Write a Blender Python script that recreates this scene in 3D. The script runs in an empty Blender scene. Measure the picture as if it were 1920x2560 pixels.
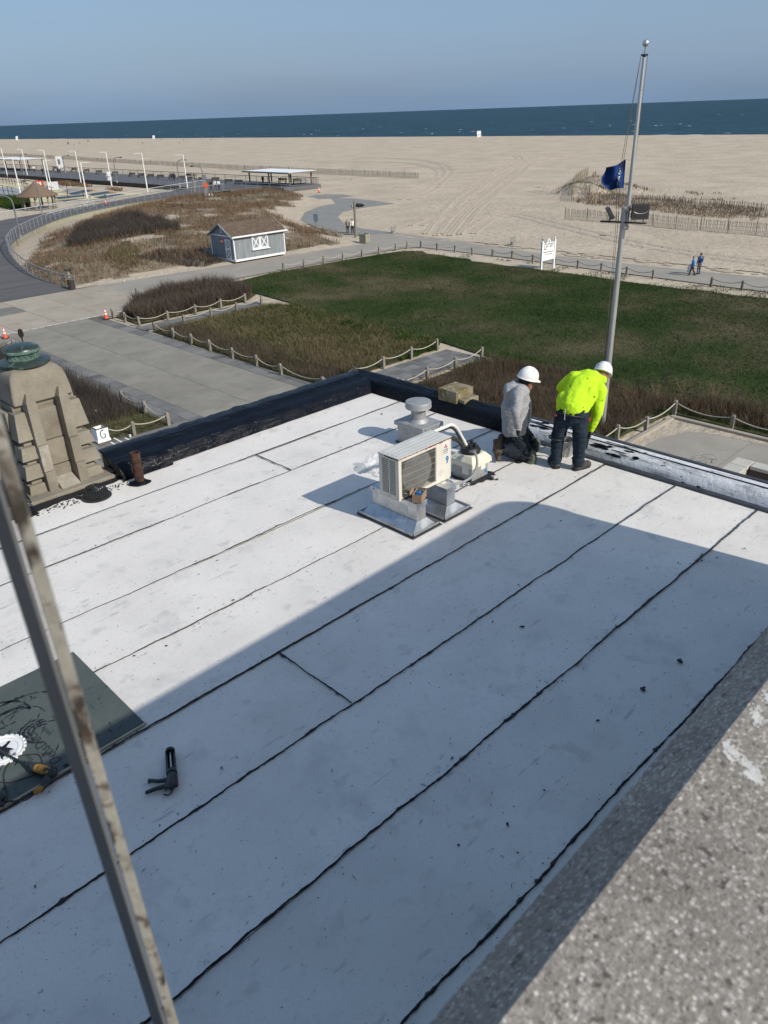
import bpy, bmesh, math, random
import numpy as np
from mathutils import Vector, Matrix, Euler
C = bpy.context
SC = C.scene
COL = SC.collection
random.seed(7)
rng = np.random.default_rng(11)
PI = math.pi

# ------------------------------------------------------------------ camera, sky, sun, exposure
# world frame: +X runs along the roof seams towards the sea, +Y to the left, Z up, ground at 0
CAM_Z = 13.6
ROOF = 9.67
FPX, CX, CY = 1923.0, 960.0, 1280.0
PITCH, ROLL, YAW = math.radians(27.465), math.radians(-2.046), math.radians(46.2)
_hd = Vector((math.cos(YAW), math.sin(YAW), 0))
_rt = Vector((math.sin(YAW), -math.cos(YAW), 0))
_fw = _hd * math.cos(PITCH) + Vector((0, 0, -math.sin(PITCH)))
_up = _hd * math.sin(PITCH) + Vector((0, 0, math.cos(PITCH)))
_ix = _rt * math.cos(ROLL) + _up * math.sin(ROLL)
_iy = -_rt * math.sin(ROLL) + _up * math.cos(ROLL)
EYE = Vector((0, 0, CAM_Z))
cam = bpy.data.objects.new('camera', bpy.data.cameras.new('camera'))
COL.objects.link(cam)
cam.matrix_world = Matrix(((_ix.x, _iy.x, -_fw.x, 0), (_ix.y, _iy.y, -_fw.y, 0), (_ix.z, _iy.z, -_fw.z, CAM_Z), (0, 0, 0, 1)))
cam.data.sensor_width = 36
cam.data.lens = 36 * FPX / 2560
cam.data.clip_start = 0.05
cam.data.clip_end = 90000
cam.data.dof.use_dof = True
cam.data.dof.focus_distance = 10.0
cam.data.dof.aperture_fstop = 6.5
SC.camera = cam

SUN_AZ = math.radians(99.0)      # direction in which the light travels, seen from above
SUN_EL = math.radians(35.3)
W = bpy.data.worlds.new('World')
SC.world = W
W.use_nodes = True
wn = W.node_tree
wn.nodes.clear()
sky = wn.nodes.new('ShaderNodeTexSky')
sky.sky_type = 'NISHITA'
sky.sun_disc = False
sky.sun_elevation = SUN_EL
sky.altitude = 0
sky.air_density = 1.0
sky.dust_density = 2.4
sky.ozone_density = 2.0
# towards the sun: opposite of the light's travel; sky rotation is measured from +Y clockwise
_to = (-math.cos(SUN_AZ), -math.sin(SUN_AZ))
sky.sun_rotation = math.atan2(_to[0], _to[1])
bg = wn.nodes.new('ShaderNodeBackground')
bg.inputs['Strength'].default_value = 0.10
wo = wn.nodes.new('ShaderNodeOutputWorld')
# thin even haze veils the whole sky
hz = wn.nodes.new('ShaderNodeMix'); hz.data_type = 'RGBA'
_wt = wn.nodes.new('ShaderNodeTexCoord')
_wm = wn.nodes.new('ShaderNodeMapping'); _wm.inputs['Scale'].default_value = (1.2, 1.2, 7.0)
_wz = wn.nodes.new('ShaderNodeTexNoise'); _wz.inputs['Scale'].default_value = 2.2; _wz.inputs['Detail'].default_value = 5.0
_wr = wn.nodes.new('ShaderNodeMapRange'); _wr.inputs['From Min'].default_value = 0.3; _wr.inputs['From Max'].default_value = 0.7
_wr.inputs['To Min'].default_value = 0.44; _wr.inputs['To Max'].default_value = 0.58
wn.links.new(_wt.outputs['Generated'], _wm.inputs[0]); wn.links.new(_wm.outputs[0], _wz.inputs['Vector']); wn.links.new(_wz.outputs['Fac'], _wr.inputs[0]); wn.links.new(_wr.outputs[0], hz.inputs['Factor'])
hz.inputs['B'].default_value = (2.95, 4.7, 7.45, 1)
wn.links.new(sky.outputs[0], hz.inputs['A'])
wn.links.new(hz.outputs['Result'], bg.inputs[0])
wn.links.new(bg.outputs[0], wo.inputs[0])
sl = bpy.data.lights.new('sun', 'SUN')
sl.energy = 4.4
sl.angle = math.radians(0.53)
sl.color = (1.0, 0.935, 0.83)
sun = bpy.data.objects.new('sun', sl)
COL.objects.link(sun)
_d = Vector((math.cos(SUN_AZ) * math.cos(SUN_EL), math.sin(SUN_AZ) * math.cos(SUN_EL), -math.sin(SUN_EL)))
sun.rotation_euler = _d.to_track_quat('-Z', 'Y').to_euler()
sun.location = (0, -30, 60)
SC.view_settings.view_transform = 'Standard'
SC.view_settings.look = 'None'
SC.view_settings.exposure = 0.0
SC.view_settings.gamma = 1.0
SC.view_settings.use_curve_mapping = False
SC.cycles.max_bounces = 6
SC.cycles.use_denoising = True

# ------------------------------------------------------------------ measuring helpers (photo pixels of 1920 x 2560 to points of the place)
def ray(px, py):
    x, y = (px - CX) / FPX, (py - CY) / FPX
    return (_ix * x - _iy * y + _fw)
def G(px, py, z=0.0):
    r = ray(px, py)
    t = (z - CAM_Z) / r.z
    return Vector((r.x * t, r.y * t, z))
def RF(px, py, z=0.0):
    return G(px, py, ROOF + z)
def PX(px, py, fwd):
    """the point seen at a pixel, at a horizontal distance fwd along the heading"""
    r = ray(px, py)
    t = fwd / (r.x * _hd.x + r.y * _hd.y)
    return EYE + r * t
def proj(P):
    v = Vector(P) - EYE
    w = v.dot(_fw)
    return (CX + FPX * v.dot(_ix) / w, CY - FPX * v.dot(_iy) / w)
def zat(x, y, py):
    """height at which a plumb line at x, y meets the pixel row"""
    lo, hi = -3.0, 40.0
    for _ in range(40):
        m = (lo + hi) / 2
        if proj((x, y, m))[1] > py: lo = m
        else: hi = m
    return (lo + hi) / 2

# ------------------------------------------------------------------ materials
MATS = {}
def mat(name, cols, scale=4.0, detail=6.0, rough=0.8, metal=0.0, spec=0.35, bump=(), specks=(), stretch=None, rnd=0.0, wave=None, lo=0.32, hi=0.68, coat=0.0, rrange=None, trans=0.0, alpha=1.0, dirt=None, cells=None, distort=0.0):
    m = bpy.data.materials.new(name)
    m.use_nodes = True
    nt = m.node_tree
    N = nt.nodes
    b = N['Principled BSDF']
    b.inputs['Roughness'].default_value = rough
    b.inputs['Metallic'].default_value = metal
    b.inputs['Specular IOR Level'].default_value = spec
    b.inputs['Coat Weight'].default_value = coat
    b.inputs['Transmission Weight'].default_value = trans
    b.inputs['Alpha'].default_value = alpha
    L = nt.links.new
    tc = N.new('ShaderNodeTexCoord')
    src = tc.outputs['Object']
    if rnd:
        oi = N.new('ShaderNodeObjectInfo')
        ad = N.new('ShaderNodeVectorMath'); ad.operation = 'ADD'
        mu = N.new('ShaderNodeMath'); mu.operation = 'MULTIPLY'; mu.inputs[1].default_value = 37.0
        L(oi.outputs['Random'], mu.inputs[0])
        L(src, ad.inputs[0]); L(mu.outputs[0], ad.inputs[1])
        src = ad.outputs[0]
    base_src = src
    if stretch:
        mp = N.new('ShaderNodeMapping'); mp.inputs['Scale'].default_value = stretch
        L(src, mp.inputs[0]); src = mp.outputs[0]
    def noise(sc, det=4.0, s=None, rg=0.6, dis=0.0):
        n = N.new('ShaderNodeTexNoise')
        n.inputs['Scale'].default_value = sc
        n.inputs['Detail'].default_value = det
        n.inputs['Roughness'].default_value = rg
        n.inputs['Distortion'].default_value = dis
        L(s if s is not None else src, n.inputs['Vector'])
        return n.outputs['Fac']
    def ramp(f, stops):
        r = N.new('ShaderNodeValToRGB')
        e = r.color_ramp.elements
        while len(e) < len(stops): e.new(0.5)
        for el, (p, c) in zip(e, stops):
            el.position = p; el.color = (*c, 1) if len(c) == 3 else c
        L(f, r.inputs[0])
        return r.outputs['Color']
    def mix(f, a, bcol, mode='MIX'):
        x = N.new('ShaderNodeMix'); x.data_type = 'RGBA'; x.blend_type = mode
        if isinstance(f, (int, float)): x.inputs['Factor'].default_value = f
        else: L(f, x.inputs['Factor'])
        for s_, v in ((x.inputs['A'], a), (x.inputs['B'], bcol)):
            if isinstance(v, tuple): s_.default_value = (*v, 1)
            else: L(v, s_)
        return x.outputs['Result']
    if len(cols) == 1:
        col = None; flat = cols[0]
    else:
        n = len(cols)
        col = ramp(noise(scale, detail, dis=distort), [(lo + (hi - lo) * i / (n - 1), c) for i, c in enumerate(cols)])
        flat = None
    if cells:   # (scale, list of colours, share of each cell's own tone)
        v = N.new('ShaderNodeTexVoronoi'); v.inputs['Scale'].default_value = cells[0]
        L(base_src, v.inputs['Vector'])
        sp = N.new('ShaderNodeSeparateColor'); L(v.outputs['Color'], sp.inputs[0])
        k = len(cells[1])
        cc = ramp(sp.outputs[0], [(i / (k - 1), c) for i, c in enumerate(cells[1])])
        ed = ramp(v.outputs['Distance'], [(0.0, (1, 1, 1)), (cells[3] if len(cells) > 3 else 0.5, (0, 0, 0))])
        f2 = N.new('ShaderNodeMath'); f2.operation = 'MULTIPLY'; f2.inputs[1].default_value = cells[2]
        L(ed, f2.inputs[0])
        col = mix(f2.outputs[0], col if col is not None else flat, cc)
    if wave:   # (axis, scale, colour, strength)
        wv = N.new('ShaderNodeTexWave'); wv.bands_direction = wave[0]; wv.inputs['Scale'].default_value = wave[1]
        wv.inputs['Distortion'].default_value = 0.6; wv.inputs['Detail Scale'].default_value = 0.3
        L(base_src, wv.inputs['Vector'])
        f3 = ramp(wv.outputs['Fac'], [(0.0, (wave[3],) * 3), (0.12, (0, 0, 0))])
        col = mix(f3, col if col is not None else flat, wave[2])
    for sp_ in specks:   # (scale, from, to, colour[, strength, stretch])
        s2 = base_src
        if len(sp_) > 5:
            mp = N.new('ShaderNodeMapping'); mp.inputs['Scale'].default_value = sp_[5]
            L(base_src, mp.inputs[0]); s2 = mp.outputs[0]
        st = sp_[4] if len(sp_) > 4 else 1.0
        f4 = ramp(noise(sp_[0], 3.0, s2, 0.55), [(sp_[1], (0, 0, 0)), (sp_[2], (st, st, st))])
        col = mix(f4, col if col is not None else flat, sp_[3])
    if rnd:
        hs = N.new('ShaderNodeHueSaturation')
        m2 = N.new('ShaderNodeMapRange'); m2.inputs['To Min'].default_value = 1 - rnd; m2.inputs['To Max'].default_value = 1 + rnd
        L(oi.outputs['Random'], m2.inputs[0]); L(m2.outputs[0], hs.inputs['Value'])
        if col is None: hs.inputs['Color'].default_value = (*flat, 1)
        else: L(col, hs.inputs['Color'])
        col = hs.outputs['Color']
    if col is None: b.inputs['Base Color'].default_value = (*flat, 1)
    else: L(col, b.inputs['Base Color'])
    if rrange:
        rr = ramp(noise(rrange[2], 4.0), [(0.35, (rrange[0],) * 3), (0.65, (rrange[1],) * 3)])
        L(rr, b.inputs['Roughness'])
    prev = None
    for bp in bump:   # (scale, distance[, strength, stretch])
        s2 = base_src
        if len(bp) > 3:
            mp = N.new('ShaderNodeMapping'); mp.inputs['Scale'].default_value = bp[3]
            L(base_src, mp.inputs[0]); s2 = mp.outputs[0]
        bn = N.new('ShaderNodeBump')
        bn.inputs['Distance'].default_value = bp[1]
        bn.inputs['Strength'].default_value = bp[2] if len(bp) > 2 else 1.0
        L(noise(bp[0], 5.0, s2), bn.inputs['Height'])
        if prev is not None: L(prev, bn.inputs['Normal'])
        prev = bn.outputs['Normal']
    if prev is not None: L(prev, b.inputs['Normal'])
    MATS[name] = m
    return m

# ------------------------------------------------------------------ mesh builder
class MB:
    def __init__(s): s.v, s.f = [], []
    def add(s, vs, fs):
        o = len(s.v)
        s.v += [tuple(p) for p in vs]
        s.f += [tuple(i + o for i in f) for f in fs]
        return s
    def box(s, x0, x1, y0, y1, z0, z1, M=None):
        vs = [(x, y, z) for z in (z0, z1) for y in (y0, y1) for x in (x0, x1)]
        if M is not None: vs = [M @ Vector(p) for p in vs]
        return s.add(vs, [(0, 2, 3, 1), (4, 5, 7, 6), (0, 1, 5, 4), (2, 6, 7, 3), (0, 4, 6, 2), (1, 3, 7, 5)])
    def cbox(s, c, d, rz=0.0, M=None):
        m = Matrix.Translation(c) @ Matrix.Rotation(rz, 4, 'Z')
        if M is not None: m = Matrix.Translation(c) @ M
        return s.box(-d[0] / 2, d[0] / 2, -d[1] / 2, d[1] / 2, -d[2] / 2, d[2] / 2, m)
    def tube(s, p0, p1, r0, r1=None, n=8, caps=True):
        r1 = r0 if r1 is None else r1
        return s.path([p0, p1], [r0, r1], n, caps)
    def path(s, pts, r, n=8, caps=True):
        pts = [Vector(p) for p in pts]
        rs = r if isinstance(r, (list, tuple)) else [r] * len(pts)
        vs, fs = [], []
        t0 = (pts[1] - pts[0]).normalized()
        u = t0.orthogonal().normalized()
        for i, p in enumerate(pts):
            t = (pts[min(i + 1, len(pts) - 1)] - pts[max(i - 1, 0)])
            t = t.normalized() if t.length > 1e-9 else t0
            u = (u - t * u.dot(t))
            u = u.normalized() if u.length > 1e-6 else t.orthogonal().normalized()
            w = t.cross(u)
            for k in range(n):
                a = 2 * PI * k / n
                vs.append(p + (u * math.cos(a) + w * math.sin(a)) * rs[i])
        for i in range(len(pts) - 1):
            for k in range(n):
                a, b = i * n + k, i * n + (k + 1) % n
                fs.append((a, b, b + n, a + n))
        if caps:
            fs.append(tuple(range(n))[::-1])
            o = (len(pts) - 1) * n
            fs.append(tuple(range(o, o + n)))
        return s.add(vs, fs)
    def lathe(s, prof, n=24, c=(0, 0, 0), M=None):
        vs, fs = [], []
        for r, z in prof:
            for k in range(n):
                a = 2 * PI * k / n
                p = Vector((r * math.cos(a), r * math.sin(a), z))
                if M is not None: p = M @ p
                vs.append(p + Vector(c))
        for i in range(len(prof) - 1):
            for k in range(n):
                a, b = i * n + k, i * n + (k + 1) % n
                fs.append((a, b, b + n, a + n))
        if prof[0][0] > 1e-6: fs.append(tuple(range(n))[::-1])
        if prof[-1][0] > 1e-6:
            o = (len(prof) - 1) * n
            fs.append(tuple(range(o, o + n)))
        return s.add(vs, fs)
    def prism(s, poly, z0, z1, M=None):
        n = len(poly)
        vs = [(x, y, z0) for x, y in poly] + [(x, y, z1) for x, y in poly]
        if M is not None: vs = [M @ Vector(p) for p in vs]
        return s.add(vs, [tuple(range(n))[::-1], tuple(range(n, 2 * n))] + [(i, (i + 1) % n, (i + 1) % n + n, i + n) for i in range(n)])
    def loft(s, rings, caps=True):
        n = len(rings[0])
        vs = [p for r in rings for p in r]
        fs = []
        for i in range(len(rings) - 1):
            for k in range(n):
                a, b = i * n + k, i * n + (k + 1) % n
                fs.append((a, b, b + n, a + n))
        if caps:
            fs.append(tuple(range(n))[::-1]); o = (len(rings) - 1) * n
            fs.append(tuple(range(o, o + n)))
        return s.add(vs, fs)
    def strip(s, prof, dirv, L0, L1, n=1, caps=True):
        pass
    def ball(s, c, r, n=12, m=8, sz=1.0):
        return s.lathe([(max(r * math.sin(PI * i / m), 1e-7), -r * sz * math.cos(PI * i / m)) for i in range(m + 1)], n, c)
    def mesh(s, name):
        me = bpy.data.meshes.new(name)
        me.from_pydata(s.v, [], s.f)
        bm = bmesh.new(); bm.from_mesh(me)
        bmesh.ops.recalc_face_normals(bm, faces=bm.faces)
        bm.to_mesh(me); bm.free()
        return me
    def build(s, name, m, parent=None, smooth=None, bevel=None, label=None, kind=None):
        me = s.mesh(name)
        return put(name, me, m, parent, smooth, bevel, label, kind)

def put(name, me, m=None, parent=None, smooth=None, bevel=None, label=None, kind=None, loc=None, rz=None):
    if m is not None and not me.materials: me.materials.append(MATS[m] if isinstance(m, str) else m)
    if smooth:
        me.shade_smooth()
        if smooth is not True: me.set_sharp_from_angle(angle=math.radians(smooth))
    o = bpy.data.objects.new(name, me)
    COL.objects.link(o)
    if parent is not None: o.parent = parent
    if bevel:
        bv = o.modifiers.new('bevel', 'BEVEL'); bv.width = bevel; bv.segments = 2; bv.limit_method = 'ANGLE'
        bv.harden_normals = False
    if label: o['label'] = label
    if kind: o['kind'] = kind
    if loc is not None: o.location = loc
    if rz is not None: o.rotation_euler = (0, 0, rz)
    return o
def tag(o, label, cat, group=None, kind=None):
    o['label'] = label
    if cat: o['category'] = cat
    if group: o['group'] = group
    if kind: o['kind'] = kind
    return o
def thing(name, label, cat, loc=(0, 0, 0), rz=0.0, group=None):
    o = bpy.data.objects.new(name, None)
    o.empty_display_size = 0.1
    COL.objects.link(o)
    o.location = loc; o.rotation_euler = (0, 0, rz)
    return tag(o, label, cat, group)
def copy_tree(o, loc=None, rz=None, label=None, parent=None):
    c = o.copy(); COL.objects.link(c)
    if parent is not None: c.parent = parent
    if loc is not None: c.location = loc
    if rz is not None: c.rotation_euler = (0, 0, rz)
    if label: c['label'] = label
    for ch in list(KIDS(o)): copy_tree(ch, parent=c)
    return c
def KIDS(o): return o.children
def struct(o): o['kind'] = 'structure'; return o
ORD = 'first second third fourth fifth sixth seventh eighth ninth tenth eleventh twelfth thirteenth fourteenth fifteenth sixteenth seventeenth eighteenth nineteenth twentieth twenty-first twenty-second twenty-third twenty-fourth twenty-fifth twenty-sixth'.split()
def crom(pts, n=8):
    """Catmull-Rom through points"""
    P = [Vector(p) for p in pts]
    P = [2 * P[0] - P[1]] + P + [2 * P[-1] - P[-2]]
    out = []
    for i in range(1, len(P) - 2):
        for k in range(n):
            t = k / n
            a, b, c_, d = P[i - 1], P[i], P[i + 1], P[i + 2]
            out.append(0.5 * ((2 * b) + (c_ - a) * t + (2 * a - 5 * b + 4 * c_ - d) * t * t + (3 * b - a - 3 * c_ + d) * t ** 3))
    out.append(P[-2])
    return out
def resample(pts, step):
    out = [pts[0].copy()]; acc = 0.0
    for a, b in zip(pts, pts[1:]):
        L_ = (b - a).length
        while acc + L_ >= step:
            a = a + (b - a) * ((step - acc) / L_); L_ = (b - a).length
            out.append(a.copy()); acc = 0.0
        acc += L_
    return out
def inpoly(X, Y, poly):
    X, Y = np.asarray(X), np.asarray(Y)
    r = np.zeros(X.shape, bool)
    n = len(poly)
    for i in range(n):
        x0, y0 = poly[i][0], poly[i][1]; x1, y1 = poly[(i + 1) % n][0], poly[(i + 1) % n][1]
        c_ = ((y0 > Y) != (y1 > Y)) & (X < (x1 - x0) * (Y - y0) / (y1 - y0 + 1e-12) + x0)
        r ^= c_
    return r
def sample_poly(poly, n):
    P = np.array([(p[0], p[1]) for p in poly])
    lo, hi = P.min(0), P.max(0)
    out = np.zeros((0, 2))
    while len(out) < n:
        q = lo + (hi - lo) * rng.random((n * 2, 2))
        out = np.vstack([out, q[inpoly(q[:, 0], q[:, 1], P)]])
    return out[:n]
_lat = rng.random((64, 64))
def vnoise(X, Y, s):
    """smooth value noise in 0..1 with cell size s"""
    x, y = np.asarray(X) / s, np.asarray(Y) / s
    xi, yi = np.floor(x).astype(int), np.floor(y).astype(int)
    fx, fy = x - xi, y - yi
    fx, fy = fx * fx * (3 - 2 * fx), fy * fy * (3 - 2 * fy)
    g = lambda a, b: _lat[a % 64, b % 64]
    return (g(xi, yi) * (1 - fx) + g(xi + 1, yi) * fx) * (1 - fy) + (g(xi, yi + 1) * (1 - fx) + g(xi + 1, yi + 1) * fx) * fy
def mesh_np(name, V, F):
    """fast mesh from arrays: V (n,3), F (m,k)"""
    me = bpy.data.meshes.new(name)
    V = np.asarray(V, np.float32); F = np.asarray(F, np.int32)
    me.vertices.add(len(V)); me.vertices.foreach_set('co', V.ravel())
    k = F.shape[1]
    me.loops.add(F.size); me.loops.foreach_set('vertex_index', F.ravel())
    me.polygons.add(len(F)); me.polygons.foreach_set('loop_start', np.arange(len(F), dtype=np.int32) * k)
    me.update(calc_edges=True); me.validate()
    return me
def blades(P, H, Wd, lean, tri=True, name='blades', mid=0.0):
    """grass blades or twigs: base points P (n,3), heights H, widths Wd, sideways lean as share of height"""
    n = len(P)
    a = rng.random(n) * 2 * PI; b = rng.random(n) * 2 * PI
    side = np.stack([np.cos(a), np.sin(a), np.zeros(n)], 1) * (Wd / 2)[:, None]
    tip = np.stack([np.cos(b) * lean * H, np.sin(b) * lean * H, H], 1)
    if mid:
        m_ = tip * np.array([0.35, 0.35, 0.6]) 
        V = np.empty((n, 5, 3))
        V[:, 0] = P - side; V[:, 1] = P + side; V[:, 2] = P + m_ + side * .8; V[:, 3] = P + m_ - side * .8; V[:, 4] = P + tip
        i = np.arange(n)[:, None] * 5
        F = np.concatenate([np.concatenate([i, i + 1, i + 2], 1), np.concatenate([i, i + 2, i + 3], 1), np.concatenate([i + 3, i + 2, i + 4], 1)])
        return mesh_np(name, V.reshape(-1, 3), F)
    V = np.empty((n, 3, 3))
    V[:, 0] = P - side; V[:, 1] = P + side; V[:, 2] = P + tip
    return mesh_np(name, V.reshape(-1, 3), np.arange(3 * n).reshape(-1, 3))

def remesh_caps(caps, voxel, name, smooth=3, noise=None):
    """one continuous surface from tapered capsules (p0, p1, r0, r1) and ellipsoids ('e', centre, radii, rotation)"""
    mb = MB()
    for c_ in caps:
        if c_[0] == 'e':
            M = (c_[3] if len(c_) > 3 else Matrix.Identity(3)).to_4x4() @ Matrix.Diagonal((*c_[2], 1))
            mb.lathe([(max(math.sin(PI * i / 8), 1e-4), -math.cos(PI * i / 8)) for i in range(9)], 14, c_[1], M)
        else:
            p0, p1, r0, r1 = Vector(c_[0]), Vector(c_[1]), c_[2], c_[3]
            ax = p1 - p0
            L_ = max(ax.length, 1e-4)
            q = Vector((0, 0, 1)).rotation_difference(ax.normalized() if ax.length > 1e-6 else Vector((0, 0, 1))).to_matrix().to_4x4()
            prof = [(max(r0 * math.sin(PI / 2 * i / 4), 1e-4), -r0 * math.cos(PI / 2 * i / 4)) for i in range(5)]
            prof += [(max(r1 * math.cos(PI / 2 * i / 4), 1e-4), L_ + r1 * math.sin(PI / 2 * i / 4)) for i in range(5)]
            mb.lathe(prof, 12, p0, q)
    me = mb.mesh(name + '_src')
    o = bpy.data.objects.new('tmp', me); COL.objects.link(o)
    r = o.modifiers.new('r', 'REMESH'); r.mode = 'VOXEL'; r.voxel_size = voxel
    if smooth:
        s = o.modifiers.new('s', 'SMOOTH'); s.factor = 0.5; s.iterations = smooth
    dg = C.evaluated_depsgraph_get()
    out = bpy.data.meshes.new_from_object(o.evaluated_get(dg))
    out.name = name
    bpy.data.objects.remove(o); bpy.data.meshes.remove(me)
    if noise:
        n = len(out.vertices)
        co = np.empty(n * 3, np.float32); out.vertices.foreach_get('co', co); co = co.reshape(-1, 3)
        no = np.empty(n * 3, np.float32); out.vertices.foreach_get('normal', no); no = no.reshape(-1, 3)
        amp, sc, zs = noise
        d = (vnoise(co[:, 0] + co[:, 1] * .7, co[:, 2] * zs + co[:, 1] * .4, sc) - .5) + .5 * (vnoise(co[:, 1] - co[:, 0] * .5 + 9, co[:, 2] * zs + 5, sc * .5) - .5)
        co += no * (d * amp)[:, None]
        out.vertices.foreach_set('co', co.ravel())
    out.shade_smooth()
    return out
def text_mesh(txt, size, depth=0.002, xscale=1.0, spacing=1.0, align='CENTER'):
    cu = bpy.data.curves.new('t', 'FONT'); cu.body = txt; cu.size = size; cu.extrude = depth
    cu.align_x = align; cu.align_y = 'CENTER'; cu.space_character = spacing; cu.resolution_u = 3
    o = bpy.data.objects.new('t', cu); COL.objects.link(o)
    me = bpy.data.meshes.new_from_object(o.evaluated_get(C.evaluated_depsgraph_get()))
    bpy.data.objects.remove(o); bpy.data.curves.remove(cu)
    if xscale != 1.0: me.transform(Matrix.Diagonal((xscale, 1, 1, 1)))
    return me
# ------------------------------------------------------------------ the materials of the place
mat('sand', [(.39, .328, .247), (.45, .382, .292), (.505, .432, .336)], scale=.12, detail=8, rough=.95, spec=.1,
    specks=[(2.2, .56, .74, (.36, .30, .23), .55, (1, .5, 1)), (.35, .55, .75, (.40, .335, .26), .6, (1, .35, 1))], bump=[(1.1, .25, .8), (.25, .8, .5, (1, .4, 1)), (6, .04, .6)])
mat('sand_soft', [(.385, .325, .25), (.46, .395, .31)], scale=1.0, detail=8, rough=.95, spec=.1, bump=[(1.5, .2), (7, .05)])
mat('sea', [(.012, .046, .068), (.018, .058, .085), (.030, .078, .100)], scale=.05, detail=8, rough=.5, spec=.10, stretch=(1.6, .3, 1),
    bump=[(.10, 3.0, 1.0, (1.6, .45, 1)), (.5, .8, .9, (1.3, .5, 1))],
    specks=[(.085, .47, .60, (.005, .022, .036), .95, (1.5, .22, 1)), (.03, .45, .75, (.012, .042, .066), .6, (2.2, .2, 1)), (.22, .58, .68, (.045, .105, .125), .85, (1.3, .3, 1))])
mat('foam', [(.50, .53, .53), (.66, .68, .67)], scale=1, rough=.8)
mat('lawn', [(.027, .045, .014), (.038, .058, .020), (.064, .068, .033), (.100, .092, .052)], scale=.11, detail=10, rough=.95, spec=.05, lo=.36, hi=.64,
    specks=[(1.6, .60, .76, (.12, .10, .055), .5, (.6, 1.4, 1)), (.8, .62, .72, (.012, .028, .006), .8)], bump=[(9, .05), (1.5, .08)])
mat('blade_green', [(.018, .045, .008), (.050, .075, .016)], scale=.4, rough=.9, spec=.1)
mat('blade_lush', [(.022, .055, .010), (.045, .090, .018)], scale=1.0, rough=.9, spec=.1)
mat('blade_lawn', [(.029, .048, .015), (.041, .061, .021), (.068, .071, .035), (.112, .100, .058)], scale=.11, detail=10, rough=.95, spec=.03, lo=.36, hi=.64)
mat('bed_soil', [(.085, .070, .045), (.050, .058, .022), (.16, .13, .09)], scale=.9, detail=8, rough=.95, spec=.1, bump=[(4, .1)])
mat('dune_soil', [(.16, .125, .085), (.26, .22, .16), (.105, .082, .055)], scale=.35, detail=8, rough=.95, spec=.1, bump=[(2, .2)])
mat('dune_grass', [(.105, .068, .042), (.160, .108, .068), (.215, .150, .095)], scale=.22, detail=6, rough=.9, spec=.1)
mat('dune_grass_olive', [(.085, .075, .035), (.14, .12, .06)], scale=.5, rough=.9, spec=.1)
mat('twig_dark', [(.046, .040, .038), (.082, .068, .058)], scale=.6, rough=.9, spec=.1)
mat('twig_brown', [(.058, .045, .038), (.105, .083, .065)], scale=.8, rough=.9, spec=.1)
mat('twig_red', [(.078, .050, .034), (.14, .10, .070)], scale=.8, rough=.9, spec=.1)
mat('twig_straw', [(.19, .145, .085), (.12, .09, .052)], scale=.8, rough=.9, spec=.1)
mat('slab_grey', [(.205, .192, .160), (.255, .240, .205)], scale=.5, detail=8, rough=.9, spec=.2, rnd=.05,
    specks=[(.9, .52, .72, (.17, .16, .135), .6), (5, .62, .75, (.30, .285, .25), .4)], bump=[(30, .004)])
mat('slab_beige', [(.31, .27, .215), (.36, .32, .262)], scale=.5, detail=8, rough=.9, spec=.2, rnd=.06,
    specks=[(.8, .55, .72, (.25, .222, .18), .6)], bump=[(30, .004)])
mat('slab_dark', [(.155, .150, .135), (.185, .180, .165)], scale=.6, detail=8, rough=.9, spec=.2, bump=[(30, .004)])
mat('joint', [(.10, .09, .075), (.14, .13, .105)], scale=2, rough=.95)
mat('path_concrete', [(.265, .243, .208), (.32, .295, .255)], scale=.35, detail=8, rough=.92, spec=.15,
    specks=[(.5, .55, .75, (.26, .24, .205), .6), (2.5, .62, .75, (.42, .37, .30), .5)], bump=[(12, .01)])
mat('path_asphalt', [(.205, .205, .195), (.245, .24, .225)], scale=.3, detail=8, rough=.92, spec=.15, specks=[(.6, .58, .75, (.33, .29, .235), .6)])
mat('flagstone', [(.135, .135, .130), (.185, .182, .172)], scale=1.5, detail=8, rough=.85, spec=.25, rnd=.22, bump=[(14, .01)])
mat('white_line', [(.62, .62, .60), (.74, .74, .72)], scale=5, rough=.8)
mat('boardwalk_wood', [(.085, .083, .086), (.125, .120, .120)], scale=.6, detail=6, rough=.85, spec=.2, stretch=(.15, 3, 1),
    wave=('Y', 1.1, (.05, .05, .052), .5), specks=[(.5, .55, .75, (.17, .165, .16), .5, (.1, 1.2, 1))])
mat('boardwalk_far', [(.095, .097, .105), (.13, .13, .135)], scale=.6, detail=6, rough=.85, spec=.2)
mat('timber_pale', [(.235, .225, .17), (.33, .31, .24)], scale=3, detail=6, rough=.9, spec=.1, stretch=(6, 6, .6), rnd=.16)
mat('post_wood', [(.165, .150, .120), (.26, .24, .20)], scale=5, detail=6, rough=.9, spec=.15, stretch=(8, 8, .8), rnd=.12, bump=[(20, .01, 1, (6, 6, .5))])
mat('rope', [(.36, .33, .265), (.47, .43, .36)], scale=20, rough=.95, spec=.05, bump=[(40, .01)])
mat('rope_dark', [(.12, .105, .08), (.18, .16, .125)], scale=20, rough=.95, spec=.05)
mat('rail_grey', [(.24, .25, .26), (.32, .33, .34)], scale=3, rough=.5, metal=.3, spec=.4)
mat('rail_white', [(.42, .43, .44), (.52, .53, .53)], scale=3, rough=.5, spec=.4)
mat('rail_dark', [(.10, .10, .105), (.16, .16, .16)], scale=3, rough=.7)
mat('sandfence', [(.30, .25, .18), (.38, .32, .24)], scale=2, rough=.95, spec=.1, rnd=.1)
mat('sandfence_grey', [(.15, .13, .10), (.22, .195, .155)], scale=2, rough=.95, spec=.1)
mat('lamp_white', [(.66, .66, .62), (.76, .76, .72)], scale=3, rough=.5)
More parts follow.
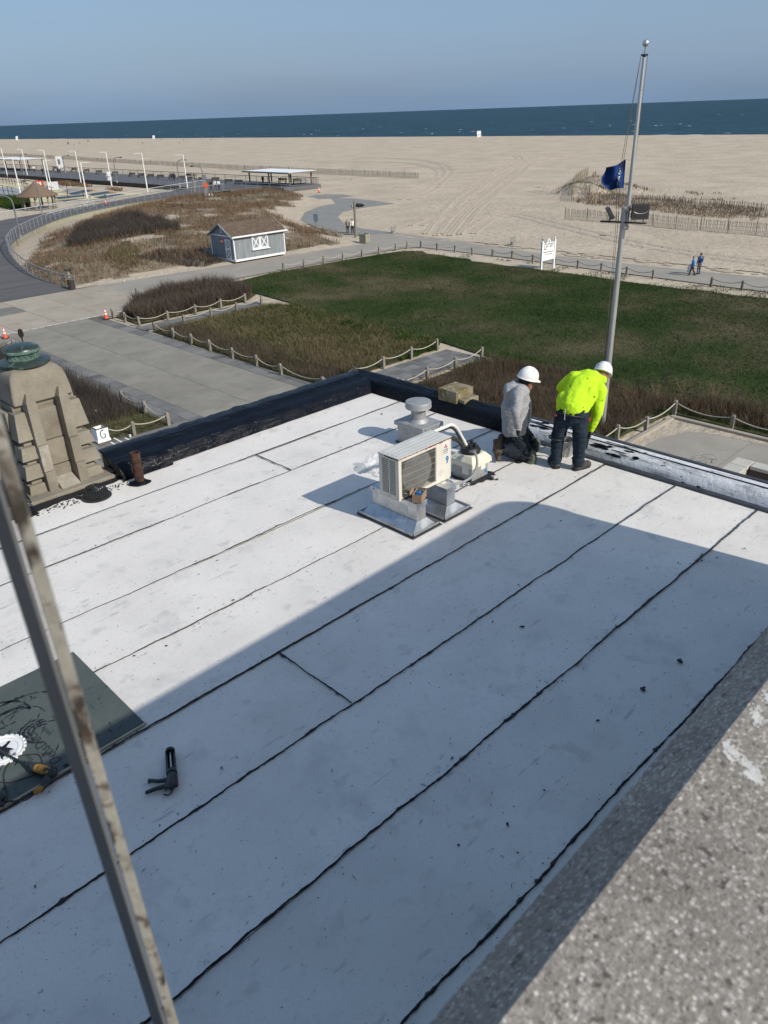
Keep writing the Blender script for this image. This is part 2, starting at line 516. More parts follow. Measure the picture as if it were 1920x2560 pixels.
mat('lamp_grey', [(.16, .165, .17), (.22, .225, .23)], scale=3, rough=.5, metal=.4)
mat('court_yellow', [(.50, .45, .27), (.57, .52, .34)], scale=.4, rough=.9)
mat('court_blue', [(.035, .065, .10), (.05, .085, .125)], scale=.4, rough=.9)
mat('court_grey', [(.25, .26, .27), (.30, .31, .32)], scale=.4, rough=.9)
mat('court_orange', [(.40, .24, .11), (.46, .29, .15)], scale=.4, rough=.9)
mat('thatch', [(.14, .10, .07), (.21, .155, .11)], scale=6, rough=.95, spec=.1, stretch=(1, 1, .4), bump=[(20, .03)])
mat('shed_grey', [(.165, .185, .20), (.225, .25, .265), (.29, .31, .32)], scale=2.2, detail=8, rough=.85, spec=.2, stretch=(3, 3, .35), rnd=.1)
mat('shed_white', [(.66, .67, .68), (.76, .77, .77)], scale=3, rough=.7)
mat('shingle', [(.092, .068, .050), (.150, .115, .086)], scale=2.5, detail=8, rough=.95, spec=.1, bump=[(30, .01)], specks=[(6, .55, .7, (.075, .048, .034), .7)])
mat('dark', [(.012, .012, .013)], rough=.7)
mat('black', [(.010, .010, .011), (.020, .020, .021)], scale=20, rough=.5, spec=.4)
mat('bench_dark', [(.035, .033, .032), (.055, .05, .048)], scale=3, rough=.7)
mat('steel', [(.42, .43, .44), (.52, .53, .54)], scale=4, rough=.4, metal=.7)
mat('sign_white', [(.72, .73, .73), (.80, .80, .80)], scale=3, rough=.6)
mat('ink', [(.025, .027, .03)], rough=.6)
mat('ink_grey', [(.18, .18, .18)], rough=.6)
mat('cone_orange', [(.72, .10, .035), (.80, .13, .05)], scale=6, rough=.6)
mat('cone_white', [(.75, .74, .72)], rough=.5)
mat('barrel', [(.030, .024, .024), (.055, .042, .038)], scale=6, rough=.7)
mat('galv_bin', [(.30, .30, .28), (.38, .37, .34)], scale=6, rough=.7)
mat('red_sign', [(.50, .07, .05)], rough=.6)
mat('blue_sign', [(.10, .15, .22)], rough=.6)
mat('bronze_dark', [(.020, .014, .012), (.04, .028, .022)], scale=8, rough=.6, spec=.4)
# roof and buildings
mat('roof_white', [(.645, .618, .582), (.705, .676, .638), (.75, .72, .68)], scale=1.3, detail=10, rough=.9, spec=.12, rnd=.035,
    specks=[(260, .53, .72, (.50, .50, .50), .55), (95, .56, .72, (.56, .56, .56), .6), (55, .70, .745, (.10, .105, .12), .85), (16, .715, .75, (.22, .225, .24), .7, (1, 1, 1)),
            (28, .58, .74, (.50, .49, .47), .45), (5, .62, .73, (.40, .39, .38), .45), (3.2, .58, .76, (.50, .49, .48), .6), (.8, .50, .75, (.60, .58, .55), .5), (7.5, .66, .72, (.30, .30, .32), .45, (.5, 2.4, 1))],
    bump=[(330, .004, .7), (60, .004, .5)])
mat('tar', [(.0022, .0032, .0065), (.0050, .0070, .012)], scale=3, detail=8, rough=.2, spec=.16, rrange=(.09, .22, 6.0),
    bump=[(3.2, .03, .6, (.6, 4, 4)), (19, .012, .9, (.6, 1.6, 1.6))])
mat('tar_y', [(.0022, .0032, .0065), (.0050, .0070, .012)], scale=3, detail=8, rough=.2, spec=.14, rrange=(.16, .36, 6.0),
    bump=[(3.2, .05, .7, (5, .6, 5)), (16, .022, .9, (2.2, .7, 2.2)), (70, .006, .8)])
mat('seam_tar', [(.006, .007, .010), (.014, .016, .021)], scale=9, rough=.5, spec=.4, bump=[(60, .006)])
mat('white_flash', [(.60, .61, .64), (.72, .73, .75)], scale=2.5, detail=8, rough=.7, spec=.2, stretch=(4, .8, 4),
    specks=[(2.6, .50, .72, (.20, .205, .22), .8, (6, .9, 6)), (12, .62, .72, (.025, .028, .035), .9, (3, 1, 3))], bump=[(20, .01)])
mat('dark_edge', [(.030, .034, .044), (.055, .060, .072)], scale=6, rough=.55, spec=.4)
mat('stone_tan', [(.185, .166, .132), (.24, .218, .176), (.29, .264, .214)], scale=2.2, detail=8, rough=.92, spec=.15, rnd=.06,
    cells=(70, [(.11, .09, .066), (.20, .168, .125), (.36, .32, .26)], .65), specks=[(2.4, .56, .74, (.15, .12, .088), .55)], bump=[(90, .006)])
mat('stone_pale', [(.36, .345, .31), (.28, .25, .205), (.42, .41, .38)], scale=5, detail=8, rough=.92, spec=.15, bump=[(60, .006)])
mat('stone_moss', [(.15, .125, .05), (.22, .19, .13), (.27, .24, .18)], scale=4, detail=8, rough=.95, spec=.1, lo=.36, hi=.62, specks=[(14, .58, .68, (.42, .40, .36), .7)], bump=[(40, .01)])
mat('aggregate', [(.235, .212, .182), (.32, .29, .255)], scale=5, detail=8, rough=.9, spec=.2,
    cells=(165, [(.11, .098, .082), (.25, .225, .192), (.42, .385, .34), (.80, .76, .70)], 1.0, .75),
    specks=[(2.4, .52, .74, (.14, .13, .12), .55), (60, .60, .68, (.05, .045, .04), .7)], bump=[(170, .005, .7)])
mat('copper', [(.050, .080, .067), (.10, .165, .138), (.18, .265, .225)], scale=5, detail=8, rough=.55, spec=.5, metal=.15, specks=[(9, .55, .68, (.022, .035, .032), .8)], bump=[(24, .008)])
mat('copper_dark', [(.022, .034, .029), (.046, .070, .060)], scale=5, detail=8, rough=.35, spec=.6, metal=.25, specks=[(11, .56, .66, (.12, .21, .175), .6)])
mat('wall_stone', [(.24, .205, .155), (.30, .26, .20)], scale=1.2, detail=8, rough=.95)
mat('deck_board', [(.068, .086, .083), (.092, .110, .105)], scale=2, detail=8, rough=.8, spec=.2,
    specks=[(4, .60, .75, (.11, .125, .115), .5), (30, .66, .75, (.14, .15, .14), .4), (6, .66, .70, (.010, .013, .018), .9, (1, 1, 1))], bump=[(30, .003)])
mat('board_edge', [(.27, .25, .19), (.36, .33, .26)], scale=8, rough=.95)
mat('rust', [(.030, .019, .016), (.058, .032, .024), (.10, .058, .042)], scale=14, detail=8, rough=.9, spec=.15, bump=[(50, .004)])
mat('rust_edge', [(.13, .042, .024), (.22, .085, .048)], scale=30, rough=.9)
mat('galv', [(.40, .42, .44), (.52, .54, .56), (.60, .62, .64)], scale=7, detail=6, rough=.34, metal=.85, spec=.5, rrange=(.25, .48, 9.0))
mat('galv_dull', [(.32, .33, .33), (.42, .43, .43)], scale=7, detail=6, rough=.6, metal=.5, spec=.4, specks=[(25, .64, .7, (.03, .03, .032), .8)])
mat('ac_cream', [(.60, .57, .49), (.68, .65, .57)], scale=3, detail=8, rough=.55, spec=.4, specks=[(40, .66, .74, (.30, .22, .14), .6), (5, .58, .74, (.48, .44, .36), .5)])
mat('ac_top', [(.46, .47, .45), (.55, .555, .53)], scale=4, detail=8, rough=.6, spec=.3, specks=[(35, .63, .72, (.25, .16, .10), .6), (6, .56, .74, (.36, .355, .33), .5, (.5, 3, 1))])
mat('wire_grey', [(.30, .29, .26), (.40, .39, .35)], scale=10, rough=.5)
mat('fan_grey', [(.10, .10, .098), (.16, .16, .155)], scale=10, rough=.6)
mat('cream_plastic', [(.62, .59, .46), (.70, .67, .55)], scale=6, rough=.6, specks=[(9, .62, .7, (.35, .30, .2), .5), (14, .68, .72, (.02, .02, .02), .9)])
mat('hose_white', [(.66, .64, .58), (.74, .72, .67)], scale=12, rough=.7)
mat('hose_grey', [(.24, .25, .255), (.30, .31, .315)], scale=12, rough=.5)
mat('hose_black', [(.022, .024, .023), (.04, .042, .04)], scale=20, rough=.6, bump=[(60, .004)])
mat('plastic_bag', [(.74, .75, .76), (.82, .83, .84)], scale=9, rough=.35, alpha=.28, spec=.6)
mat('cardboard', [(.26, .175, .115), (.33, .23, .155)], scale=8, rough=.9, spec=.1)
mat('blue_wrap', [(.02, .13, .34), (.04, .25, .55)], scale=30, rough=.4)
mat('sticker', [(.62, .62, .58), (.70, .70, .67)], scale=20, rough=.5)
mat('logo_red', [(.50, .045, .07)], rough=.5)
mat('num_blue', [(.02, .16, .42)], rough=.5)
mat('num_white', [(.74, .80, .84)], rough=.5)
mat('post_face', [(.20, .192, .168), (.275, .266, .238), (.15, .144, .126)], scale=22, detail=8, rough=.75, spec=.3, specks=[(26, .54, .60, (.028, .022, .018), .95, (1, 1, .5)), (9, .56, .66, (.10, .09, .075), .8), (70, .58, .66, (.06, .04, .03), .8)], bump=[(60, .002)])
mat('post_side_shaded', [(.085, .09, .094), (.12, .126, .13)], scale=5, detail=6, rough=.6, spec=.3, specks=[(9, .64, .7, (.06, .05, .045), .6, (1, 1, .3))])  # shade of the post's left side put into a darker colour than the front
# people and tools
mat('skin', [(.22, .115, .070), (.29, .155, .098)], scale=20, rough=.6, spec=.3)
mat('skin_pale', [(.42, .26, .19)], rough=.6)
mat('hair', [(.008, .007, .006), (.018, .015, .013)], scale=60, rough=.7)
mat('helmet', [(.70, .70, .69), (.78, .78, .77)], scale=8, rough=.35, spec=.5, specks=[(16, .66, .7, (.08, .08, .085), .7)])
mat('hoodie_grey', [(.27, .275, .285), (.345, .35, .36)], scale=12, detail=8, rough=.95, spec=.1, specks=[(11, .66, .70, (.05, .05, .055), .7)], bump=[(250, .001), (9, .02, .8, (1, 1, 2.0)), (22, .008, .8, (1, 1, 2.2))])
mat('hivis', [(.40, .66, .018), (.50, .76, .03)], scale=9, detail=8, rough=.85, spec=.15, specks=[(15, .68, .72, (.03, .04, .01), .85)], bump=[(7, .026, .9, (1, 1, 1.6)), (18, .010, .8, (1, 1, 2.0))])
mat('denim', [(.011, .019, .030), (.026, .040, .056)], scale=7, detail=8, rough=.9, spec=.15, specks=[(9, .64, .72, (.008, .009, .011), .8), (5, .62, .76, (.055, .072, .088), .5)], bump=[(300, .001), (10, .02, .8, (1, 1, 2.4))])
mat('dark_trousers', [(.006, .010, .018), (.014, .020, .030)], scale=7, detail=8, rough=.8, spec=.25, bump=[(9, .018, .8, (1, 1, 2))])
mat('boot_tan', [(.12, .088, .062), (.065, .050, .038)], scale=12, detail=8, rough=.9, specks=[(12, .6, .68, (.02, .017, .014), .8)], bump=[(40, .006)])
mat('boot_grey', [(.045, .042, .040), (.085, .078, .072)], scale=14, detail=8, rough=.9, specks=[(20, .6, .68, (.012, .012, .012), .8)], bump=[(40, .006)])
mat('kneepad', [(.075, .095, .068), (.11, .135, .10)], scale=9, rough=.45, spec=.4, specks=[(14, .56, .62, (.012, .014, .013), .9)])
mat('glove', [(.009, .009, .010), (.020, .020, .021)], scale=30, rough=.75)
mat('strap_red', [(.40, .03, .045)], rough=.7)
mat('white_strap', [(.6, .6, .6)], rough=.7)
mat('drill_yellow', [(.30, .15, .025), (.38, .20, .035)], scale=12, rough=.5, specks=[(22, .55, .6, (.015, .014, .012), .9)])
mat('tool_black', [(.010, .012, .013), (.025, .028, .028)], scale=14, rough=.4, spec=.5)
mat('tool_maroon', [(.055, .012, .020)], rough=.4)
mat('lid_white', [(.70, .71, .71), (.78, .79, .79)], scale=8, rough=.35, spec=.5, specks=[(6, .60, .66, (.010, .012, .016), .95)])
mat('flag_blue', [(.010, .030, .115), (.016, .044, .155)], scale=5, rough=.85, spec=.1)
mat('flag_white', [(.55, .57, .60)], rough=.8)
mat('pole_metal', [(.40, .40, .39), (.50, .50, .485)], scale=2.5, detail=6, rough=.42, metal=.55, spec=.5, stretch=(3, 3, .5), specks=[(7, .66, .72, (.12, .115, .105), .6)])
mat('ball_silver', [(.50, .52, .52), (.6, .62, .62)], scale=5, rough=.3, metal=.8)
mat('shirt_blue', [(.012, .04, .14)], rough=.9); mat('shirt_cyan', [(.02, .22, .48)], rough=.9)
mat('cloth_tan', [(.27, .22, .16)], rough=.9); mat('cloth_white', [(.66, .66, .66)], rough=.9)
mat('cloth_black', [(.015, .015, .018)], rough=.9); mat('cloth_navy', [(.02, .028, .05)], rough=.9)
mat('cloth_grey', [(.10, .10, .11)], rough=.9); mat('cloth_brown', [(.07, .05, .04)], rough=.9); mat('cloth_red', [(.35, .06, .05)], rough=.9)
mat('limestone', [(.40, .38, .33), (.48, .46, .41)], scale=2, detail=8, rough=.9, spec=.15, rnd=.05)
mat('wood_dark', [(.055, .042, .034), (.09, .07, .055)], scale=3, rough=.9, stretch=(.4, 6, 6))
mat('mineral', [(.50, .49, .46), (.64, .63, .60)], scale=60, rough=.9)
mat('lens_dark', [(.03, .03, .032)], rough=.25, spec=.5)
# ------------------------------------------------------------------ ground, beach, sea
def sheet(name, poly, z, m, kind='structure', parent=None):
    me = bpy.data.meshes.new(name)
    me.from_pydata([(p[0], p[1], z) for p in poly], [], [tuple(range(len(poly)))])
    bm = bmesh.new(); bm.from_mesh(me); bmesh.ops.recalc_face_normals(bm, faces=bm.faces)
    if bm.faces[:][0].normal.z < 0: bmesh.ops.reverse_faces(bm, faces=bm.faces)
    bm.to_mesh(me); bm.free()
    return put(name, me, m, parent, kind=kind)
sheet('ground', [(-4000, -30000), (372, -30000), (372, 40000), (-4000, 40000)], -0.06, 'sand')
def segd(X, Y, P):
    d = np.full(X.shape, 1e9)
    for a, b in zip(P[:-1], P[1:]):
        ab = b - a; L2 = (ab ** 2).sum() + 1e-9
        t = np.clip(((X - a[0]) * ab[0] + (Y - a[1]) * ab[1]) / L2, 0, 1)
        d = np.minimum(d, np.hypot(X - a[0] - t * ab[0], Y - a[1] - t * ab[1]))
    return d
BPATH = np.array([(69.0, 74.5), (68.2, 78), (70.6, 84.7), (74.8, 93.4), (81.5, 100.5), (88.7, 105.2), (92.5, 105.5), (98.8, 114), (103, 118.5), (104.5, 117), (100.2, 109.5), (99.6, 105), (98.7, 101), (97.6, 96.6), (90.5, 97), (85.3, 95.7), (80.2, 91.2), (75.8, 85.1), (73.3, 78.9), (72.9, 71.6), (69.0, 74.5)])
def beach_z(X, Y):
    X, Y = np.asarray(X, float), np.asarray(Y, float)
    k = np.clip((X - 74) / 25, 0, 1)
    k = k * np.where(inpoly(X, Y, BPATH), 0, np.clip((segd(X, Y, BPATH) - .6) / 7, 0, 1))
    z = (vnoise(X, Y, 17) - .5) * .9 + (vnoise(X + 40, Y * .6, 6) - .5) * .28 + (vnoise(X, Y, 2.7) - .5) * .16
    shore = np.clip((X - 352) / 22, 0, 1)
    return 0.0 + k * (.12 + .35 * z) * (1 - shore) - shore ** 1.5 * .9
xs = np.concatenate([np.arange(72.5, 150, 1.6), np.arange(150, 250, 3), np.arange(250, 376, 4.5)])
ys = np.concatenate([np.arange(-260, 0, 6), np.arange(0, 220, 1.8), np.arange(220, 1500, 9)])
X_, Y_ = np.meshgrid(xs, ys, indexing='ij')
V_ = np.stack([X_, Y_, beach_z(X_, Y_)], -1).reshape(-1, 3)
i_ = (np.arange(len(xs) - 1)[:, None] * len(ys) + np.arange(len(ys) - 1)[None]).ravel()
struct(put('beach', mesh_np('beach', V_, np.stack([i_, i_ + len(ys), i_ + len(ys) + 1, i_ + 1], 1)), 'sand', smooth=True))
sheet('sea', [(360, -42000), (60000, -42000), (60000, 60000), (360, 60000)], -0.28, 'sea')
# foam where the small breakers reach the sand
mb = MB()
for k in range(120):
    y = random.uniform(20, 1100); L_ = random.uniform(2, 12) * (1 + y / 500); x = 361.8 + random.uniform(-.6, 1.8) + (random.random() < .15) * random.uniform(3, 14)
    n = 7; top, bot = [], []
    for j in range(n):
        t = j / (n - 1); w = .5 * math.sin(PI * t) * random.uniform(.3, 1.0)
        xx = x + .8 * math.sin(t * 5 + k)
        top.append((xx + w, y + L_ * t)); bot.append((xx - w * .6, y + L_ * t))
    zc = -0.20
    vs = [(a[0], a[1], zc) for a in bot] + [(a[0] - .15, a[1], zc + .14 * math.sin(PI * j / (n - 1))) for j, a in enumerate(top)] + [(a[0] + .5, a[1], zc) for a in top]
    mb.add(vs, [(j, j + 1, j + 1 + n, j + n) for j in range(n - 1)] + [(n + j, n + j + 1, n + j + 1 + n, n + j + n) for j in range(n - 1)])
tag(mb.build('sea_foam', 'foam'), 'broken white foam of small waves along the shoreline', 'foam', kind='stuff')
# tyre tracks pressed into the sand
def track(mb, pts, w=.34, gauge=1.75, amp=.08, n=10):
    P = crom([G(*p) for p in pts], n)
    for sgn in (-1, 1):
        rows = []
        for i, p in enumerate(P):
            t = (P[min(i + 1, len(P) - 1)] - P[max(i - 1, 0)]); t.z = 0; t.normalize()
            nrm = Vector((-t.y, t.x, 0)); c_ = p + nrm * sgn * gauge / 2
            rows.append([c_ + nrm * o * w for o in (-1.25, -.75, -.3, .3, .75, 1.25)])
        R_ = np.array([[tuple(q) for q in r] for r in rows])
        Z = beach_z(R_[..., 0], R_[..., 1]) + np.array([-.03, 1, .25, .25, 1, -.03])[None] * amp + .01
        vs = [(R_[a, b, 0], R_[a, b, 1], Z[a, b]) for a in range(len(rows)) for b in range(6)]
        mb.add(vs, [(a * 6 + b, a * 6 + b + 1, a * 6 + b + 7, a * 6 + b + 6) for a in range(len(rows) - 1) for b in range(5)])
mb = MB()
for pts in ([(1105, 590), (1150, 540), (1200, 500), (1262, 455), (1310, 420), (1345, 402), (1420, 392)],
            [(1130, 588), (1180, 530), (1235, 480), (1290, 440), (1330, 410), (1400, 398), (1560, 392)],
            [(1080, 585), (1130, 520), (1170, 480), (1225, 440), (1275, 415), (1300, 400), (1290, 392)],
            [(1010, 500), (1050, 488), (1090, 466), (1118, 440), (1122, 425), (1100, 412), (1040, 400), (900, 396)],
            [(985, 470), (1040, 470), (1085, 455), (1104, 436), (1095, 424), (1060, 416), (1000, 408), (760, 404)],
            [(1165, 585), (1230, 545), (1290, 540), (1370, 558), (1470, 582), (1600, 612), (1720, 632), (1920, 660)],
            [(1040, 565), (1110, 540), (1150, 500), (1205, 462), (1260, 430), (1320, 408), (1340, 398)],
            [(1130, 425), (1180, 412), (1260, 405), (1330, 402)], [(1350, 470), (1420, 462), (1440, 478), (1400, 486), (1330, 478)]):
    track(mb, pts)
tag(mb.build('tyre_tracks', 'sand_soft', smooth=50), 'curving tyre tracks pressed into the beach sand', 'tracks', kind='stuff')
# low sand ripples and footprints in the near beach
n = 2600
q = np.stack([rng.uniform(71, 108, n), rng.uniform(18, 95, n)], 1)
q = q[~inpoly(q[:, 0], q[:, 1], [(72, 62), (100, 100), (100, 118), (88, 106), (72, 92)])]
mb = MB()
for x, y in q:
    r = random.uniform(.15, .5); h = random.uniform(.03, .12); z = float(beach_z(x, y)) - .02; a = random.random() * PI
    ring = [(x + r * random.uniform(.7, 1.2) * math.cos(a + k * PI / 3) * 1.0, y + r * 2.0 * random.uniform(.7, 1.2) * math.sin(a + k * PI / 3), z) for k in range(6)]
    mb.add(ring + [(x, y, z + h)], [(k, (k + 1) % 6, 6) for k in range(6)])
tag(mb.build('sand_lumps', 'sand_soft', smooth=True), 'trampled lumps of loose sand on the near beach', 'sand', kind='stuff')

# ------------------------------------------------------------------ lawn, paths
edge = [(37.6, -30), (37.5, 12), (36.9, 24), (37.2, 30), (37.9, 34), (38.3, 42), (39.0, 50), (39.6, 56), (40.3, 61.8), (46, 62.9), (54, 62.4), (60, 61.9), (63.2, 61.2), (64.2, 59.4)]
far = [(63.3 + 1.1 * (vnoise(np.array([k * .9]), np.array([3.3]), 2.2)[0] - .6) - (.9 if k < 52 else 0), k * 1.0) for k in range(58, -31, -1)]
LAWN = edge + far
sheet('lawn', LAWN, 0.03, 'lawn')
n = 150000
P2 = sample_poly([p for p in LAWN if p[1] > -6] , n)
gz = np.full(n, .028)
Hh = rng.uniform(.05, .12, n) * (1 + .7 * vnoise(P2[:, 0], P2[:, 1], 3))
me = blades(np.column_stack([P2, gz]), Hh, rng.uniform(.02, .05, n), 1.1, name='lawn_grass')
tag(put('lawn_grass', me, 'blade_lawn'), 'short patchy green and straw coloured lawn grass', 'grass', kind='stuff')
# sparse tufts on the sandy rim of the lawn
n = 5200
Pt = np.stack([rng.uniform(61.8, 65.0, n), rng.uniform(5, 60, n)], 1)
keep = vnoise(Pt[:, 0], Pt[:, 1], 1.3) > .56
Pt = Pt[keep]; n = len(Pt)
me = blades(np.column_stack([Pt, np.zeros(n)]), rng.uniform(.08, .2, n), rng.uniform(.04, .09, n), .8, name='rim_grass')
tag(put('rim_grass', me, 'blade_green'), 'thin tufts of grass on the sandy rim of the lawn', 'grass', kind='stuff')
sheet('path', [(32.4, 63.4), (46, 63.5), (56, 63.1), (63, 62.9), (65.0, 62.4), (66.2, 61.4), (66.3, 56), (66.2, 50), (65.9, 44), (65.4, 36), (65.0, 26), (64.8, -40),
               (70.8, -40), (70.5, 25), (69.8, 36), (69.9, 47.3), (71.2, 56), (72.5, 62), (72.6, 68.2), (73.2, 72), (69.0, 74.6), (67.3, 71.6), (64.9, 68.8), (54, 70.0), (46.5, 70.5), (38, 71.2), (32.4, 71.6)], 0.012, 'path_concrete')
sheet('beach_path', [(69.0, 74.5), (68.2, 78), (70.6, 84.7), (74.8, 93.4), (81.5, 100.5), (88.7, 105.2), (92.5, 105.5), (98.8, 114), (100.2, 109.5), (99.6, 105), (98.7, 101), (97.6, 96.6), (90.5, 97), (85.3, 95.7), (80.2, 91.2), (75.8, 85.1), (73.3, 78.9), (72.9, 71.6)], 0.03, 'path_asphalt')
sheet('boardwalk_apron', [(95.5, 116), (99, 113), (103, 112.5), (104.5, 117), (103, 120.5), (98, 121)], 0.036, 'path_asphalt')

# ------------------------------------------------------------------ plaza: slabs and flagstones laid one by one
plaza = sheet('plaza', [(-30, 4), (26.6, 4), (26.6, 58), (32.6, 58), (32.6, 71.9), (24, 72.7), (-30, 72.7)], 0.004, 'joint')
def slab(x0, x1, y0, y1, m, nm='slab', par=plaza, z=.03, gap=.014):
    w, d = x1 - x0 - gap * 2, y1 - y0 - gap * 2
    me = MB().box(-w / 2, w / 2, -d / 2, d / 2, -.02, 0).mesh(nm)
    o = put(nm, me, m, par, loc=((x0 + x1) / 2, (y0 + y1) / 2, z + random.uniform(-.003, .003)))
    return o
xe = [-6, 1, 8, 13.8]; ye = [10, 16, 22, 28.2, 34.4, 41.2, 47.7, 54.2, 59.5]
for a, b in zip(xe, xe[1:]):
    for c_, d in zip(ye[1:], ye[2:]): slab(a, b, c_, d, 'slab_grey')
for a, b in ((19.3, 22.25), (22.25, 25.6)):
    for c_, d in zip([22, 28.2, 34.0, 41.2, 47.7, 54.2, 59.5], [28.2, 34.0, 41.2, 47.7, 54.2, 59.5]): slab(a, b, c_, d, 'slab_grey')
slab(13.8, 19.3, 54.6, 59.5, 'slab_grey')
xe = [2.0, 5.6, 9.3, 13.0, 16.7, 20.3, 23.6, 26.9, 29.6, 32.5]; ye = [59.5, 62.9, 66.0, 69.0]
for a, b in zip(xe, xe[1:]):
    for c_, d in zip(ye, ye[1:]):
        if a > 26 and c_ < 64: continue
        slab(a, b, c_, d, 'slab_dark' if (c_ == 66.0 and 16 < a < 23) else 'slab_beige')
    if a > 20: slab(a, b, 69.0, 71.55, 'slab_beige')
    else: slab(a, b, 69.0, 72.2, 'slab_beige')
slab(26.9, 32.5, 63.9, 66.0, 'slab_beige')
MB().prism([(26.9, 58.2), (27.35, 58.2), (29.7, 60.6), (32.5, 63.45), (32.5, 63.88), (26.9, 63.88)], .01, .03).build('slab', 'slab_beige', plaza)
mb = MB()
x = 13.0
while x < 29:
    L_ = random.uniform(.35, .6); mb.box(x, x + L_, 59.42 + .02 * (x - 13) / 2, 59.52 + .02 * (x - 13) / 2, .034, .037); x += L_ + random.uniform(.1, .28)
mb.build('dashed_line', 'white_line', plaza)
def flags(x0, x1, y0, y1, cols, along='y', jit=.12):
    """rows of flagstones with broken joints"""
    w = (x1 - x0) / cols if along == 'y' else (y1 - y0) / cols
    for c_ in range(cols):
        t = (y0 if along == 'y' else x0) - random.uniform(0, .5); end = y1 if along == 'y' else x1
        while t < end - .1:
            L_ = random.uniform(.55, 1.15); e = min(t + L_, end); s = max(t, y0 if along == 'y' else x0)
            if e - s > .12:
                if along == 'y': slab(x0 + c_ * w, x0 + (c_ + 1) * w, s, e, 'flagstone', 'flagstone', gap=.009, z=.034)
                else: slab(s, e, y0 + c_ * w, y0 + (c_ + 1) * w, 'flagstone', 'flagstone', gap=.009, z=.034)
            t = e
flags(25.6, 26.45, 33.0, 57.6, 1)
flags(17.8, 19.3, 33.6, 54.6, 2)
flags(13.0, 19.3, 29.6, 33.6, 4, 'x')
flags(26.45, 36.6, 29.1, 31.9, 4, 'x')
flags(26.6, 37.6, 52.2, 53.7, 2, 'x')
mb = MB()
for a, b in (((14.79, 34.1), (14.73, 29.8)), ((14.43, 33.7), (14.39, 29.8)), ((15.17, 33.7), (15.13, 29.8))):
    mb.box(a[0] - .045, a[0] + .045, b[1], a[1], .040, .044)
mb.build('painted_stripe', 'white_line', plaza)

# ------------------------------------------------------------------ planting beds
bed1 = [(27.3, 54.4), (37.3, 54.5), (39.4, 56), (40.2, 61.5), (40.0, 63), (32.6, 63.3), (27.4, 58.0)]
bed2 = [(26.65, 32.3), (36.4, 32.5), (37.9, 34), (38.3, 42), (38.9, 50), (37.6, 51.9), (26.9, 51.7)]
bed3 = [(13.9, 34.4), (15.6, 33.8), (17.7, 33.6), (17.7, 54.5), (13.9, 54.5)]
bed4 = [(27.0, 28.7), (36.3, 28.6), (37.2, 24), (37.5, 12), (37.5, -6), (35.0, -6), (34.9, 12.7), (35.0, 15.7), (30.2, 16.1), (26.5, 16.4), (26.5, 28.6)]
for nm, b in (('planting_bed', bed1), ('planting_bed', bed2), ('planting_bed', bed3), ('planting_bed', bed4)):
    sheet(nm, b, 0.022, 'bed_soil')
def scatter(poly, n, H, W_, lean, m, nm, label, mid=0.0, dens=None, z=0.02, hs=None, cat='grass'):
    P = sample_poly(poly, n)
    if dens is not None: P = P[dens(P[:, 0], P[:, 1])]
    n = len(P)
    zz = np.full(n, z) if not callable(z) else z(P[:, 0], P[:, 1])
    h = rng.uniform(H[0], H[1], n)
    if hs is not None: h = h * hs(P[:, 0], P[:, 1])
    me = blades(np.column_stack([P, zz]), h, rng.uniform(W_[0], W_[1], n), lean, name=nm, mid=mid)
    return tag(put(nm, me, m), label, cat, kind='stuff')
hump = lambda s, a=.6, b=.8: (lambda X, Y: a + b * vnoise(X, Y, s))
shr1 = [(27.6, 55.0), (33, 54.7), (38.6, 55.6), (39.8, 60.6), (38.5, 62.6), (33.0, 62.9), (28.2, 58.5)]
scatter(shr1, 17000, (.5, 1.25), (.015, .04), .45, 'twig_brown', 'dry_shrubs', 'dense brown leafless shrubs in the bed beyond the orange cone', 1, hs=hump(1.5), cat='shrubs')
scatter(bed1, 6000, (.12, .3), (.02, .05), .7, 'dune_grass_olive', 'bed_grass', 'dull low grass under the brown shrubs beyond the orange cone')
scatter(bed2, 26000, (.12, .34), (.014, .035), .9, 'dune_grass_olive', 'bed_grass', 'olive rough grass in the wide roped bed beside the lawn', 1)
scatter(bed2, 16000, (.10, .26), (.014, .035), .9, 'blade_green', 'green_grass', 'green growth mixed into the wide roped bed', 1, dens=lambda X, Y: (vnoise(X, Y, 2.2) > .45))
scatter(bed2, 8000, (.08, .2), (.014, .03), 1.2, 'twig_straw', 'straw', 'pale straw lying in the wide roped bed', 1, dens=lambda X, Y: (vnoise(X + 30, Y, 2.8) > .58))
scatter([(26.7, 32.4), (30.5, 32.6), (29.8, 40), (29.4, 51.4), (26.95, 51.5)], 9000, (.25, .7), (.008, .018), .4, 'twig_brown', 'dry_stalks', 'thin grey brown stalks along the roped plaza edge', 1, dens=lambda X, Y: rng.random(len(X)) < np.clip(1.2 - (X - 27.2) / 3, .1, 1), hs=hump(1.1, .6, .7))
scatter([(28.5, 33), (33, 33), (33, 40), (30, 41)], 1500, (.3, .6), (.01, .02), .4, 'twig_straw', 'straw_stalks', 'straw coloured stalks near the corner of the roped bed', 1)
for poly in ([(36.3, 32.4), (37.9, 33.4), (38.1, 38), (37.2, 38)], [(33, 32.3), (36.5, 32.3), (36.5, 33.2), (33, 33.0)], [(36.5, 44), (38.6, 44), (38.9, 51), (36.0, 51.5)]):
    scatter(poly, 1600, (.1, .28), (.02, .05), .8, 'blade_lush', 'lush_grass', 'bright lush grass tufts at the margin of the lawn', 1, dens=lambda X, Y: vnoise(X, Y, 1.1) > .35)
scatter(bed3, 15000, (.45, .95), (.008, .020), .4, 'twig_dark', 'dry_shrubs', 'dark leafless shrubs behind the stone tower', 1, dens=lambda X, Y: (Y > 36.2), hs=hump(1.3), cat='shrubs')
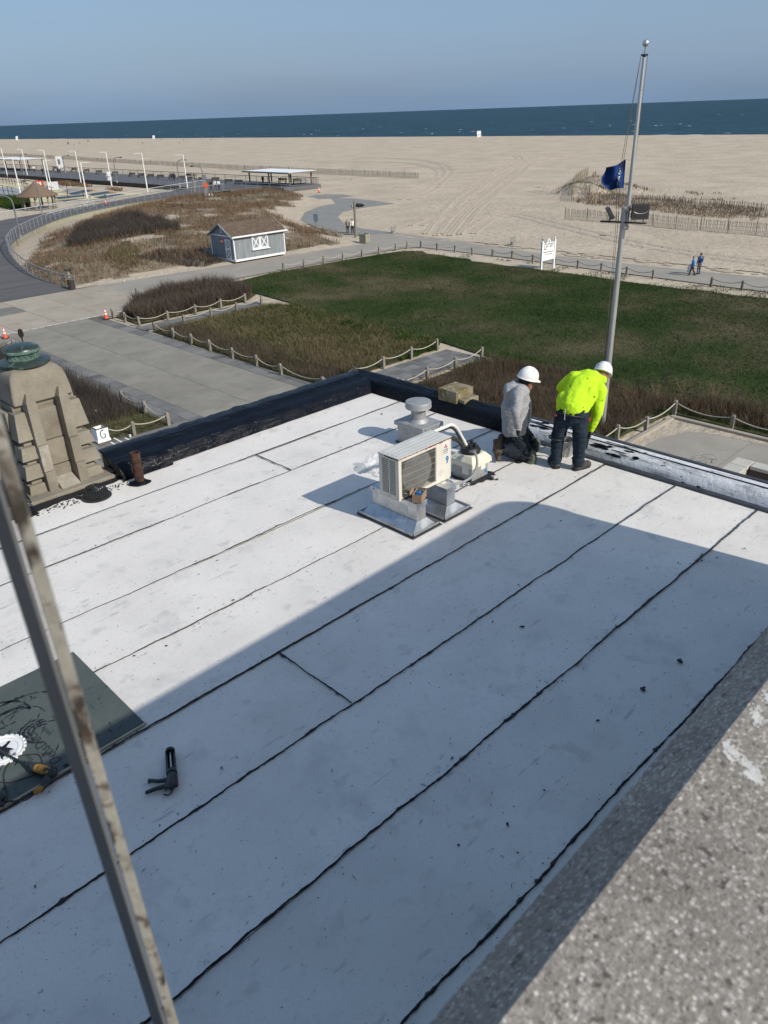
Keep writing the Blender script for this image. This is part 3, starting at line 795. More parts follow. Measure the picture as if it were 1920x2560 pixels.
scatter(bed3, 6000, (.10, .3), (.01, .025), .9, 'dune_grass_olive', 'bed_grass', 'rough low grass in the bed behind the stone tower', 1)
scatter(bed3, 1500, (.08, .22), (.01, .03), .9, 'blade_green', 'green_grass', 'green tufts by the rope behind the stone tower', 1, dens=lambda X, Y: (Y < 36.5))
z4 = [(27, 16.6), (35.4, 16.2), (36.6, 14), (37.2, 24), (36.4, 28.2), (27, 28.2)]
scatter(z4, 22000, (.2, .7), (.006, .014), .45, 'twig_red', 'dry_reeds', 'rusty brown dry stems between the roof edge and the lawn', 1, hs=hump(1.6, .5, .8))
scatter(z4, 15000, (.25, .75), (.006, .014), .5, 'twig_brown', 'dark_stems', 'dark stems among the rusty brown growth below the roof', 1, hs=hump(1.6))
scatter(z4, 6000, (.25, .8), (.005, .012), .55, 'twig_straw', 'pale_stems', 'pale straw stems among the rusty brown growth below the roof', 1, dens=lambda X, Y: vnoise(X, Y, 2) > .5)
scatter([(34.9, -6), (37.5, -6), (37.5, 15), (35.2, 15.6)], 9000, (.4, .8), (.010, .024), .45, 'twig_red', 'dry_reeds', 'rusty stems behind the rope of the terrace', 1, hs=hump(1.6), dens=lambda X, Y: vnoise(X, Y, 1.8) > .3)
scatter([(35.0, -6), (37.5, -6), (37.5, 15), (35.2, 15.9)], 14000, (.06, .2), (.02, .05), .8, 'blade_lush', 'ground_cover', 'low green ground cover behind the rope of the terrace')
scatter([(30.3, 15.9), (35.2, 15.7), (35.2, 17.2), (30.5, 18)], 3500, (.04, .14), (.015, .04), .9, 'blade_lush', 'green_grass', 'green grass at the corner of the terrace rope', dens=lambda X, Y: vnoise(X, Y, 1) > .4)
scatter([(36.2, 24), (38.4, 20), (38.2, 28.8), (33.5, 28.8)], 5000, (.08, .25), (.02, .05), .8, 'blade_lush', 'lush_grass', 'lush green margin between lawn and flagstone path', dens=lambda X, Y: vnoise(X, Y, 1.2) > .35)
# single bare shrubs
def shrub_mesh(seed, H=1.0, n0=9):
    r = random.Random(seed); mb = MB()
    def grow(p, d, L_, rad, dep):
        q = p + d * L_
        mb.path([p, p + d * L_ * .5 + Vector((r.uniform(-.03, .03), r.uniform(-.03, .03), 0)), q], [rad, rad * .85, rad * .65], 3, False)
        if dep == 0: return
        for _ in range(r.choice((2, 3, 3))):
            e = Vector((r.uniform(-1, 1), r.uniform(-1, 1), r.uniform(-.1, .9))).normalized()
            grow(q, (d * 1.1 + e * .75).normalized(), L_ * r.uniform(.55, .8), rad * .62, dep - 1)
    for _ in range(n0):
        a = r.random() * 2 * PI; t = r.uniform(.15, .75)
        grow(Vector((r.uniform(-.08, .08), r.uniform(-.08, .08), 0)), Vector((math.cos(a) * t, math.sin(a) * t, 1)).normalized(), H * r.uniform(.28, .42), .011, 3)
    return mb.mesh('bare_shrub')
SHR = [shrub_mesh(s, 1.0, 8) for s in (3, 4, 5)]
def shrub(x, y, k, s, label, m='twig_straw'):
    o = bpy.data.objects.new('bare_shrub', SHR[k].copy() if m else SHR[k]); COL.objects.link(o)
    o.data.materials.clear(); o.data.materials.append(MATS[m])
    o.location = (x, y, .02); o.scale = (s, s, s * random.uniform(.9, 1.1)); o.rotation_euler = (0, 0, random.random() * 6)
    return tag(o, label, 'shrub', 'bare shrubs below the roof')
for i, (px, py, s) in enumerate([(1570, 1010, 1.0), (1600, 985, 1.15), (1640, 1000, 1.1), (1665, 965, 1.0), (1705, 985, 1.2), (1740, 1015, .9), (1785, 1000, 1.25), (1560, 1075, .8), (1862, 1040, 1.0), (1900, 1050, 1.1), (1700, 1030, .8), (1835, 1010, .9)]):
    p = G(px, py)
    shrub(p.x, p.y, i % 3, s, '%s bare grey twiggy shrub counted from the flagpole foot rightwards' % ORD[i], 'twig_straw' if i % 2 == 0 else 'twig_brown')
def tuft(x, y, label):
    n = 130
    P = np.column_stack([x + rng.normal(0, .22, n), y + rng.normal(0, .22, n), np.full(n, .03)])
    tag(put('grass_tuft', blades(P, rng.uniform(.2, .45, n), rng.uniform(.03, .06, n), .7, name='grass_tuft', mid=1), 'blade_lush'), label, 'plant', 'dark green clumps at the lawn edge')
for i, (px, py) in enumerate([(868, 812), (898, 822), (1003, 850)]):
    p = G(px, py); tuft(p.x, p.y, 'dark green leafy clump at the lawn edge, %s from the left' % ORD[i])

# ------------------------------------------------------------------ boardwalk
inner = crom([(30.4, 71.4, .02), (29.7, 75.5, .3), (29.8, 80, .6), (31.6, 88.5, .95), (35.3, 99.2, 1.0), (42.0, 110.4, 1.0), (54.2, 124.2, 1.0), (71.4, 134, 1.0), (88, 137.4, 1.0), (101, 137.6, 1.0)], 10)
outer = crom([(12, 72.6, .02), (8, 80, .4), (10, 92, .9), (18, 106, 1.0), (30, 118, 1.0), (44.9, 127.6, 1.0), (62.5, 135.9, 1.0), (80, 144.5, 1.0), (92, 149.5, 1.0), (97, 152, 1.0)], 10)
vs = []
for a, b in zip(inner, outer):
    for k in range(7): vs.append(tuple(a.lerp(b, k / 6)))
fs = [(i * 7 + k, i * 7 + k + 1, i * 7 + k + 8, i * 7 + k + 7) for i in range(len(inner) - 1) for k in range(6)]
bwm = MB().add(vs, fs).mesh('boardwalk_ramp')
bw = struct(put('boardwalk', bwm, 'boardwalk_wood'))
mb = MB()
mb.box(93.4, 108.6, 137.62, 620, .2, .985)
mb.build('deck', 'boardwalk_far', bw)
mb = MB().box(101.0, 110.6, 130.5, 137.6, .2, .985)
mb.build('shelter_deck', 'boardwalk_far', bw)
# plank bulkhead under the inner edge: separate boards
bh = struct(bpy.data.objects.new('bulkhead', None)); COL.objects.link(bh)
pts = resample([p for p in inner if p.y > 77 and p.x < 80], .30)
pl = MB().box(-.14, .14, -.03, .03, -1.0, 0).mesh('plank')
pl.materials.append(MATS['timber_pale'])
rest = MB()
for i, (a, b) in enumerate(zip(pts, pts[1:])):
    t = (b - a); ang = math.atan2(t.y, t.x); c_ = (a + b) / 2; off = Vector((math.sin(ang), -math.cos(ang), 0)) * (.02 + random.uniform(0, .03))
    zt = c_.z - .14 - random.uniform(0, .04)
    if i < 150:
        o = put('plank', pl, None, bh, loc=c_ + off + Vector((0, 0, zt - c_.z))); o.rotation_euler = (0, 0, ang)
    else:
        rest.box(-.14, .14, -.03, .03, -1.0, 0, Matrix.Translation(c_ + off + Vector((0, 0, zt - c_.z))) @ Matrix.Rotation(ang, 4, 'Z'))
rest.build('planks', 'timber_pale', bh, kind='stuff')
mb = MB(); mb.path([p + Vector((.05, -.05, -.07)) for p in inner], .085, 4)
mb.build('edge_beam', 'rail_dark', bh)
mb = MB().box(93.25, 93.4, 152, 620, .0, .98); mb.box(93.15, 93.25, 152, 620, .85, .99)
wallb = struct(mb.build('bulkhead', 'wood_dark'))
# railings
def railing(name, label, P, m, h=1.05, wires=4, step=1.9, post_r=.03, rail_r=.05, double=False):
    t = thing(name, label, 'railing')
    MB().path([p + Vector((0, 0, h)) for p in P], rail_r, 6).build('top_rail', m, t, smooth=40)
    for k in range(wires):
        MB().path([p + Vector((0, 0, h * (k + .6) / (wires + .6))) for p in P], post_r * .55, 4).build('rail', m, t)
    pm = MB().tube((0, 0, -.1), (0, 0, h), post_r, post_r, 6)
    if double: pm.tube((.16, 0, -.1), (.16, 0, h), post_r, post_r, 6)
    pm = pm.mesh('post'); pm.materials.append(MATS[m])
    R_ = resample(P, step)
    for i, p in enumerate(R_):
        o = put('post', pm, None, t, loc=p)
        q = R_[min(i + 1, len(R_) - 1)] - R_[max(i - 1, 0)]
        o.rotation_euler = (0, 0, math.atan2(q.y, q.x))
    return t
IN = [p + Vector((0.0, 0, 0)) for p in inner]
railing('curved_railing', 'grey pipe railing curving round the dune side of the boardwalk', [p for p in IN if p.x < 93 or p.y < 100], 'rail_grey', 1.15, 4, 1.9, .022, .055, True)
OUT = [p for p in outer if p.x > 14]
railing('court_railing', 'pale pipe railing on the court side of the boardwalk curve', [p for p in OUT if p.x < 66], 'rail_white', 1.1, 4, 2.4, .022, .055)
railing('ramp_railing', 'pale railing running on past the courts towards the main boardwalk', [p for p in OUT if p.x > 66.5], 'rail_white', 1.1, 3, 2.8, .022, .05)
railing('stair_railing', 'white sloping handrail beside the thatched gazebo', crom([(52, 127.5, .2), (58, 131.0, .55), (63.5, 134.2, .9)], 6), 'rail_white', 1.0, 3, 1.8, .03, .055)
railing('sea_railing', 'dark railing along the sea side of the long boardwalk', [Vector((108.4, y, 1.0)) for y in np.arange(141.5, 420, 4.0)], 'rail_dark', 1.1, 3, 4.0, .05, .07)
railing('landside_railing', 'thin railing along the court side of the long boardwalk', [Vector((93.6, y, 1.0)) for y in np.arange(153, 420, 4.0)], 'rail_grey', 1.05, 2, 4.0, .035, .05)
railing('end_railing', 'dark railing round the deck end beside the open shelter', [Vector(p) for p in ((108.4, 141.0, 1), (110.4, 141.0, 1), (110.4, 137.5, 1), (110.4, 134.2, 1), (110.4, 130.8, 1), (107, 130.8, 1), (104, 130.8, 1))], 'rail_dark', 1.1, 3, 2.6, .045, .06)
railing('slope_railing', 'grey handrail of the ramp descending before the open shelter', [Vector(p) for p in ((96.5, 136.9, 1), (98.5, 134.0, .9), (100.3, 131.0, .7), (101.5, 127.5, .45))], 'rail_grey', 1.0, 2, 2.5, .03, .05)

# ------------------------------------------------------------------ dune inside the curve
arc = [(p.x, p.y) for p in inner if p.y > 73]
DUNE = [(31.2, 72.4), (34.5, 71.6), (40, 72.3), (46.5, 71.0), (54, 70.9), (60, 70.2), (64.6, 70.2), (67.2, 73.8), (68.6, 79), (70.2, 85.5), (74.2, 94), (81, 101.3), (88, 106.4), (92, 107), (97.5, 116), (99.5, 123), (101, 131)] + arc[::-1]
DP = np.array(DUNE[:17]); AP = np.array(arc)
def dune_z(X, Y):
    X, Y = np.asarray(X, float), np.asarray(Y, float)
    dp, da = segd(X, Y, DP), segd(X, Y, AP)
    k = np.clip(dp / 7, 0, 1); k = k * k * (3 - 2 * k)
    m_ = np.clip(da / 10, 0, 1); m_ = m_ * m_ * (3 - 2 * m_)
    return .03 + k * (.15 + m_ * (.35 + .9 * vnoise(X, Y, 11)) + .25 * vnoise(X, Y, 3.2)) - .1 * (1 - m_) * (da < 3)
gx, gy = np.arange(28.5, 102, .9), np.arange(70, 140, .9)
X_, Y_ = np.meshgrid(gx, gy, indexing='ij')
Z_ = dune_z(X_, Y_)
ins = inpoly(X_, Y_, DUNE)
near_in = ins.copy()
for dx in (-1, 0, 1):
    for dy in (-1, 0, 1): near_in |= np.roll(np.roll(ins, dx, 0), dy, 1)
Z_ = np.where(ins, Z_, -.08)
i_ = (np.arange(len(gx) - 1)[:, None] * len(gy) + np.arange(len(gy) - 1)[None])
okc = near_in[:-1, :-1] & near_in[1:, 1:] & near_in[1:, :-1] & near_in[:-1, 1:]
# keep clear of the boardwalk deck
i_ = i_[okc]
me = mesh_np('dune', np.stack([X_, Y_, Z_], -1).reshape(-1, 3), np.stack([i_, i_ + len(gy), i_ + len(gy) + 1, i_ + 1], 1))
me.materials.append(MATS['dune_soil']); me.materials.append(MATS['sand_soft'])
cx_ = np.array([p.center[:] for p in me.polygons])
def sandy(X, Y):
    d_ = segd(X, Y, AP)
    return ((d_ < .6 + 6.5 * vnoise(X, Y, 6) * np.clip((Y - 88) / 12, 0.05, 1)) & (Y > 86) & (X < 84)) | (vnoise(X + 17, Y + 5, 3.4) > .80) | (segd(X, Y, DP) < .9 + 1.0 * vnoise(X, Y, 1.5)) | ((X > 70) & (segd(X, Y, DP) < 5.5 * vnoise(X, Y, 5)))
me.polygons.foreach_set('material_index', np.where(sandy(cx_[:, 0], cx_[:, 1]), 1, 0).astype(np.int32))
struct(put('dune', me, None, smooth=True))
dz = lambda X, Y: dune_z(X, Y) - .03
shed_box = lambda X, Y: ~((X > 46.6) & (X < 55.2) & (Y > 70) & (Y < 76.6))
scatter(DUNE, 46000, (.35, .85), (.025, .06), .55, 'dune_grass', 'dune_grass', 'dry tan beach grass covering the dune inside the boardwalk curve', 1, z=dz, dens=lambda X, Y: (~sandy(X, Y)) & shed_box(X, Y) & (vnoise(X, Y, 2.3) > .22), hs=hump(4, .6, .8))
scatter(DUNE, 12000, (.25, .6), (.03, .06), .6, 'dune_grass_olive', 'olive_grass', 'olive patches of beach grass on the dune', 1, z=dz, dens=lambda X, Y: (~sandy(X, Y)) & shed_box(X, Y) & (vnoise(X + 9, Y, 6) > .5))
shp = [(lambda p: (p.x, p.y))(G(x * .38577, 320 + y * .38577, .9)) for x, y in [(440, 770), (480, 715), (600, 645), (780, 590), (900, 585), (1080, 620), (1180, 670), (950, 715), (700, 765), (560, 785)]]
scatter(shp, 24000, (.5, 1.35), (.02, .05), .5, 'twig_dark', 'dark_thicket', 'dark leafless thicket on the crest of the dune', 1, z=dz, hs=hump(3, .55, .75), cat='thicket')
sh2 = [(lambda p: (p.x, p.y))(G(x * .38577, 320 + y * .38577, .4)) for x, y in [(680, 890), (720, 830), (850, 800), (920, 830), (900, 900), (780, 930)]]
scatter(sh2, 2600, (.2, .5), (.02, .05), .5, 'dune_grass_olive', 'low_thicket', 'low olive thicket lower on the dune slope', 1, z=dz, hs=hump(3, .55, .75), cat='thicket')
scatter([(44, 71.4), (47.2, 72.0), (47.2, 77), (44, 80), (40, 78)], 3000, (.3, .6), (.02, .05), .5, 'twig_dark', 'dark_grass', 'dark grass beside the grey shed', 1, z=dz)  # dark twig colour on the stems left of the shed
# ------------------------------------------------------------------ the lower building whose roof fills the picture
lower = thing('lower_building', 'low stone building with a flat white sheeted roof edged in glossy black tar', 'building')
XR, YL = 8.24, 8.98     # outer faces of the seaward and the left wall
MB().box(-9, XR - .02, -7, YL - .14, 0, ROOF - .02).build('wall', 'wall_stone', lower)
SEAM = [-.9, .64, 1.555, 2.47, 3.405, 4.315, 5.185, 6.05, 7.10, 7.85, 8.52]
CROSS = {4: (2.87,), 8: (5.24,), 2: (-1.2,), 6: (-.6,)}
for i, (a, b) in enumerate(zip(SEAM, SEAM[1:])):
    xs_ = [-6.0] + list(CROSS.get(i, ())) + [7.99]
    for x0, x1 in zip(xs_, xs_[1:]):
        nx = int((x1 - x0) / .25) + 1
        vs = []; fs = []
        for ix in range(nx + 1):
            for iy in range(4):
                x = x0 + (x1 - x0) * ix / nx; y = a + (b - a) * iy / 3
                z = ROOF + .004 * (i % 2) + .003 * math.sin(x * 1.3 + i * 2) + .004 * (vnoise(np.array([x * 3]), np.array([y * 3]), 1)[0] - .5)
                if b > 8.4 and 2.2 < x < 3.9 and iy == 3: z += .01
                vs.append((x, y, z))
        fs = [(p * 4 + q_, p * 4 + 4 + q_, p * 4 + 5 + q_, p * 4 + 1 + q_) for p in range(nx) for q_ in range(3)]
        put('roof_sheet', MB().add(vs, fs).mesh('roof_sheet'), 'roof_white', lower, smooth=True)
def ragged(p0, p1, w, seed, z=.0185, blot=.9, th=None, step=.022, gaps=0.0):
    """a bled line of tar squeezed out of a seam: uneven width, blots"""
    r = random.Random(seed)
    p0, p1 = Vector((*p0, 0)), Vector((*p1, 0))
    L_ = (p1 - p0).length; t = (p1 - p0) / L_; nv = Vector((-t.y, t.x, 0))
    n = int(L_ / step); vs = []; off = 0.0; wid = w; b = 0; env = 1.0
    for i in range(n + 1):
        off = off * .93 + r.uniform(-.0034, .0034)
        wid = wid * .55 + .45 * w * r.uniform(.25, 1.75)
        if r.random() < .10 * blot: b = r.uniform(.8, 2.6) * w
        b *= .55
        if gaps and r.random() < gaps: env = r.choice((.12, .35, 1.0, 1.0))
        c_ = p0 + t * (L_ * i / n)
        up, dn = off + (wid * .5 + b * r.uniform(.2, 1)) * env, off - (wid * .5 + b * r.uniform(0, .5)) * env
        vs += [(c_.x + nv.x * dn, c_.y + nv.y * dn, ROOF + z - .006), (c_.x + nv.x * off, c_.y + nv.y * off, ROOF + z + .004 * env), (c_.x + nv.x * up, c_.y + nv.y * up, ROOF + z - .006)]
    return vs, [(3 * i + k, 3 * i + 3 + k, 3 * i + 4 + k, 3 * i + 1 + k) for i in range(n) for k in range(2)]
for i, y in enumerate(SEAM[1:-1]):
    vs, fs = ragged((-6, y), (7.98, y), (.031 if y < 1 else .0140) if y < 4.5 else .0100, 100 + i, gaps=0.0 if y < 5 else .03)
    put('tar_seam', MB().add(vs, fs).mesh('tar_seam'), 'seam_tar', lower)
for i, xs_ in CROSS.items():
    for x in xs_:
        if x < 0: continue
        vs, fs = ragged((x, SEAM[i] + .01), (x, SEAM[i + 1] - .01), .013, 300 + i)
        put('tar_seam', MB().add(vs, fs).mesh('tar_seam'), 'seam_tar', lower)
# loose granules and tar crumbs swept along the seams
mb = MB()
for _ in range(2600):
    i = random.randrange(1, len(SEAM) - 2); y = SEAM[i] + abs(random.gauss(0, .10)) * random.choice((1, 1, -1)); x = random.uniform(-2, 7.9)
    r = random.uniform(.0012, .004) * (1 if random.random() < .95 else 2.2)
    mb.cbox((x, y, ROOF + .0135), (r * random.uniform(1, 2.5), r, r), random.random() * 3)
for _ in range(700):
    x, y = random.uniform(-1, 7.9), random.uniform(.7, 8.2); r = random.uniform(.001, .0045)
    mb.cbox((x, y, ROOF + .012), (r * random.uniform(1, 3), r, r * .7), random.random() * 3)
mb.build('tar_crumbs', 'seam_tar', lower, kind='stuff')
# thin black smears flicked over the sheets
mb = MB()
for _ in range(420):
    x, y = random.uniform(-.5, 7.8), random.uniform(.7, 8.1); a = random.gauss(0.4, .7); L_ = random.uniform(.012, .06); w = random.uniform(.0008, .003)
    d = Vector((math.cos(a), math.sin(a), 0)); nv = Vector((-d.y, d.x, 0)); c_ = Vector((x, y, ROOF + .0125))
    mb.add([c_ - d * L_ / 2, c_ - nv * w + d * L_ * .1, c_ + d * L_ / 2, c_ + nv * w], [(0, 1, 2, 3)])
mb.build('tar_smears', 'seam_tar', lower, kind='stuff')

# parapet swept from a profile: (distance inwards->outwards, height)
def sweep(prof, a0, a1, axis, jitter, seed, n=None, fine=1, rough=0.0):
    r = random.Random(seed)
    n = n or max(2, int((a1 - a0) / (.12 if fine == 1 else .03)))
    if fine > 1:
        q = []
        for (d0, z0), (d1, z1) in zip(prof, prof[1:]):
            m_ = fine if abs(z0 - z1) < .1 and z1 > 0 and z0 > .02 else 1
            q += [(d0 + (d1 - d0) * t / m_, z0 + (z1 - z0) * t / m_) for t in range(m_)]
        prof = q + [prof[-1]]
    vs, fs = [], []
    k = len(prof)
    S = .12
    ofs = [r.uniform(-1, 1) for _ in range(int((a1 - a0) / S) + 4)]
    for i in range(n + 1):
        a = a0 + (a1 - a0) * i / n
        u = (a - a0) / S; iu = int(u); g = u - iu
        o = ofs[iu] * (1 - g) + ofs[iu + 1] * g
        for j, (d, z) in enumerate(prof):
            inner = 0 < j < k - 1
            jj = jitter * o
            if inner and fine > 1:
                e = (vnoise(np.array([a * 1.0]), np.array([j * 1.7 + seed * 3]), .14)[0] - .5) + .8 * (vnoise(np.array([a + 7]), np.array([j * .9 + seed]), .045)[0] - .5)
                jj += rough * e
            elif inner: jj += jitter * r.uniform(-.4, .4)
            x_, z_ = d + jj * .6, ROOF + z + (jj * .7 if inner else 0)
            vs.append((a, x_, z_) if axis == 'x' else (x_, a, z_))
    fs = [(i * k + j, (i + 1) * k + j, (i + 1) * k + j + 1, i * k + j + 1) for i in range(n) for j in range(k - 1)]
    m_ = MB().add(vs, fs)
    for e in (0, n):
        m_.add([vs[e * k + j] for j in range(k)], [tuple(range(k))])
    return m_
prof_l = [(8.47, .012), (8.49, .06), (8.515, .115), (8.56, .165), (8.63, .195), (8.70, .205), (8.76, .225), (8.80, .255), (8.90, .265), (8.985, .262), (8.995, .22), (8.995, -.15)]
sweep(prof_l, 3.70, 8.02, 'x', .008, 1, None, 4, .010).build('tar_parapet', 'tar', lower, smooth=60)
sweep(prof_l, 0.2, 2.50, 'x', .010, 2, None, 4, .010).build('tar_parapet', 'tar', lower, smooth=60)
# ends of the rolled membrane: bulging laps
def lap(x0, x1, seed):
    p = [(8.40, .012), (8.41, .08), (8.45, .155), (8.53, .205), (8.63, .222), (8.72, .235), (8.80, .275), (8.9, .283), (8.99, .27)]
    return sweep(p, x0, x1, 'x', .008, seed, 8)
lap(3.66, 4.35, 3).build('membrane_lap', 'tar', lower, smooth=60)
lap(1.75, 2.56, 4).build('membrane_lap', 'tar', lower, smooth=60)
# ragged tar along the stone ledge by the tower
def blob(pts, z, seed, jag=.03, n=3):
    r = random.Random(seed); out = []
    for i, p in enumerate(pts):
        q = pts[(i + 1) % len(pts)]
        for k in range(n):
            t = k / n
            out.append((p[0] + (q[0] - p[0]) * t + r.uniform(-jag, jag), p[1] + (q[1] - p[1]) * t + r.uniform(-jag, jag)))
    return [(x, y, z) for x, y in out], [tuple(range(len(out)))]
def blot(nm, pts, z, seed, jag=.02, par=None, m='seam_tar', n=3):
    v, f = blob(pts, ROOF + z, seed, jag, n)
    me = bpy.data.meshes.new(nm); me.from_pydata(v, [], f)
    bm = bmesh.new(); bm.from_mesh(me); bmesh.ops.triangulate(bm, faces=bm.faces); bmesh.ops.recalc_face_normals(bm, faces=bm.faces); bm.to_mesh(me); bm.free()
    return put(nm, me, m, par)
blot('tar_patch', [(2.45, 8.36), (2.75, 8.42), (3.05, 8.44), (3.30, 8.45), (3.72, 8.48), (3.72, 8.585), (2.45, 8.585)], .018, 5, .018, lower, n=6)
blot('tar_patch', [(3.02, 8.42), (3.08, 8.44), (3.20, 8.24), (3.12, 8.20)], .0185, 6, .012, lower)
blot('tar_patch', [(2.3, 8.30), (2.60, 8.33), (2.58, 8.5), (2.3, 8.5)], .0182, 7, .02, lower)
mb = MB()
for _ in range(150):
    x = random.uniform(2.5, 3.7); y = 8.40 - abs(random.gauss(0, .07)); r = random.uniform(.004, .016)
    mb.cbox((x, y, ROOF + .013), (r * random.uniform(1, 2), r, .004), random.random() * 3)
mb.build('tar_spots', 'seam_tar', lower, kind='stuff')
# seaward parapet: tar coated as far as the workers, bare white beyond
prof_r = [(7.95, .012), (7.965, .06), (7.985, .12), (8.01, .17), (8.05, .195), (8.10, .205), (8.15, .22), (8.20, .235), (8.245, .232), (8.255, .19), (8.255, -.2)]
sweep(prof_r, 5.72, 8.99, 'y', .006, 11, None, 4, .008).build('tar_parapet', 'tar_y', lower, smooth=60)
prof_w = [(7.985, .012), (8.0, .07), (8.03, .13), (8.075, .175), (8.12, .19), (8.125, .196), (8.17, .205), (8.215, .208)]
sweep(prof_w, -6, 5.72, 'y', .003, 12).build('white_upstand', 'white_flash', lower, smooth=60)
sweep([(8.205, .20), (8.205, .222), (8.255, .222), (8.258, .17), (8.258, -.25)], -6, 5.72, 'y', .0015, 13).build('metal_lip', 'dark_edge', lower)
sweep([(7.935, .010), (7.95, .028), (7.985, .036), (8.005, .045)], -6, 5.72, 'y', .004, 14).build('base_strip', 'dark_edge', lower)
sweep([(8.118, .19), (8.122, .203), (8.128, .203), (8.131, .195)], -6, 5.72, 'y', .0015, 15).build('lap_line', 'dark_edge', lower)
# fresh tar brushed on the bare upstand
def smear(cx, cy, L_, w, seed, n=14):
    r = random.Random(seed); mb = MB()
    for k in range(n):
        y0 = cy + r.gauss(0, L_ * .3); l = L_ * r.uniform(.15, .6); d = r.gauss(0, w)
        t = min(max(.5 + d / .3, .05), .95)
        ww = r.uniform(.004, .018)
        def P_(y, t_):
            # position on the upstand: t 0 at its foot, 1 at the top
            pr = prof_w; f = t_ * (len(pr) - 1); i = min(int(f), len(pr) - 2); g = f - i
            return Vector((pr[i][0] + (pr[i + 1][0] - pr[i][0]) * g - .004, y, ROOF + pr[i][1] + (pr[i + 1][1] - pr[i][1]) * g + .005))
        m_ = 8; a, b = [], []
        for j in range(m_ + 1):
            y = y0 + l * (j / m_ - .5); e = math.sin(PI * j / m_) ** .6 * r.uniform(.6, 1.2)
            a.append(P_(y, min(max(t - ww * 3 * e, 0), 1))); b.append(P_(y, min(max(t + ww * 3 * e, 0), 1)))
        mb.add(a + b, [(j, j + 1, j + 2 + m_, j + 1 + m_) for j in range(m_)])
    return mb
smear(0, 5.35, .55, .07, 21, 13).build('tar_smear', 'tar_y', lower, kind='stuff')
smear(0, 4.28, .50, .07, 22, 13).build('tar_smear', 'tar_y', lower, kind='stuff')
smear(0, 3.98, .25, .05, 23, 5).build('tar_smear', 'tar_y', lower, kind='stuff')
smear(0, 3.2, .25, .08, 24, 3).build('tar_smear', 'seam_tar', lower, kind='stuff')
# stone block standing out of the seaward parapet
M_ = Matrix.Translation((8.24, 6.98, ROOF))
blk = thing('stone_block', 'mossy stepped stone block built into the black roof edge', 'stone block', (8.22, 6.93, ROOF + .05))
MB().box(-.19, .19, -.13, .22, -.2, .31).build('upper_stone', 'stone_moss', blk, bevel=.012)
MB().box(-.15, .17, -.25, -.13, -.2, .20).build('lower_stone', 'stone_moss', blk, bevel=.012)

# ------------------------------------------------------------------ stone tower with its copper cap beside the left roof edge
tw = thing('stone_tower', 'stepped tan stone tower with ribbed face and green copper cap at the roof edge', 'tower', (3.13, 9.22, ROOF))
def frus(x0, x1, y0, y1, z0, x0b, x1b, y0b, y1b, z1):
    return MB().loft([[(x0, y0, z0), (x1, y0, z0), (x1, y1, z0), (x0, y1, z0)], [(x0b, y0b, z1), (x1b, y0b, z1), (x1b, y1b, z1), (x0b, y1b, z1)]])
MB().box(-.33, .33, -.30, .36, -9.6, 1.02).build('core', 'stone_tan', tw)
# shoulder with sloping shoulders and rounded crown
frus(-.365, .365, -.295, .385, 1.02, -.362, .362, -.295, .385, 1.088).build('ledge', 'stone_tan', tw, bevel=.006)
rings = []
for z, s_ in ((1.09, .350), (1.22, .338), (1.33, .322), (1.40, .300), (1.445, .265), (1.472, .21)):
    rings.append([(-s_, -s_ * .985, z), (s_, -s_ * .985, z), (s_, s_ * 1.06, z), (-s_, s_ * 1.06, z)])
MB().loft(rings).build('crown', 'stone_tan', tw, bevel=.02, smooth=45)
# corner blocks in flaring tiers, undercut below each
tiers = [(.70, 1.02, .385, .425), (.47, .62, .415, .445), (.24, .40, .43, .462), (-.02, .16, .44, .475)]
tw_necks = [(.62, .70, .40), (.40, .47, .42), (.16, .24, .435)]
for sx in (-1, 1):
    for sy in (-1, 1):
        def cb(z0, z1, wt, wb, nm='stone_block'):
            a = [(sx * .20, sy * .2), (sx * wb, sy * .2), (sx * wb, sy * wb * .99), (sx * .20, sy * wb * .99)]
            b = [(sx * .20, sy * .2), (sx * wt, sy * .2), (sx * wt, sy * wt * .99), (sx * .20, sy * wt * .99)]
            MB().loft([[(x, y, z0) for x, y in a], [(x, y, z1) for x, y in b]]).build(nm, 'stone_tan', tw, bevel=.006)
        for z0, z1, wt, wb in tiers: cb(z0, z1, wt, wb)
        for z0, z1, w in tw_necks: cb(z0, z1, w - .045, w - .04)
        cb(-9.6, -.02, .43, .43)
# ribs (pilasters) on each face with pointed tops; panels between
def rib(face, u, pale=False):
    M = Matrix.Rotation(face, 4, 'Z')
    d = .50
    for z0, z1, dd, mm in ((.62, 1.12, .47, 'stone_tan'), (.30, .617, .495, 'stone_pale' if pale else 'stone_tan'), (-.05 if face == 0 else -9.6, .297, .515, 'stone_tan')):
        m_ = MB()
        m_.box(u - .058, u + .058, -dd, -.29, z0, z1, M)
        m_.build('rib_stone', mm, tw, bevel=.006)
    m_ = MB()
    base = [M @ Vector(p) for p in ((u - .058, -.47, 1.121), (u + .058, -.47, 1.121), (u + .058, -.30, 1.121), (u - .058, -.30, 1.121))]
    top = [M @ Vector(p) for p in ((u - .006, -.372, 1.215), (u + .006, -.372, 1.215), (u + .006, -.30, 1.215), (u - .006, -.30, 1.215))]
    m_.loft([base, top]).build('rib_cap', 'stone_tan', tw, bevel=.005)
rib(0, -.195, True); rib(0, .185)
for z0, z1, mm in ((.62, 1.0, 'stone_tan'), (.30, .61, 'stone_tan'), (.02, .29, 'stone_tan')):
    MB().box(-.138, .128, -.335 - .012 * (z0 < .5) - .012 * (z0 < .2), -.29, z0, z1).build('panel_stone', mm, tw, bevel=.005)
M90 = Matrix.Rotation(-PI / 2, 4, 'Z')
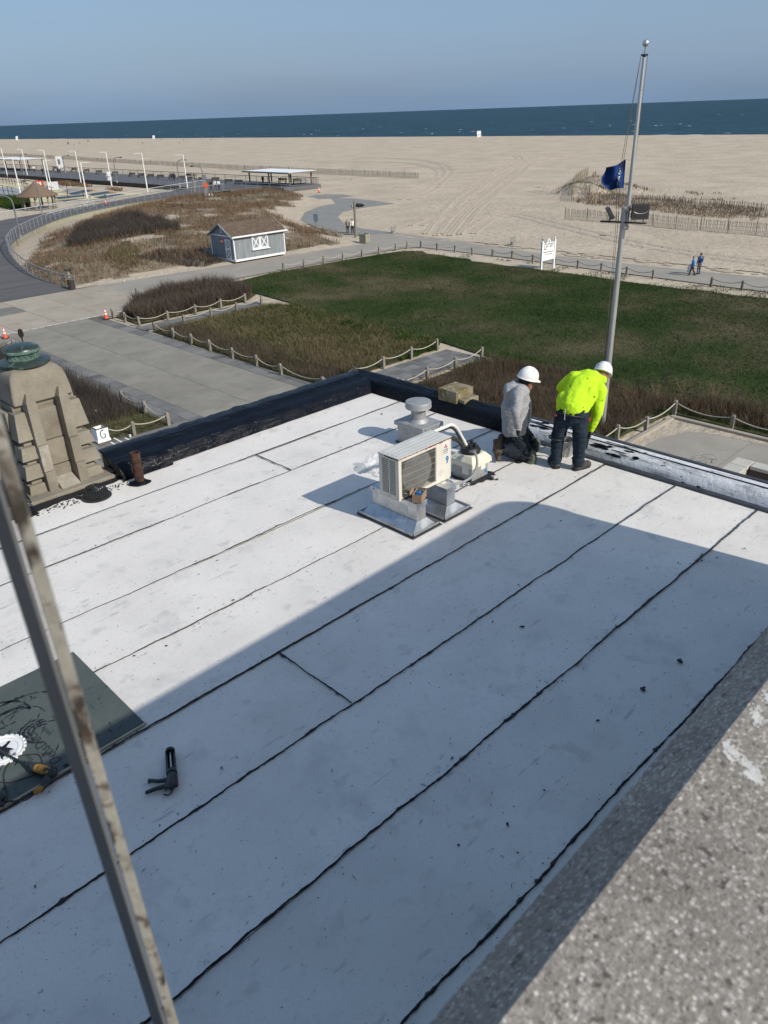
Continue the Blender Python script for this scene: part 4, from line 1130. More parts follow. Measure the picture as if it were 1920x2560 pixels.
for f_ in (-PI / 2, PI / 2):
    M = Matrix.Rotation(f_, 4, 'Z')
    for z0, z1 in ((.50, .74), (.14, .36), (-.30, -.06)):
        fr = MB()
        for bx in ((-.13, .13, z0 - .03, z0), (-.13, .13, z1, z1 + .03), (-.13, -.10, z0, z1), (.10, .13, z0, z1)):
            fr.box(bx[0], bx[1], -.44, -.34, bx[2], bx[3], M)
        o = fr.build('opening_frame', 'stone_tan', tw, bevel=.004)
        MB().box(-.10, .10, -.35, -.335, z0, z1, M).build('opening', 'dark', o)
    for z0, z1 in ((.78, 1.0), (.40, .46), (-.02, .10)):
        MB().box(-.20, .20, -.425, -.33, z0, z1, M).build('panel_stone', 'stone_tan', tw, bevel=.005)
# copper cap
cp = MB().lathe([(.10, 1.462), (.285, 1.470), (.292, 1.50), (.262, 1.515), (.21, 1.53), (.19, 1.535)], 40).build('cap_flange', 'copper_dark', tw, smooth=40)
nk = MB().lathe([(.188, 1.53), (.188, 1.545), (.178, 1.55), (.176, 1.60), (.19, 1.605)], 40).build('cap_neck', 'copper', tw, smooth=40)
mb = MB()
for k in range(22):
    a = 2 * PI * k / 22; a2 = a + PI / 22
    mb.path([(.181 * math.cos(a), .181 * math.sin(a), 1.55), (.182 * math.cos(a2), .182 * math.sin(a2), 1.60), (.181 * math.cos(a + 2 * PI / 22), .181 * math.sin(a + 2 * PI / 22), 1.55)], .005, 4)
mb.build('zigzag_band', 'copper', nk)
MB().lathe([(.19, 1.604), (.205, 1.612), (.206, 1.632), (.197, 1.642)], 40).build('cap_rim', 'copper', tw, smooth=40)
MB().lathe([(.197, 1.640)] + [(max(.197 * math.cos(t * PI / 2 / 8), 1e-4), 1.640 + .062 * math.sin(t * PI / 2 / 8)) for t in range(1, 9)], 40).build('cap_dome', 'copper_dark', tw, smooth=60)
# ledge and sill between tower and roof
MB().box(2.56, 3.80, 8.58, 8.93, -.3, .055, Matrix.Translation((0, 0, ROOF))).build('stone_ledge', 'stone_tan', lower, bevel=.012)
MB().loft([[(3.01, 8.66, ROOF + .057), (3.25, 8.66, ROOF + .057), (3.25, 8.89, ROOF + .057), (3.01, 8.89, ROOF + .057)], [(3.02, 8.86, ROOF + .15), (3.24, 8.86, ROOF + .15), (3.24, 8.89, ROOF + .15), (3.02, 8.89, ROOF + .15)]]).build('sloped_sill', 'stone_pale', lower, bevel=.006)
blot('tar_patch', [(3.66, 8.60), (3.86, 8.62), (3.86, 8.70), (3.62, 8.68)], .059, 31, .012, lower)

# ------------------------------------------------------------------ the taller building the picture is taken from
up = thing('upper_building', 'taller building with a pebbled concrete coping in the near right corner', 'building', (0, .268, 0), math.radians(1.25))
TOP = ROOF + 3.045
EX = 7.16
MB().box(-9, EX - .12, -8, -.03, 0, TOP - .55).build('wall', 'wall_stone', up)
def up_prof(r, x1, z1, n=8):
    """outline in x, z with a rounded top corner at its seaward end"""
    return [(x1 - r + r * math.cos(PI / 2 * k / n), z1 - r + r * math.sin(PI / 2 * k / n)) for k in range(n + 1)]
arcp = up_prof(.34, EX, TOP)
poly = [(-9, 0), (EX, 0)] + arcp + [(-9, TOP)]
# coping: top slab with a bevelled outer edge, and the parapet below it
MX = Matrix(((1, 0, 0, 0), (0, 0, 1, 0), (0, 1, 0, 0), (0, 0, 0, 1)))   # (x, z, y) -> (x, y, z)
cop = MB()
cross = [(-.46, TOP - .16), (-.46, TOP), (0.0, TOP), (.088, TOP - .088), (.088, TOP - .19), (.0, TOP - .20)]
xs_ = [-4.0] + [x for x, z in arcp[::-1]]
dz_ = [0.0] + [z - TOP for x, z in arcp[::-1]]
rings = [[(x, y, z + d) for y, z in cross] for x, d in zip(xs_, dz_)]
cop.loft(rings)
cop.build('coping', 'aggregate', up)
par = MB().prism([(-4.0, 0.0), (EX - .01, 0.0)] + [(x - .01, z - .19) for x, z in arcp] + [(-4.0, TOP - .19)], -.40, -.0, MX)
par.build('parapet', 'wall_stone', up)
MB().box(-9, -2.2, -7.5, -.75, TOP - 3, TOP + 7).build('sky_blocker', 'wall_stone', up)  # unseen block added behind the camera to cut sky light on the near roof
MB().box(-4, EX - .5, -3.0, -.46, TOP - 1.0, TOP - .9).build('terrace_floor', 'slab_grey', up)
# white mineral streaks on the coping
def streak(px, py, n, seed, dx=(.03, .09)):
    r = random.Random(seed); mb = MB()
    c0 = G(px, py, TOP)
    for k in range(n):
        c_ = c0 + Vector((r.gauss(0, .035), r.gauss(0, .010), 0.0006 + .00003 * k)); a = r.gauss(-.95, .5); l = r.uniform(*dx); w = r.uniform(.0006, .0022)
        d = Vector((math.cos(a), math.sin(a), 0)); nv = Vector((-d.y, d.x, 0))
        mb.add([c_ - d * l / 2, c_ - nv * w * .7 - d * l * .1, c_ - nv * w + d * l * .2, c_ + d * l / 2, c_ + nv * w * .8 + d * l * .1, c_ + nv * w - d * l * .2], [(0, 1, 2, 3, 4, 5)])
    v = [up.matrix_basis.inverted() @ Vector(p) for p in mb.v]; mb.v = [tuple(p) for p in v]
    return mb
# ------------------------------------------------------------------ things standing on the roof
def rebase(t, loc):
    loc = Vector(loc); t.location = loc
    for c_ in t.children: c_.location = c_.location - loc
r = random.Random(77); mb = MB(); inv_ = up.matrix_basis.inverted(); kz = 0
for line, n, sg_ in (([(1812, 1862), (1826, 1874), (1850, 1897), (1881, 1922), (1901, 1947)], 300, 6.5), ([(1861, 1932), (1880, 1944), (1900, 1955)], 90, 4.0), ([(1886, 1772), (1890, 1790), (1895, 1808)], 130, 7.0), ([(1917, 1738), (1930, 1752)], 70, 6.0), ([(1810, 1880), (1832, 1905)], 70, 1.5)):
    for _ in range(n):
        u = r.random() * (len(line) - 1); i0 = min(int(u), len(line) - 2); g_ = u - i0
        px = line[i0][0] + (line[i0 + 1][0] - line[i0][0]) * g_ + r.gauss(0, sg_); py = line[i0][1] + (line[i0 + 1][1] - line[i0][1]) * g_ + r.gauss(0, sg_)
        p = inv_ @ G(px, py, TOP)
        if p.y > -.004: continue
        a = r.random() * PI; l = r.uniform(.0012, .0042); w = r.uniform(.0008, .0024); kz += 1
        d = Vector((math.cos(a), math.sin(a), 0)); nv = Vector((-d.y, d.x, 0)); c_ = Vector((p.x, p.y, TOP + .0004 + kz * 1.2e-6))
        mb.add([c_ - d * l, c_ - nv * w - d * l * .2, c_ - nv * w * .8 + d * l * .4, c_ + d * l, c_ + nv * w, c_ + nv * w * .7 - d * l * .5], [(0, 1, 2, 3, 4, 5)])
mb.build('mineral_stain', 'mineral', up, kind='stuff')
# ---- outdoor unit of the air conditioner
AX, AY, AZ = 5.05, 5.03, ROOF + .335
ac = thing('air_conditioner', 'cream outdoor air conditioner unit with blue number nine and rusty top edge', 'air conditioner', (AX, AY, AZ))
Wd, Dp, Ht = .815, .29, .485
cs = MB()
# casing as open front box: walls round the fan opening
u0, u1, v0, v1 = .045, .565, .035, .435
cs.box(0, Wd, .012, Dp, 0, .012)
cs.box(0, Wd, Dp - .012, Dp, .012, Ht - .012); cs.box(Wd - .012, Wd, .0, Dp - .012, .012, Ht - .012)
cs.box(0, u0, 0, .02, 0, Ht - .012); cs.box(u1, Wd - .012, 0, .02, 0, Ht - .012); cs.box(u0, u1, 0, .02, 0, v0); cs.box(u0, u1, 0, .02, v1, Ht - .012)
# left side: louvred panel, two columns of openings
cs.box(0, .012, .02, .05, .012, Ht - .012); cs.box(0, .012, .135, .15, .012, Ht - .012); cs.box(0, .012, .245, Dp - .012, .012, Ht - .012)
cs.box(0, .012, .05, .245, .012, .05); cs.box(0, .012, .05, .245, Ht - .045, Ht - .012)
cs.build('casing', 'ac_cream', ac, bevel=.004)
mb = MB()
for k in range(19):
    z = .052 + k * (.385 / 18)
    for a, b in ((.05, .135), (.15, .245)):
        mb.box(-.001, .010, a, b, z, z + .0085)
mb.build('side_louvers', 'ac_cream', ac, kind='stuff')
MB().box(.03, .034, .03, .26, .02, Ht - .02).build('coil', 'dark', ac)
tp = MB()
tp.box(-.006, Wd + .006, -.006, Dp + .006, Ht - .022, Ht)
tp.build('top_cover', 'ac_top', ac, bevel=.006)
for k in range(4):
    MB().box(.03, Wd - .03, .045 + k * .06, .075 + k * .06, Ht, Ht + .004).build('top_rib', 'ac_top', ac, bevel=.002)
def rusty(u_0, u_1, z, h, seed, y=-.0075, axis='x'):
    r = random.Random(seed); n = 26; vs = []
    for i in range(n + 1):
        t = u_0 + (u_1 - u_0) * i / n; hh = h * r.uniform(.55, 1.2)
        for zz in (z, z - hh): vs.append((t, y, zz) if axis == 'x' else (y, t, zz))
    return MB().add(vs, [(2 * i, 2 * i + 2, 2 * i + 3, 2 * i + 1) for i in range(n)])
rusty(-.004, .40, Ht - .004, .010, 1).build('rust_streak', 'rust_edge', ac)
rusty(.40, Wd + .005, Ht - .003, .018, 2).build('rust_streak', 'rust_edge', ac)
rusty(-.004, .2, Ht - .006, .016, 3, y=-.0075, axis='y').build('rust_streak', 'rust', ac)
rusty(.03, .30, .018, .016, 4, y=-.001).build('rust_streak', 'rust', ac)
fan = MB().lathe([(.205, 0), (.225, .0), (.225, .06), (.205, .06)], 40, (0, 0, 0), Matrix.Translation((.305, .09, .24)) @ Matrix.Rotation(PI / 2, 4, 'X'))
fr = fan.build('fan_ring', 'fan_grey', ac, smooth=40)
hub = MB().lathe([(1e-4, .03), (.05, .025), (.055, .0), (.05, -.03)], 20, (0, 0, 0), Matrix.Translation((.305, .075, .24)) @ Matrix.Rotation(PI / 2, 4, 'X')).build('fan_hub', 'wire_grey', ac, smooth=40)
for k in range(3):
    a0 = k * 2 * PI / 3 + .4; vs = []
    for i in range(7):
        for j, r_ in enumerate((.05, .12, .195)):
            a = a0 + i * .16; vs.append((.305 + r_ * math.cos(a), .085 - .01 * (i - 3), .24 + r_ * math.sin(a)))
    MB().add(vs, [(i * 3 + j, i * 3 + 3 + j, i * 3 + 4 + j, i * 3 + 1 + j) for i in range(6) for j in range(2)]).build('fan_blade', 'wire_grey', ac, smooth=True)
MB().box(u0, u1, .13, .14, v0, v1).build('fan_housing', 'dark', ac)
g_ = MB()
nw = 34
for i in range(nw + 1):
    u = u0 + (u1 - u0) * i / nw
    g_.path([(u, .008, v0), (u, -.006, v0 + .012), (u, -.008, (v0 + v1) / 2), (u, -.006, v1 - .012), (u, .008, v1)], .0015, 4, False)
g_.build('guard_wires', 'wire_grey', ac, kind='stuff')
for k in range(6):
    z = v0 + .02 + (v1 - v0 - .04) * k / 5
    MB().path([(u0, .006, z), (u0 + .02, -.0095, z), (u1 - .02, -.0095, z), (u1, .006, z)], .0017, 4).build('guard_bar', 'wire_grey', ac)
# rating label: red emblem and lettering
st = MB().box(.667, .777, -.0016, 0, .298, .445).build('label_plate', 'sticker', ac)
def rhomb(cx, cz, ang, L_=.030, w=.0135):
    M = Matrix.Translation((cx, -.0028, cz)) @ Matrix.Rotation(ang, 4, 'Y')
    return MB().add([M @ Vector(p) for p in ((0, 0, 0), (w, 0, L_ / 2), (0, 0, L_), (-w, 0, L_ / 2))], [(0, 1, 2, 3)])
for a in (0, 2 * PI / 3, -2 * PI / 3): rhomb(.722, .398, a).build('emblem', 'logo_red', st)
XZ = Matrix.Rotation(PI / 2, 4, 'X')
def letter(txt, size, x, z, m, par, y=-.0024, xs=1.0, depth=.0006, sp=1.0):
    me = text_mesh(txt, size, depth, xs, sp); me.transform(Matrix.Translation((x, y, z)) @ XZ)
    return put('lettering', me, m, par)
letter('MITSUBISHI', .0175, .722, .361, 'ink', st); letter('ELECTRIC', .0195, .722, .341, 'ink', st, xs=.95); letter('Mr.SLIM', .021, .722, .319, 'ink_grey', st)
letter('9', .125, .748, .232, 'num_white', ac, y=-.0012, xs=.72, depth=.0004)
me = text_mesh('9', .118, .0005, .70, 1.0)
me.transform(Matrix.Translation((.748, -.0030, .232)) @ XZ)
n9 = put('number_nine', me, 'num_blue', ac)
so = n9.modifiers.new('s', 'SOLIDIFY'); so.thickness = .001
# thicker blue strokes
cu = bpy.data.curves.new('t', 'FONT'); cu.body = '9'; cu.size = .115; cu.offset = .0045; cu.extrude = .0005; cu.align_x = 'CENTER'; cu.align_y = 'CENTER'
ot = bpy.data.objects.new('t', cu); COL.objects.link(ot); me2 = bpy.data.meshes.new_from_object(ot.evaluated_get(C.evaluated_depsgraph_get())); bpy.data.objects.remove(ot)
me2.transform(Matrix.Translation((.748, -.0036, .232)) @ XZ @ Matrix.Diagonal((.72, 1, 1, 1))); n9.modifiers.clear(); n9.data = me2; me2.materials.append(MATS['num_blue'])
cu.offset = .0085; cu.extrude = .0003
ot = bpy.data.objects.new('t', cu); COL.objects.link(ot); me3 = bpy.data.meshes.new_from_object(ot.evaluated_get(C.evaluated_depsgraph_get())); bpy.data.objects.remove(ot)
me3.transform(Matrix.Translation((.748, -.0014, .232)) @ XZ @ Matrix.Diagonal((.72, 1, 1, 1)))
put('number_border', me3, 'num_white', ac)
for o in [o for o in ac.children if o.name.startswith('lettering') and o.data.materials[0] == MATS['num_white']]: bpy.data.objects.remove(o)
for x in (.12, .66):
    MB().box(x - .03, x + .03, -.05, -.006, -.012, .0).build('foot', 'ac_cream', ac, bevel=.003)
# ---- galvanised equipment curbs under the unit
def curb(name, label, x0, x1, px0, px1, y0=4.875, y1=5.54, py0=4.80, py1=5.63):
    t = thing(name, label, 'stand', ((x0 + x1) / 2, (y0 + y1) / 2, ROOF + .014), 0, 'metal stands under the air conditioner')
    cx_, cy_ = (x0 + x1) / 2, (y0 + y1) / 2
    a0, a1, b0, b1 = x0 - cx_, x1 - cx_, y0 - cy_, y1 - cy_
    MB().box(a0, a1, b0, b1, 0, .285).build('body', 'galv', t, bevel=.004)
    MB().box(a0 - .012, a1 + .012, b0 - .012, b1 + .012, .262, .318).build('cap', 'galv', t, bevel=.004)
    p0, p1, q0, q1 = px0 - cx_, px1 - cx_, py0 - cy_, py1 - cy_
    MB().box(p0, p1, q0, q1, .0, .006).build('base_flange', 'galv', t)
    i0, i1, j0, j1 = p0 + .03, p1 - .03, q0 + .03, q1 - .03
    sk = MB().loft([[(i0, j0, .008), (i1, j0, .008), (i1, j1, .008), (i0, j1, .008)], [(a0 - .004, b0 - .004, .11), (a1 + .004, b0 - .004, .11), (a1 + .004, b1 + .004, .11), (a0 - .004, b1 + .004, .11)]], False)
    sk.build('skirt', 'galv', t)
    for (s0, s1, r0, r1) in ((p0, p0 + .008, q0, q1), (p1 - .008, p1, q0, q1), (p0, p1, q0, q0 + .008), (p0, p1, q1 - .008, q1)):
        MB().box(s0, s1, r0, r1, .0, .032).build('lip', 'galv', t)
    MB().box(p0 - .02, p1 + .02, q0 - .025, q1 + .02, -.004, -.001).build('felt_pad', 'dark_edge', t)
    return t
c1 = curb('equipment_curb', 'galvanised metal stand under the louvred end of the air conditioner', 5.145, 5.285, 5.01, 5.42)
c2 = curb('equipment_curb', 'galvanised metal stand under the numbered end of the air conditioner', 5.62, 5.755, 5.50, 5.93)
MB().box(-.072, -.0705, -.20, -.09, .15, .24).build('paper_label', 'sticker', c1)
MB().box(-.06, .05, -.39, -.352, .012, .014, Matrix.Rotation(.12, 4, 'X')).build('paper_label', 'sticker', c1)
for t in (c1, c2):
    for y in (-.30, .30):
        MB().lathe([(.010, 0), (.010, .006), (.004, .009)], 8, (-.083 if y > 0 else .083, y, .29), Matrix.Rotation(PI / 2 * (-1 if y > 0 else 1), 4, 'Y')).build('screw', 'steel', t)
mb = MB()
for k, (x, w, z0, z1) in enumerate(((.02, .014, .05, .25), (.045, .009, .0, .22), (.0, .006, .12, .25))): mb.box(.0 + x - .03, x - .03 + w, -.3345, -.333, z0, z1)
mb.build('drip', 'stone_pale', c1)
# ---- small cardboard box of blue fixings
bx = thing('cardboard_box', 'open cardboard box of blue fasteners on the metal stand', 'box', (5.235, 4.92, ROOF + .336), .45)
bm_ = MB()
L2, W2, H2 = .095, .05, .09
for a in ((-L2, L2, -W2, -W2 + .003), (-L2, L2, W2 - .003, W2), (-L2, -L2 + .003, -W2, W2), (L2 - .003, L2, -W2, W2)): bm_.box(a[0], a[1], a[2], a[3], 0, H2)
bm_.box(-L2, L2, -W2, W2, 0, .003)
bm_.build('tray', 'cardboard', bx)
MB().loft([[(L2, -W2, H2), (L2, W2, H2), (L2 + .002, W2, H2), (L2 + .002, -W2, H2)], [(L2 + .045, -W2, H2 - .02), (L2 + .045, W2, H2 - .02), (L2 + .047, W2, H2 - .022), (L2 + .047, -W2, H2 - .022)], [(L2 + .05, -W2, H2 - .07), (L2 + .05, W2, H2 - .07), (L2 + .052, W2, H2 - .07), (L2 + .052, -W2, H2 - .07)]]).build('flap', 'cardboard', bx)
MB().box(-L2, L2 * .3, W2, W2 + .003, H2, H2 + .04, Matrix.Rotation(-.2, 4, 'X')).build('flap', 'cardboard', bx)
mb = MB()
for _ in range(60): mb.cbox((random.uniform(-.08, .08), random.uniform(-.04, .04), random.uniform(.055, .078)), (.03, .006, .006), 0, Euler((random.random() * 3, random.random() * 3, random.random() * 3)).to_matrix().to_4x4())
mb.build('fasteners', 'blue_wrap', bx, kind='stuff')
# ---- roof vent
VX, VY = 6.95, 6.53
vt = thing('roof_vent', 'grey metal roof vent with round flat hood on a square curb', 'vent', (VX, VY, ROOF + .012))
MB().box(-.17, .17, -.225, .225, 0, .27).build('curb', 'galv_dull', vt, bevel=.004)
MB().box(-.20, .20, -.26, .26, .245, .30).build('curb_cap', 'galv_dull', vt, bevel=.006)
MB().lathe([(.135, .30), (.115, .325), (.098, .345), (.098, .50)], 32).build('pipe', 'galv_dull', vt, smooth=40)
hd = MB().lathe([(.13, .485), (.168, .488), (.17, .50), (.170, .56), (.165, .572), (.10, .588), (1e-4, .592)], 40).build('hood', 'galv_dull', vt, smooth=35)
MB().lathe([(.1715, .498), (.1745, .503), (.1715, .508)], 40).build('hood_bead', 'galv_dull', hd, smooth=40)
mb = MB()
for _ in range(26): mb.cbox((random.uniform(-.2, .2), -.2615, random.uniform(.2, .29)), (random.uniform(.006, .03), .002, random.uniform(.004, .02)))
mb.build('tar_spatter', 'seam_tar', vt, kind='stuff')
o = blot('tar_ring', [(VX - .20, VY - .27), (VX + .2, VY - .26), (VX + .2, VY + .25), (VX - .2, VY + .26)], .016, 41, .03, vt)
o.location = -vt.location
blot('tar_smear', [(6.68, 6.30), (6.82, 6.28), (6.80, 6.36), (6.66, 6.42)], .015, 42, .02, lower)
# ---- pipe portal: cream capped box with rubber boot and hoses
pb = thing('pipe_portal', 'cream capped roof box with black rubber boot where hoses go in', 'roof box', (6.60, 5.36, ROOF + .012), .0)
MB().box(-.15, .15, -.15, .15, 0, .23).build('curb', 'galv_dull', pb, bevel=.004)
MB().loft([[(-.185, -.185, .175), (.185, -.185, .175), (.185, .185, .175), (-.185, .185, .175)], [(-.18, -.18, .235), (.18, -.18, .235), (.18, .18, .235), (-.18, .18, .235)], [(-.125, -.125, .30), (.125, -.125, .30), (.125, .125, .30), (-.125, .125, .30)]]).build('cap', 'cream_plastic', pb, bevel=.006)
boot = MB().lathe([(.118, .30), (.122, .31), (.122, .335), (.108, .345), (.10, .37), (.085, .375)], 32).build('boot', 'black', pb, smooth=40)
for a, r in ((.5, .06), (2.4, .055), (-1.2, .05), (3.8, .06)):
    MB().tube((r * math.cos(a), r * math.sin(a), .36), (r * math.cos(a) * 1.05, r * math.sin(a) * 1.05, .42), .022, .02, 12).build('nipple', 'black', boot, smooth=40)
MB().box(-.151, -.150, -.10, .0, .07, .16).build('paper_label', 'sticker', pb)
MB().box(.02, .10, -.152, -.151, .10, .17).build('paper_label', 'sticker', pb)
MB().box(.09, .13, -.1525, -.1522, .04, .08).build('blue_label', 'num_blue', pb)
mb_pts = [(6.40, 5.14), (6.62, 5.10), (6.72, 5.02), (6.70, 5.10), (6.80, 5.14), (6.84, 5.20), (6.83, 5.56), (6.42, 5.56)]
blot('tar_ring', mb_pts, .0155, 43, .03, lower, n=5)
A_ = lambda x, y: (900 + x * .20494, 1060 + y * .20494)
def hose(name, label, pts, r, m, n=8, cat='hose'):
    P = crom([PX(*A_(x, y), f) for x, y, f in pts], 8)
    return tag(MB().path(P, r, n).build(name, m, smooth=True), label, cat)
hose('white_hose', 'white insulated pipe arching from behind the air conditioner into the black boot', [(870, 110, 7.95), (930, 80, 8.0), (1030, 40, 8.08), (1110, 10, 8.17), (1170, 42, 8.25), (1215, 110, 8.32), (1260, 190, 8.38), (1318, 295, 8.42)], .019, 'hose_white')
hose('black_hose', 'black pipe running under the white insulated pipe into the boot', [(880, 135, 8.0), (950, 95, 8.04), (1040, 62, 8.1), (1110, 45, 8.2), (1165, 85, 8.28), (1215, 170, 8.36), (1270, 270, 8.42)], .014, 'hose_black')
hose('foam_hose', 'thick dark foam covered pipe between air conditioner and boot', [(1040, 175, 8.0), (1100, 168, 8.06), (1160, 185, 8.14), (1215, 220, 8.22), (1262, 290, 8.3)], .025, 'hose_black')
hose('grey_conduit', 'grey flexible conduit looping down from the boot to the unit', [(1345, 335, 8.28), (1395, 350, 8.2), (1425, 410, 8.14), (1428, 500, 8.1), (1400, 580, 8.07), (1345, 655, 8.03), (1260, 705, 7.98), (1160, 730, 7.90), (1095, 722, 7.84), (1062, 680, 7.8), (1048, 630, 7.78)], .015, 'hose_grey')
# ---- clear plastic bag and metal links
bagc = [RF(*A_(110, 470), .12), RF(*A_(150, 420), .15), RF(*A_(60, 500), .07), RF(*A_(170, 480), .1)]
me = remesh_caps([('e', bagc[0], (.085, .07, .07)), ('e', bagc[1], (.07, .08, .06)), ('e', bagc[2], (.07, .05, .045)), ('e', bagc[3], (.07, .06, .06)), (RF(*A_(150, 560), .03), RF(*A_(225, 640), .02), .035, .02)], .014, 'plastic_bag', 1, (.07, .07, 1.0))
tag(put('plastic_bag', me, 'plastic_bag'), 'crumpled clear plastic bag lying behind the air conditioner', 'bag')
lk = thing('metal_links', 'two loose steel links lying by the roof seam near the boot', 'hardware', RF(*A_(1265, 745), .02))
for dx, dy, rz in ((0, 0, .2), (.062, -.018, .9), (.05, .035, -.4)):
    MB().path([(.03 * math.cos(a) + dx, .017 * math.sin(a) + dy, 0) for a in np.linspace(0, 2 * PI, 15)], .006, 6).build('link', 'steel', lk, smooth=True)
# ---- roof drain strainer
dr = thing('roof_drain', 'black domed roof drain strainer near the stone tower', 'drain', (3.235, 8.265, ROOF + .012))
rt, rb, hh = .105, .145, .115
MB().lathe([(.175, .0), (.172, .012), (.15, .022), (.14, .020)], 36).build('base_ring', 'tool_black', dr, smooth=40)
for k in range(30):
    a = 2 * PI * k / 30
    MB().path([(rb * math.cos(a), rb * math.sin(a), .015), (rb * .93 * math.cos(a), rb * .93 * math.sin(a), .07), (rt * math.cos(a), rt * math.sin(a), hh)], .0062, 5).build('rib', 'tool_black', dr)
for k, (r, z) in enumerate(((.105, hh), (.08, hh + .012), (.055, hh + .017), (.03, hh + .019))):
    MB().path([(r * math.cos(a), r * math.sin(a), z) for a in np.linspace(0, 2 * PI, 25)], .0075, 5).build('ring', 'tool_black', dr, smooth=True)
MB().lathe([(.02, hh + .014), (1e-4, hh + .024)], 12).build('boss', 'tool_black', dr)
MB().lathe([(.09, .002), (1e-4, .003)], 24).build('sump', 'dark', dr)
for k in range(6):
    a = PI * k / 3; MB().path([(.02 * math.cos(a), .02 * math.sin(a), hh + .018), (rt * math.cos(a), rt * math.sin(a), hh)], .005, 4).build('spoke', 'tool_black', dr)
# ---- rusty vent pipe
rp = thing('rusty_pipe', 'rusty brown vent pipe standing against the tarred roof edge', 'pipe', (3.775, 8.21, ROOF + .012))
MB().lathe([(.056, 0), (.056, .30), (.061, .305), (.061, .40), (.050, .40), (.050, .10), (1e-4, .10)], 24).build('pipe', 'rust', rp, smooth=40)
MB().lathe([(.062, .285), (.065, .29), (.065, .30), (.060, .305)], 24).build('collar', 'rust', rp, smooth=40)
me = remesh_caps([('e', (0, 0, .01), (.105, .095, .03)), ('e', (.05, -.04, .005), (.08, .06, .016)), ('e', (-.06, .03, .008), (.07, .06, .018))], .01, 'tar_collar', 2, (.02, .05, 1))
put('tar_collar', me, 'tar', rp)
# ---- dark backer board with pail lid, mixer drill and cable; caulking gun
bd = thing('backer_board', 'grey green board smeared with tar at the left roof edge', 'board', (0, 0, ROOF + .014))
pts = [(1.695, 5.565), (1.68, 4.372), (.35, 4.335), (-.7, 4.33), (-.7, 5.55)]
MB().prism(pts, 0, .013).build('panel', 'deck_board', bd)
MB().prism([(1.684, 4.366), (-.7, 4.324), (-.7, 4.300), (1.688, 4.345)], .0, .010).build('edge', 'board_edge', bd)
r = random.Random(9); mb = MB()
for k in range(90):
    x, y = r.uniform(.35, 1.62), r.uniform(4.42, 5.5); a = r.uniform(0, PI); l = r.uniform(.008, .05); w = r.uniform(.002, .009)
    d = Vector((math.cos(a), math.sin(a), 0)); nv = Vector((-d.y, d.x, 0)); c_ = Vector((x, y, .0145))
    mb.add([c_ - d * l, c_ - nv * w, c_ + d * l, c_ + nv * w * r.uniform(.4, 1.2)], [(0, 1, 2, 3)])
def swirl(cx, cy, R_, a0, a1, w, seed, n=26):
    rr = random.Random(seed); vs = []
    for i in range(n + 1):
        a = a0 + (a1 - a0) * i / n; ww = w * rr.uniform(.1, 1.5); R2 = R_ * (1 + .08 * math.sin(a * 3) + rr.uniform(-.03, .03))
        for s_ in (-1, 1): vs.append((cx + (R2 + s_ * ww) * math.cos(a), cy + (R2 + s_ * ww) * math.sin(a), .0147))
    mb.add(vs, [(2 * i, 2 * i + 2, 2 * i + 3, 2 * i + 1) for i in range(n)])
for k in range(7): swirl(.95 + r.uniform(-.12, .12), 5.0 + r.uniform(-.12, .12), r.uniform(.16, .34), r.uniform(-.6, 1.5), r.uniform(1.8, 4.2), r.uniform(.003, .012), k)
for k in range(4): swirl(1.12, 4.85, .05 + .03 * k, .4 + k * .3, 2.9 + k * .5, .010, 40 + k)
mb.build('tar_marks', 'seam_tar', bd, kind='stuff')
def onboard(x, y, z=0.0): return RF(x * .31344, 1560 + y * .31344, .0285 + z)
def board_text(txt, x, y, size, ang, m='ink'):
    p = onboard(x, y); me = text_mesh(txt, size, .0004)
    me.transform(Matrix.Translation((p.x, p.y, .0150)) @ Matrix.Rotation(ang, 4, 'Z'))
    return put('lettering', me, m, bd)
pa, pb_ = onboard(500, 1140), onboard(220, 850)
ang = math.atan2(pb_.y - pa.y, pb_.x - pa.x)
board_text('DensDeck', 345, 980, .105, ang)
for x0_, y0_, n_ in ((400, 880, 7), (255, 1085, 5)):
    for k in range(n_):
        p = onboard(x0_ - 9 * k, y0_ - 9 * k)
        MB().cbox((p.x, p.y, .0149), (.006, .026, .0006), ang).build('small_print', 'ink', bd)
# plastic pail lid
lc = onboard(22, 1012)
ld = thing('pail_lid', 'white plastic pail lid splashed with black tar on the board', 'lid', lc)
MB().lathe([(1e-4, .004), (.10, .004), (.104, .010), (.118, .010), (.122, .003), (.135, .003), (.139, .013), (.146, .013), (.147, .0), (.14, -.0)], 48).build('disc', 'lid_white', ld, smooth=35)
for k in range(24):
    a = 2 * PI * k / 24
    MB().cbox((.150 * math.cos(a), .150 * math.sin(a), .006), (.016, .020, .010), a).build('tab', 'lid_white', ld, bevel=.002)
v, f = blob([(.09 * math.cos(a) * (1.1 if k % 2 else .45), .09 * math.sin(a) * (1.1 if k % 2 else .5)) for k, a in enumerate(np.linspace(0, 2 * PI, 11)[:-1])], .0052, 55, .012)
me = bpy.data.meshes.new('tar_splash'); me.from_pydata(v, [], f); bm = bmesh.new(); bm.from_mesh(me); bmesh.ops.triangulate(bm, faces=bm.faces); bmesh.ops.recalc_face_normals(bm, faces=bm.faces); bm.to_mesh(me); bm.free()
put('tar_splash', me, 'seam_tar', ld)
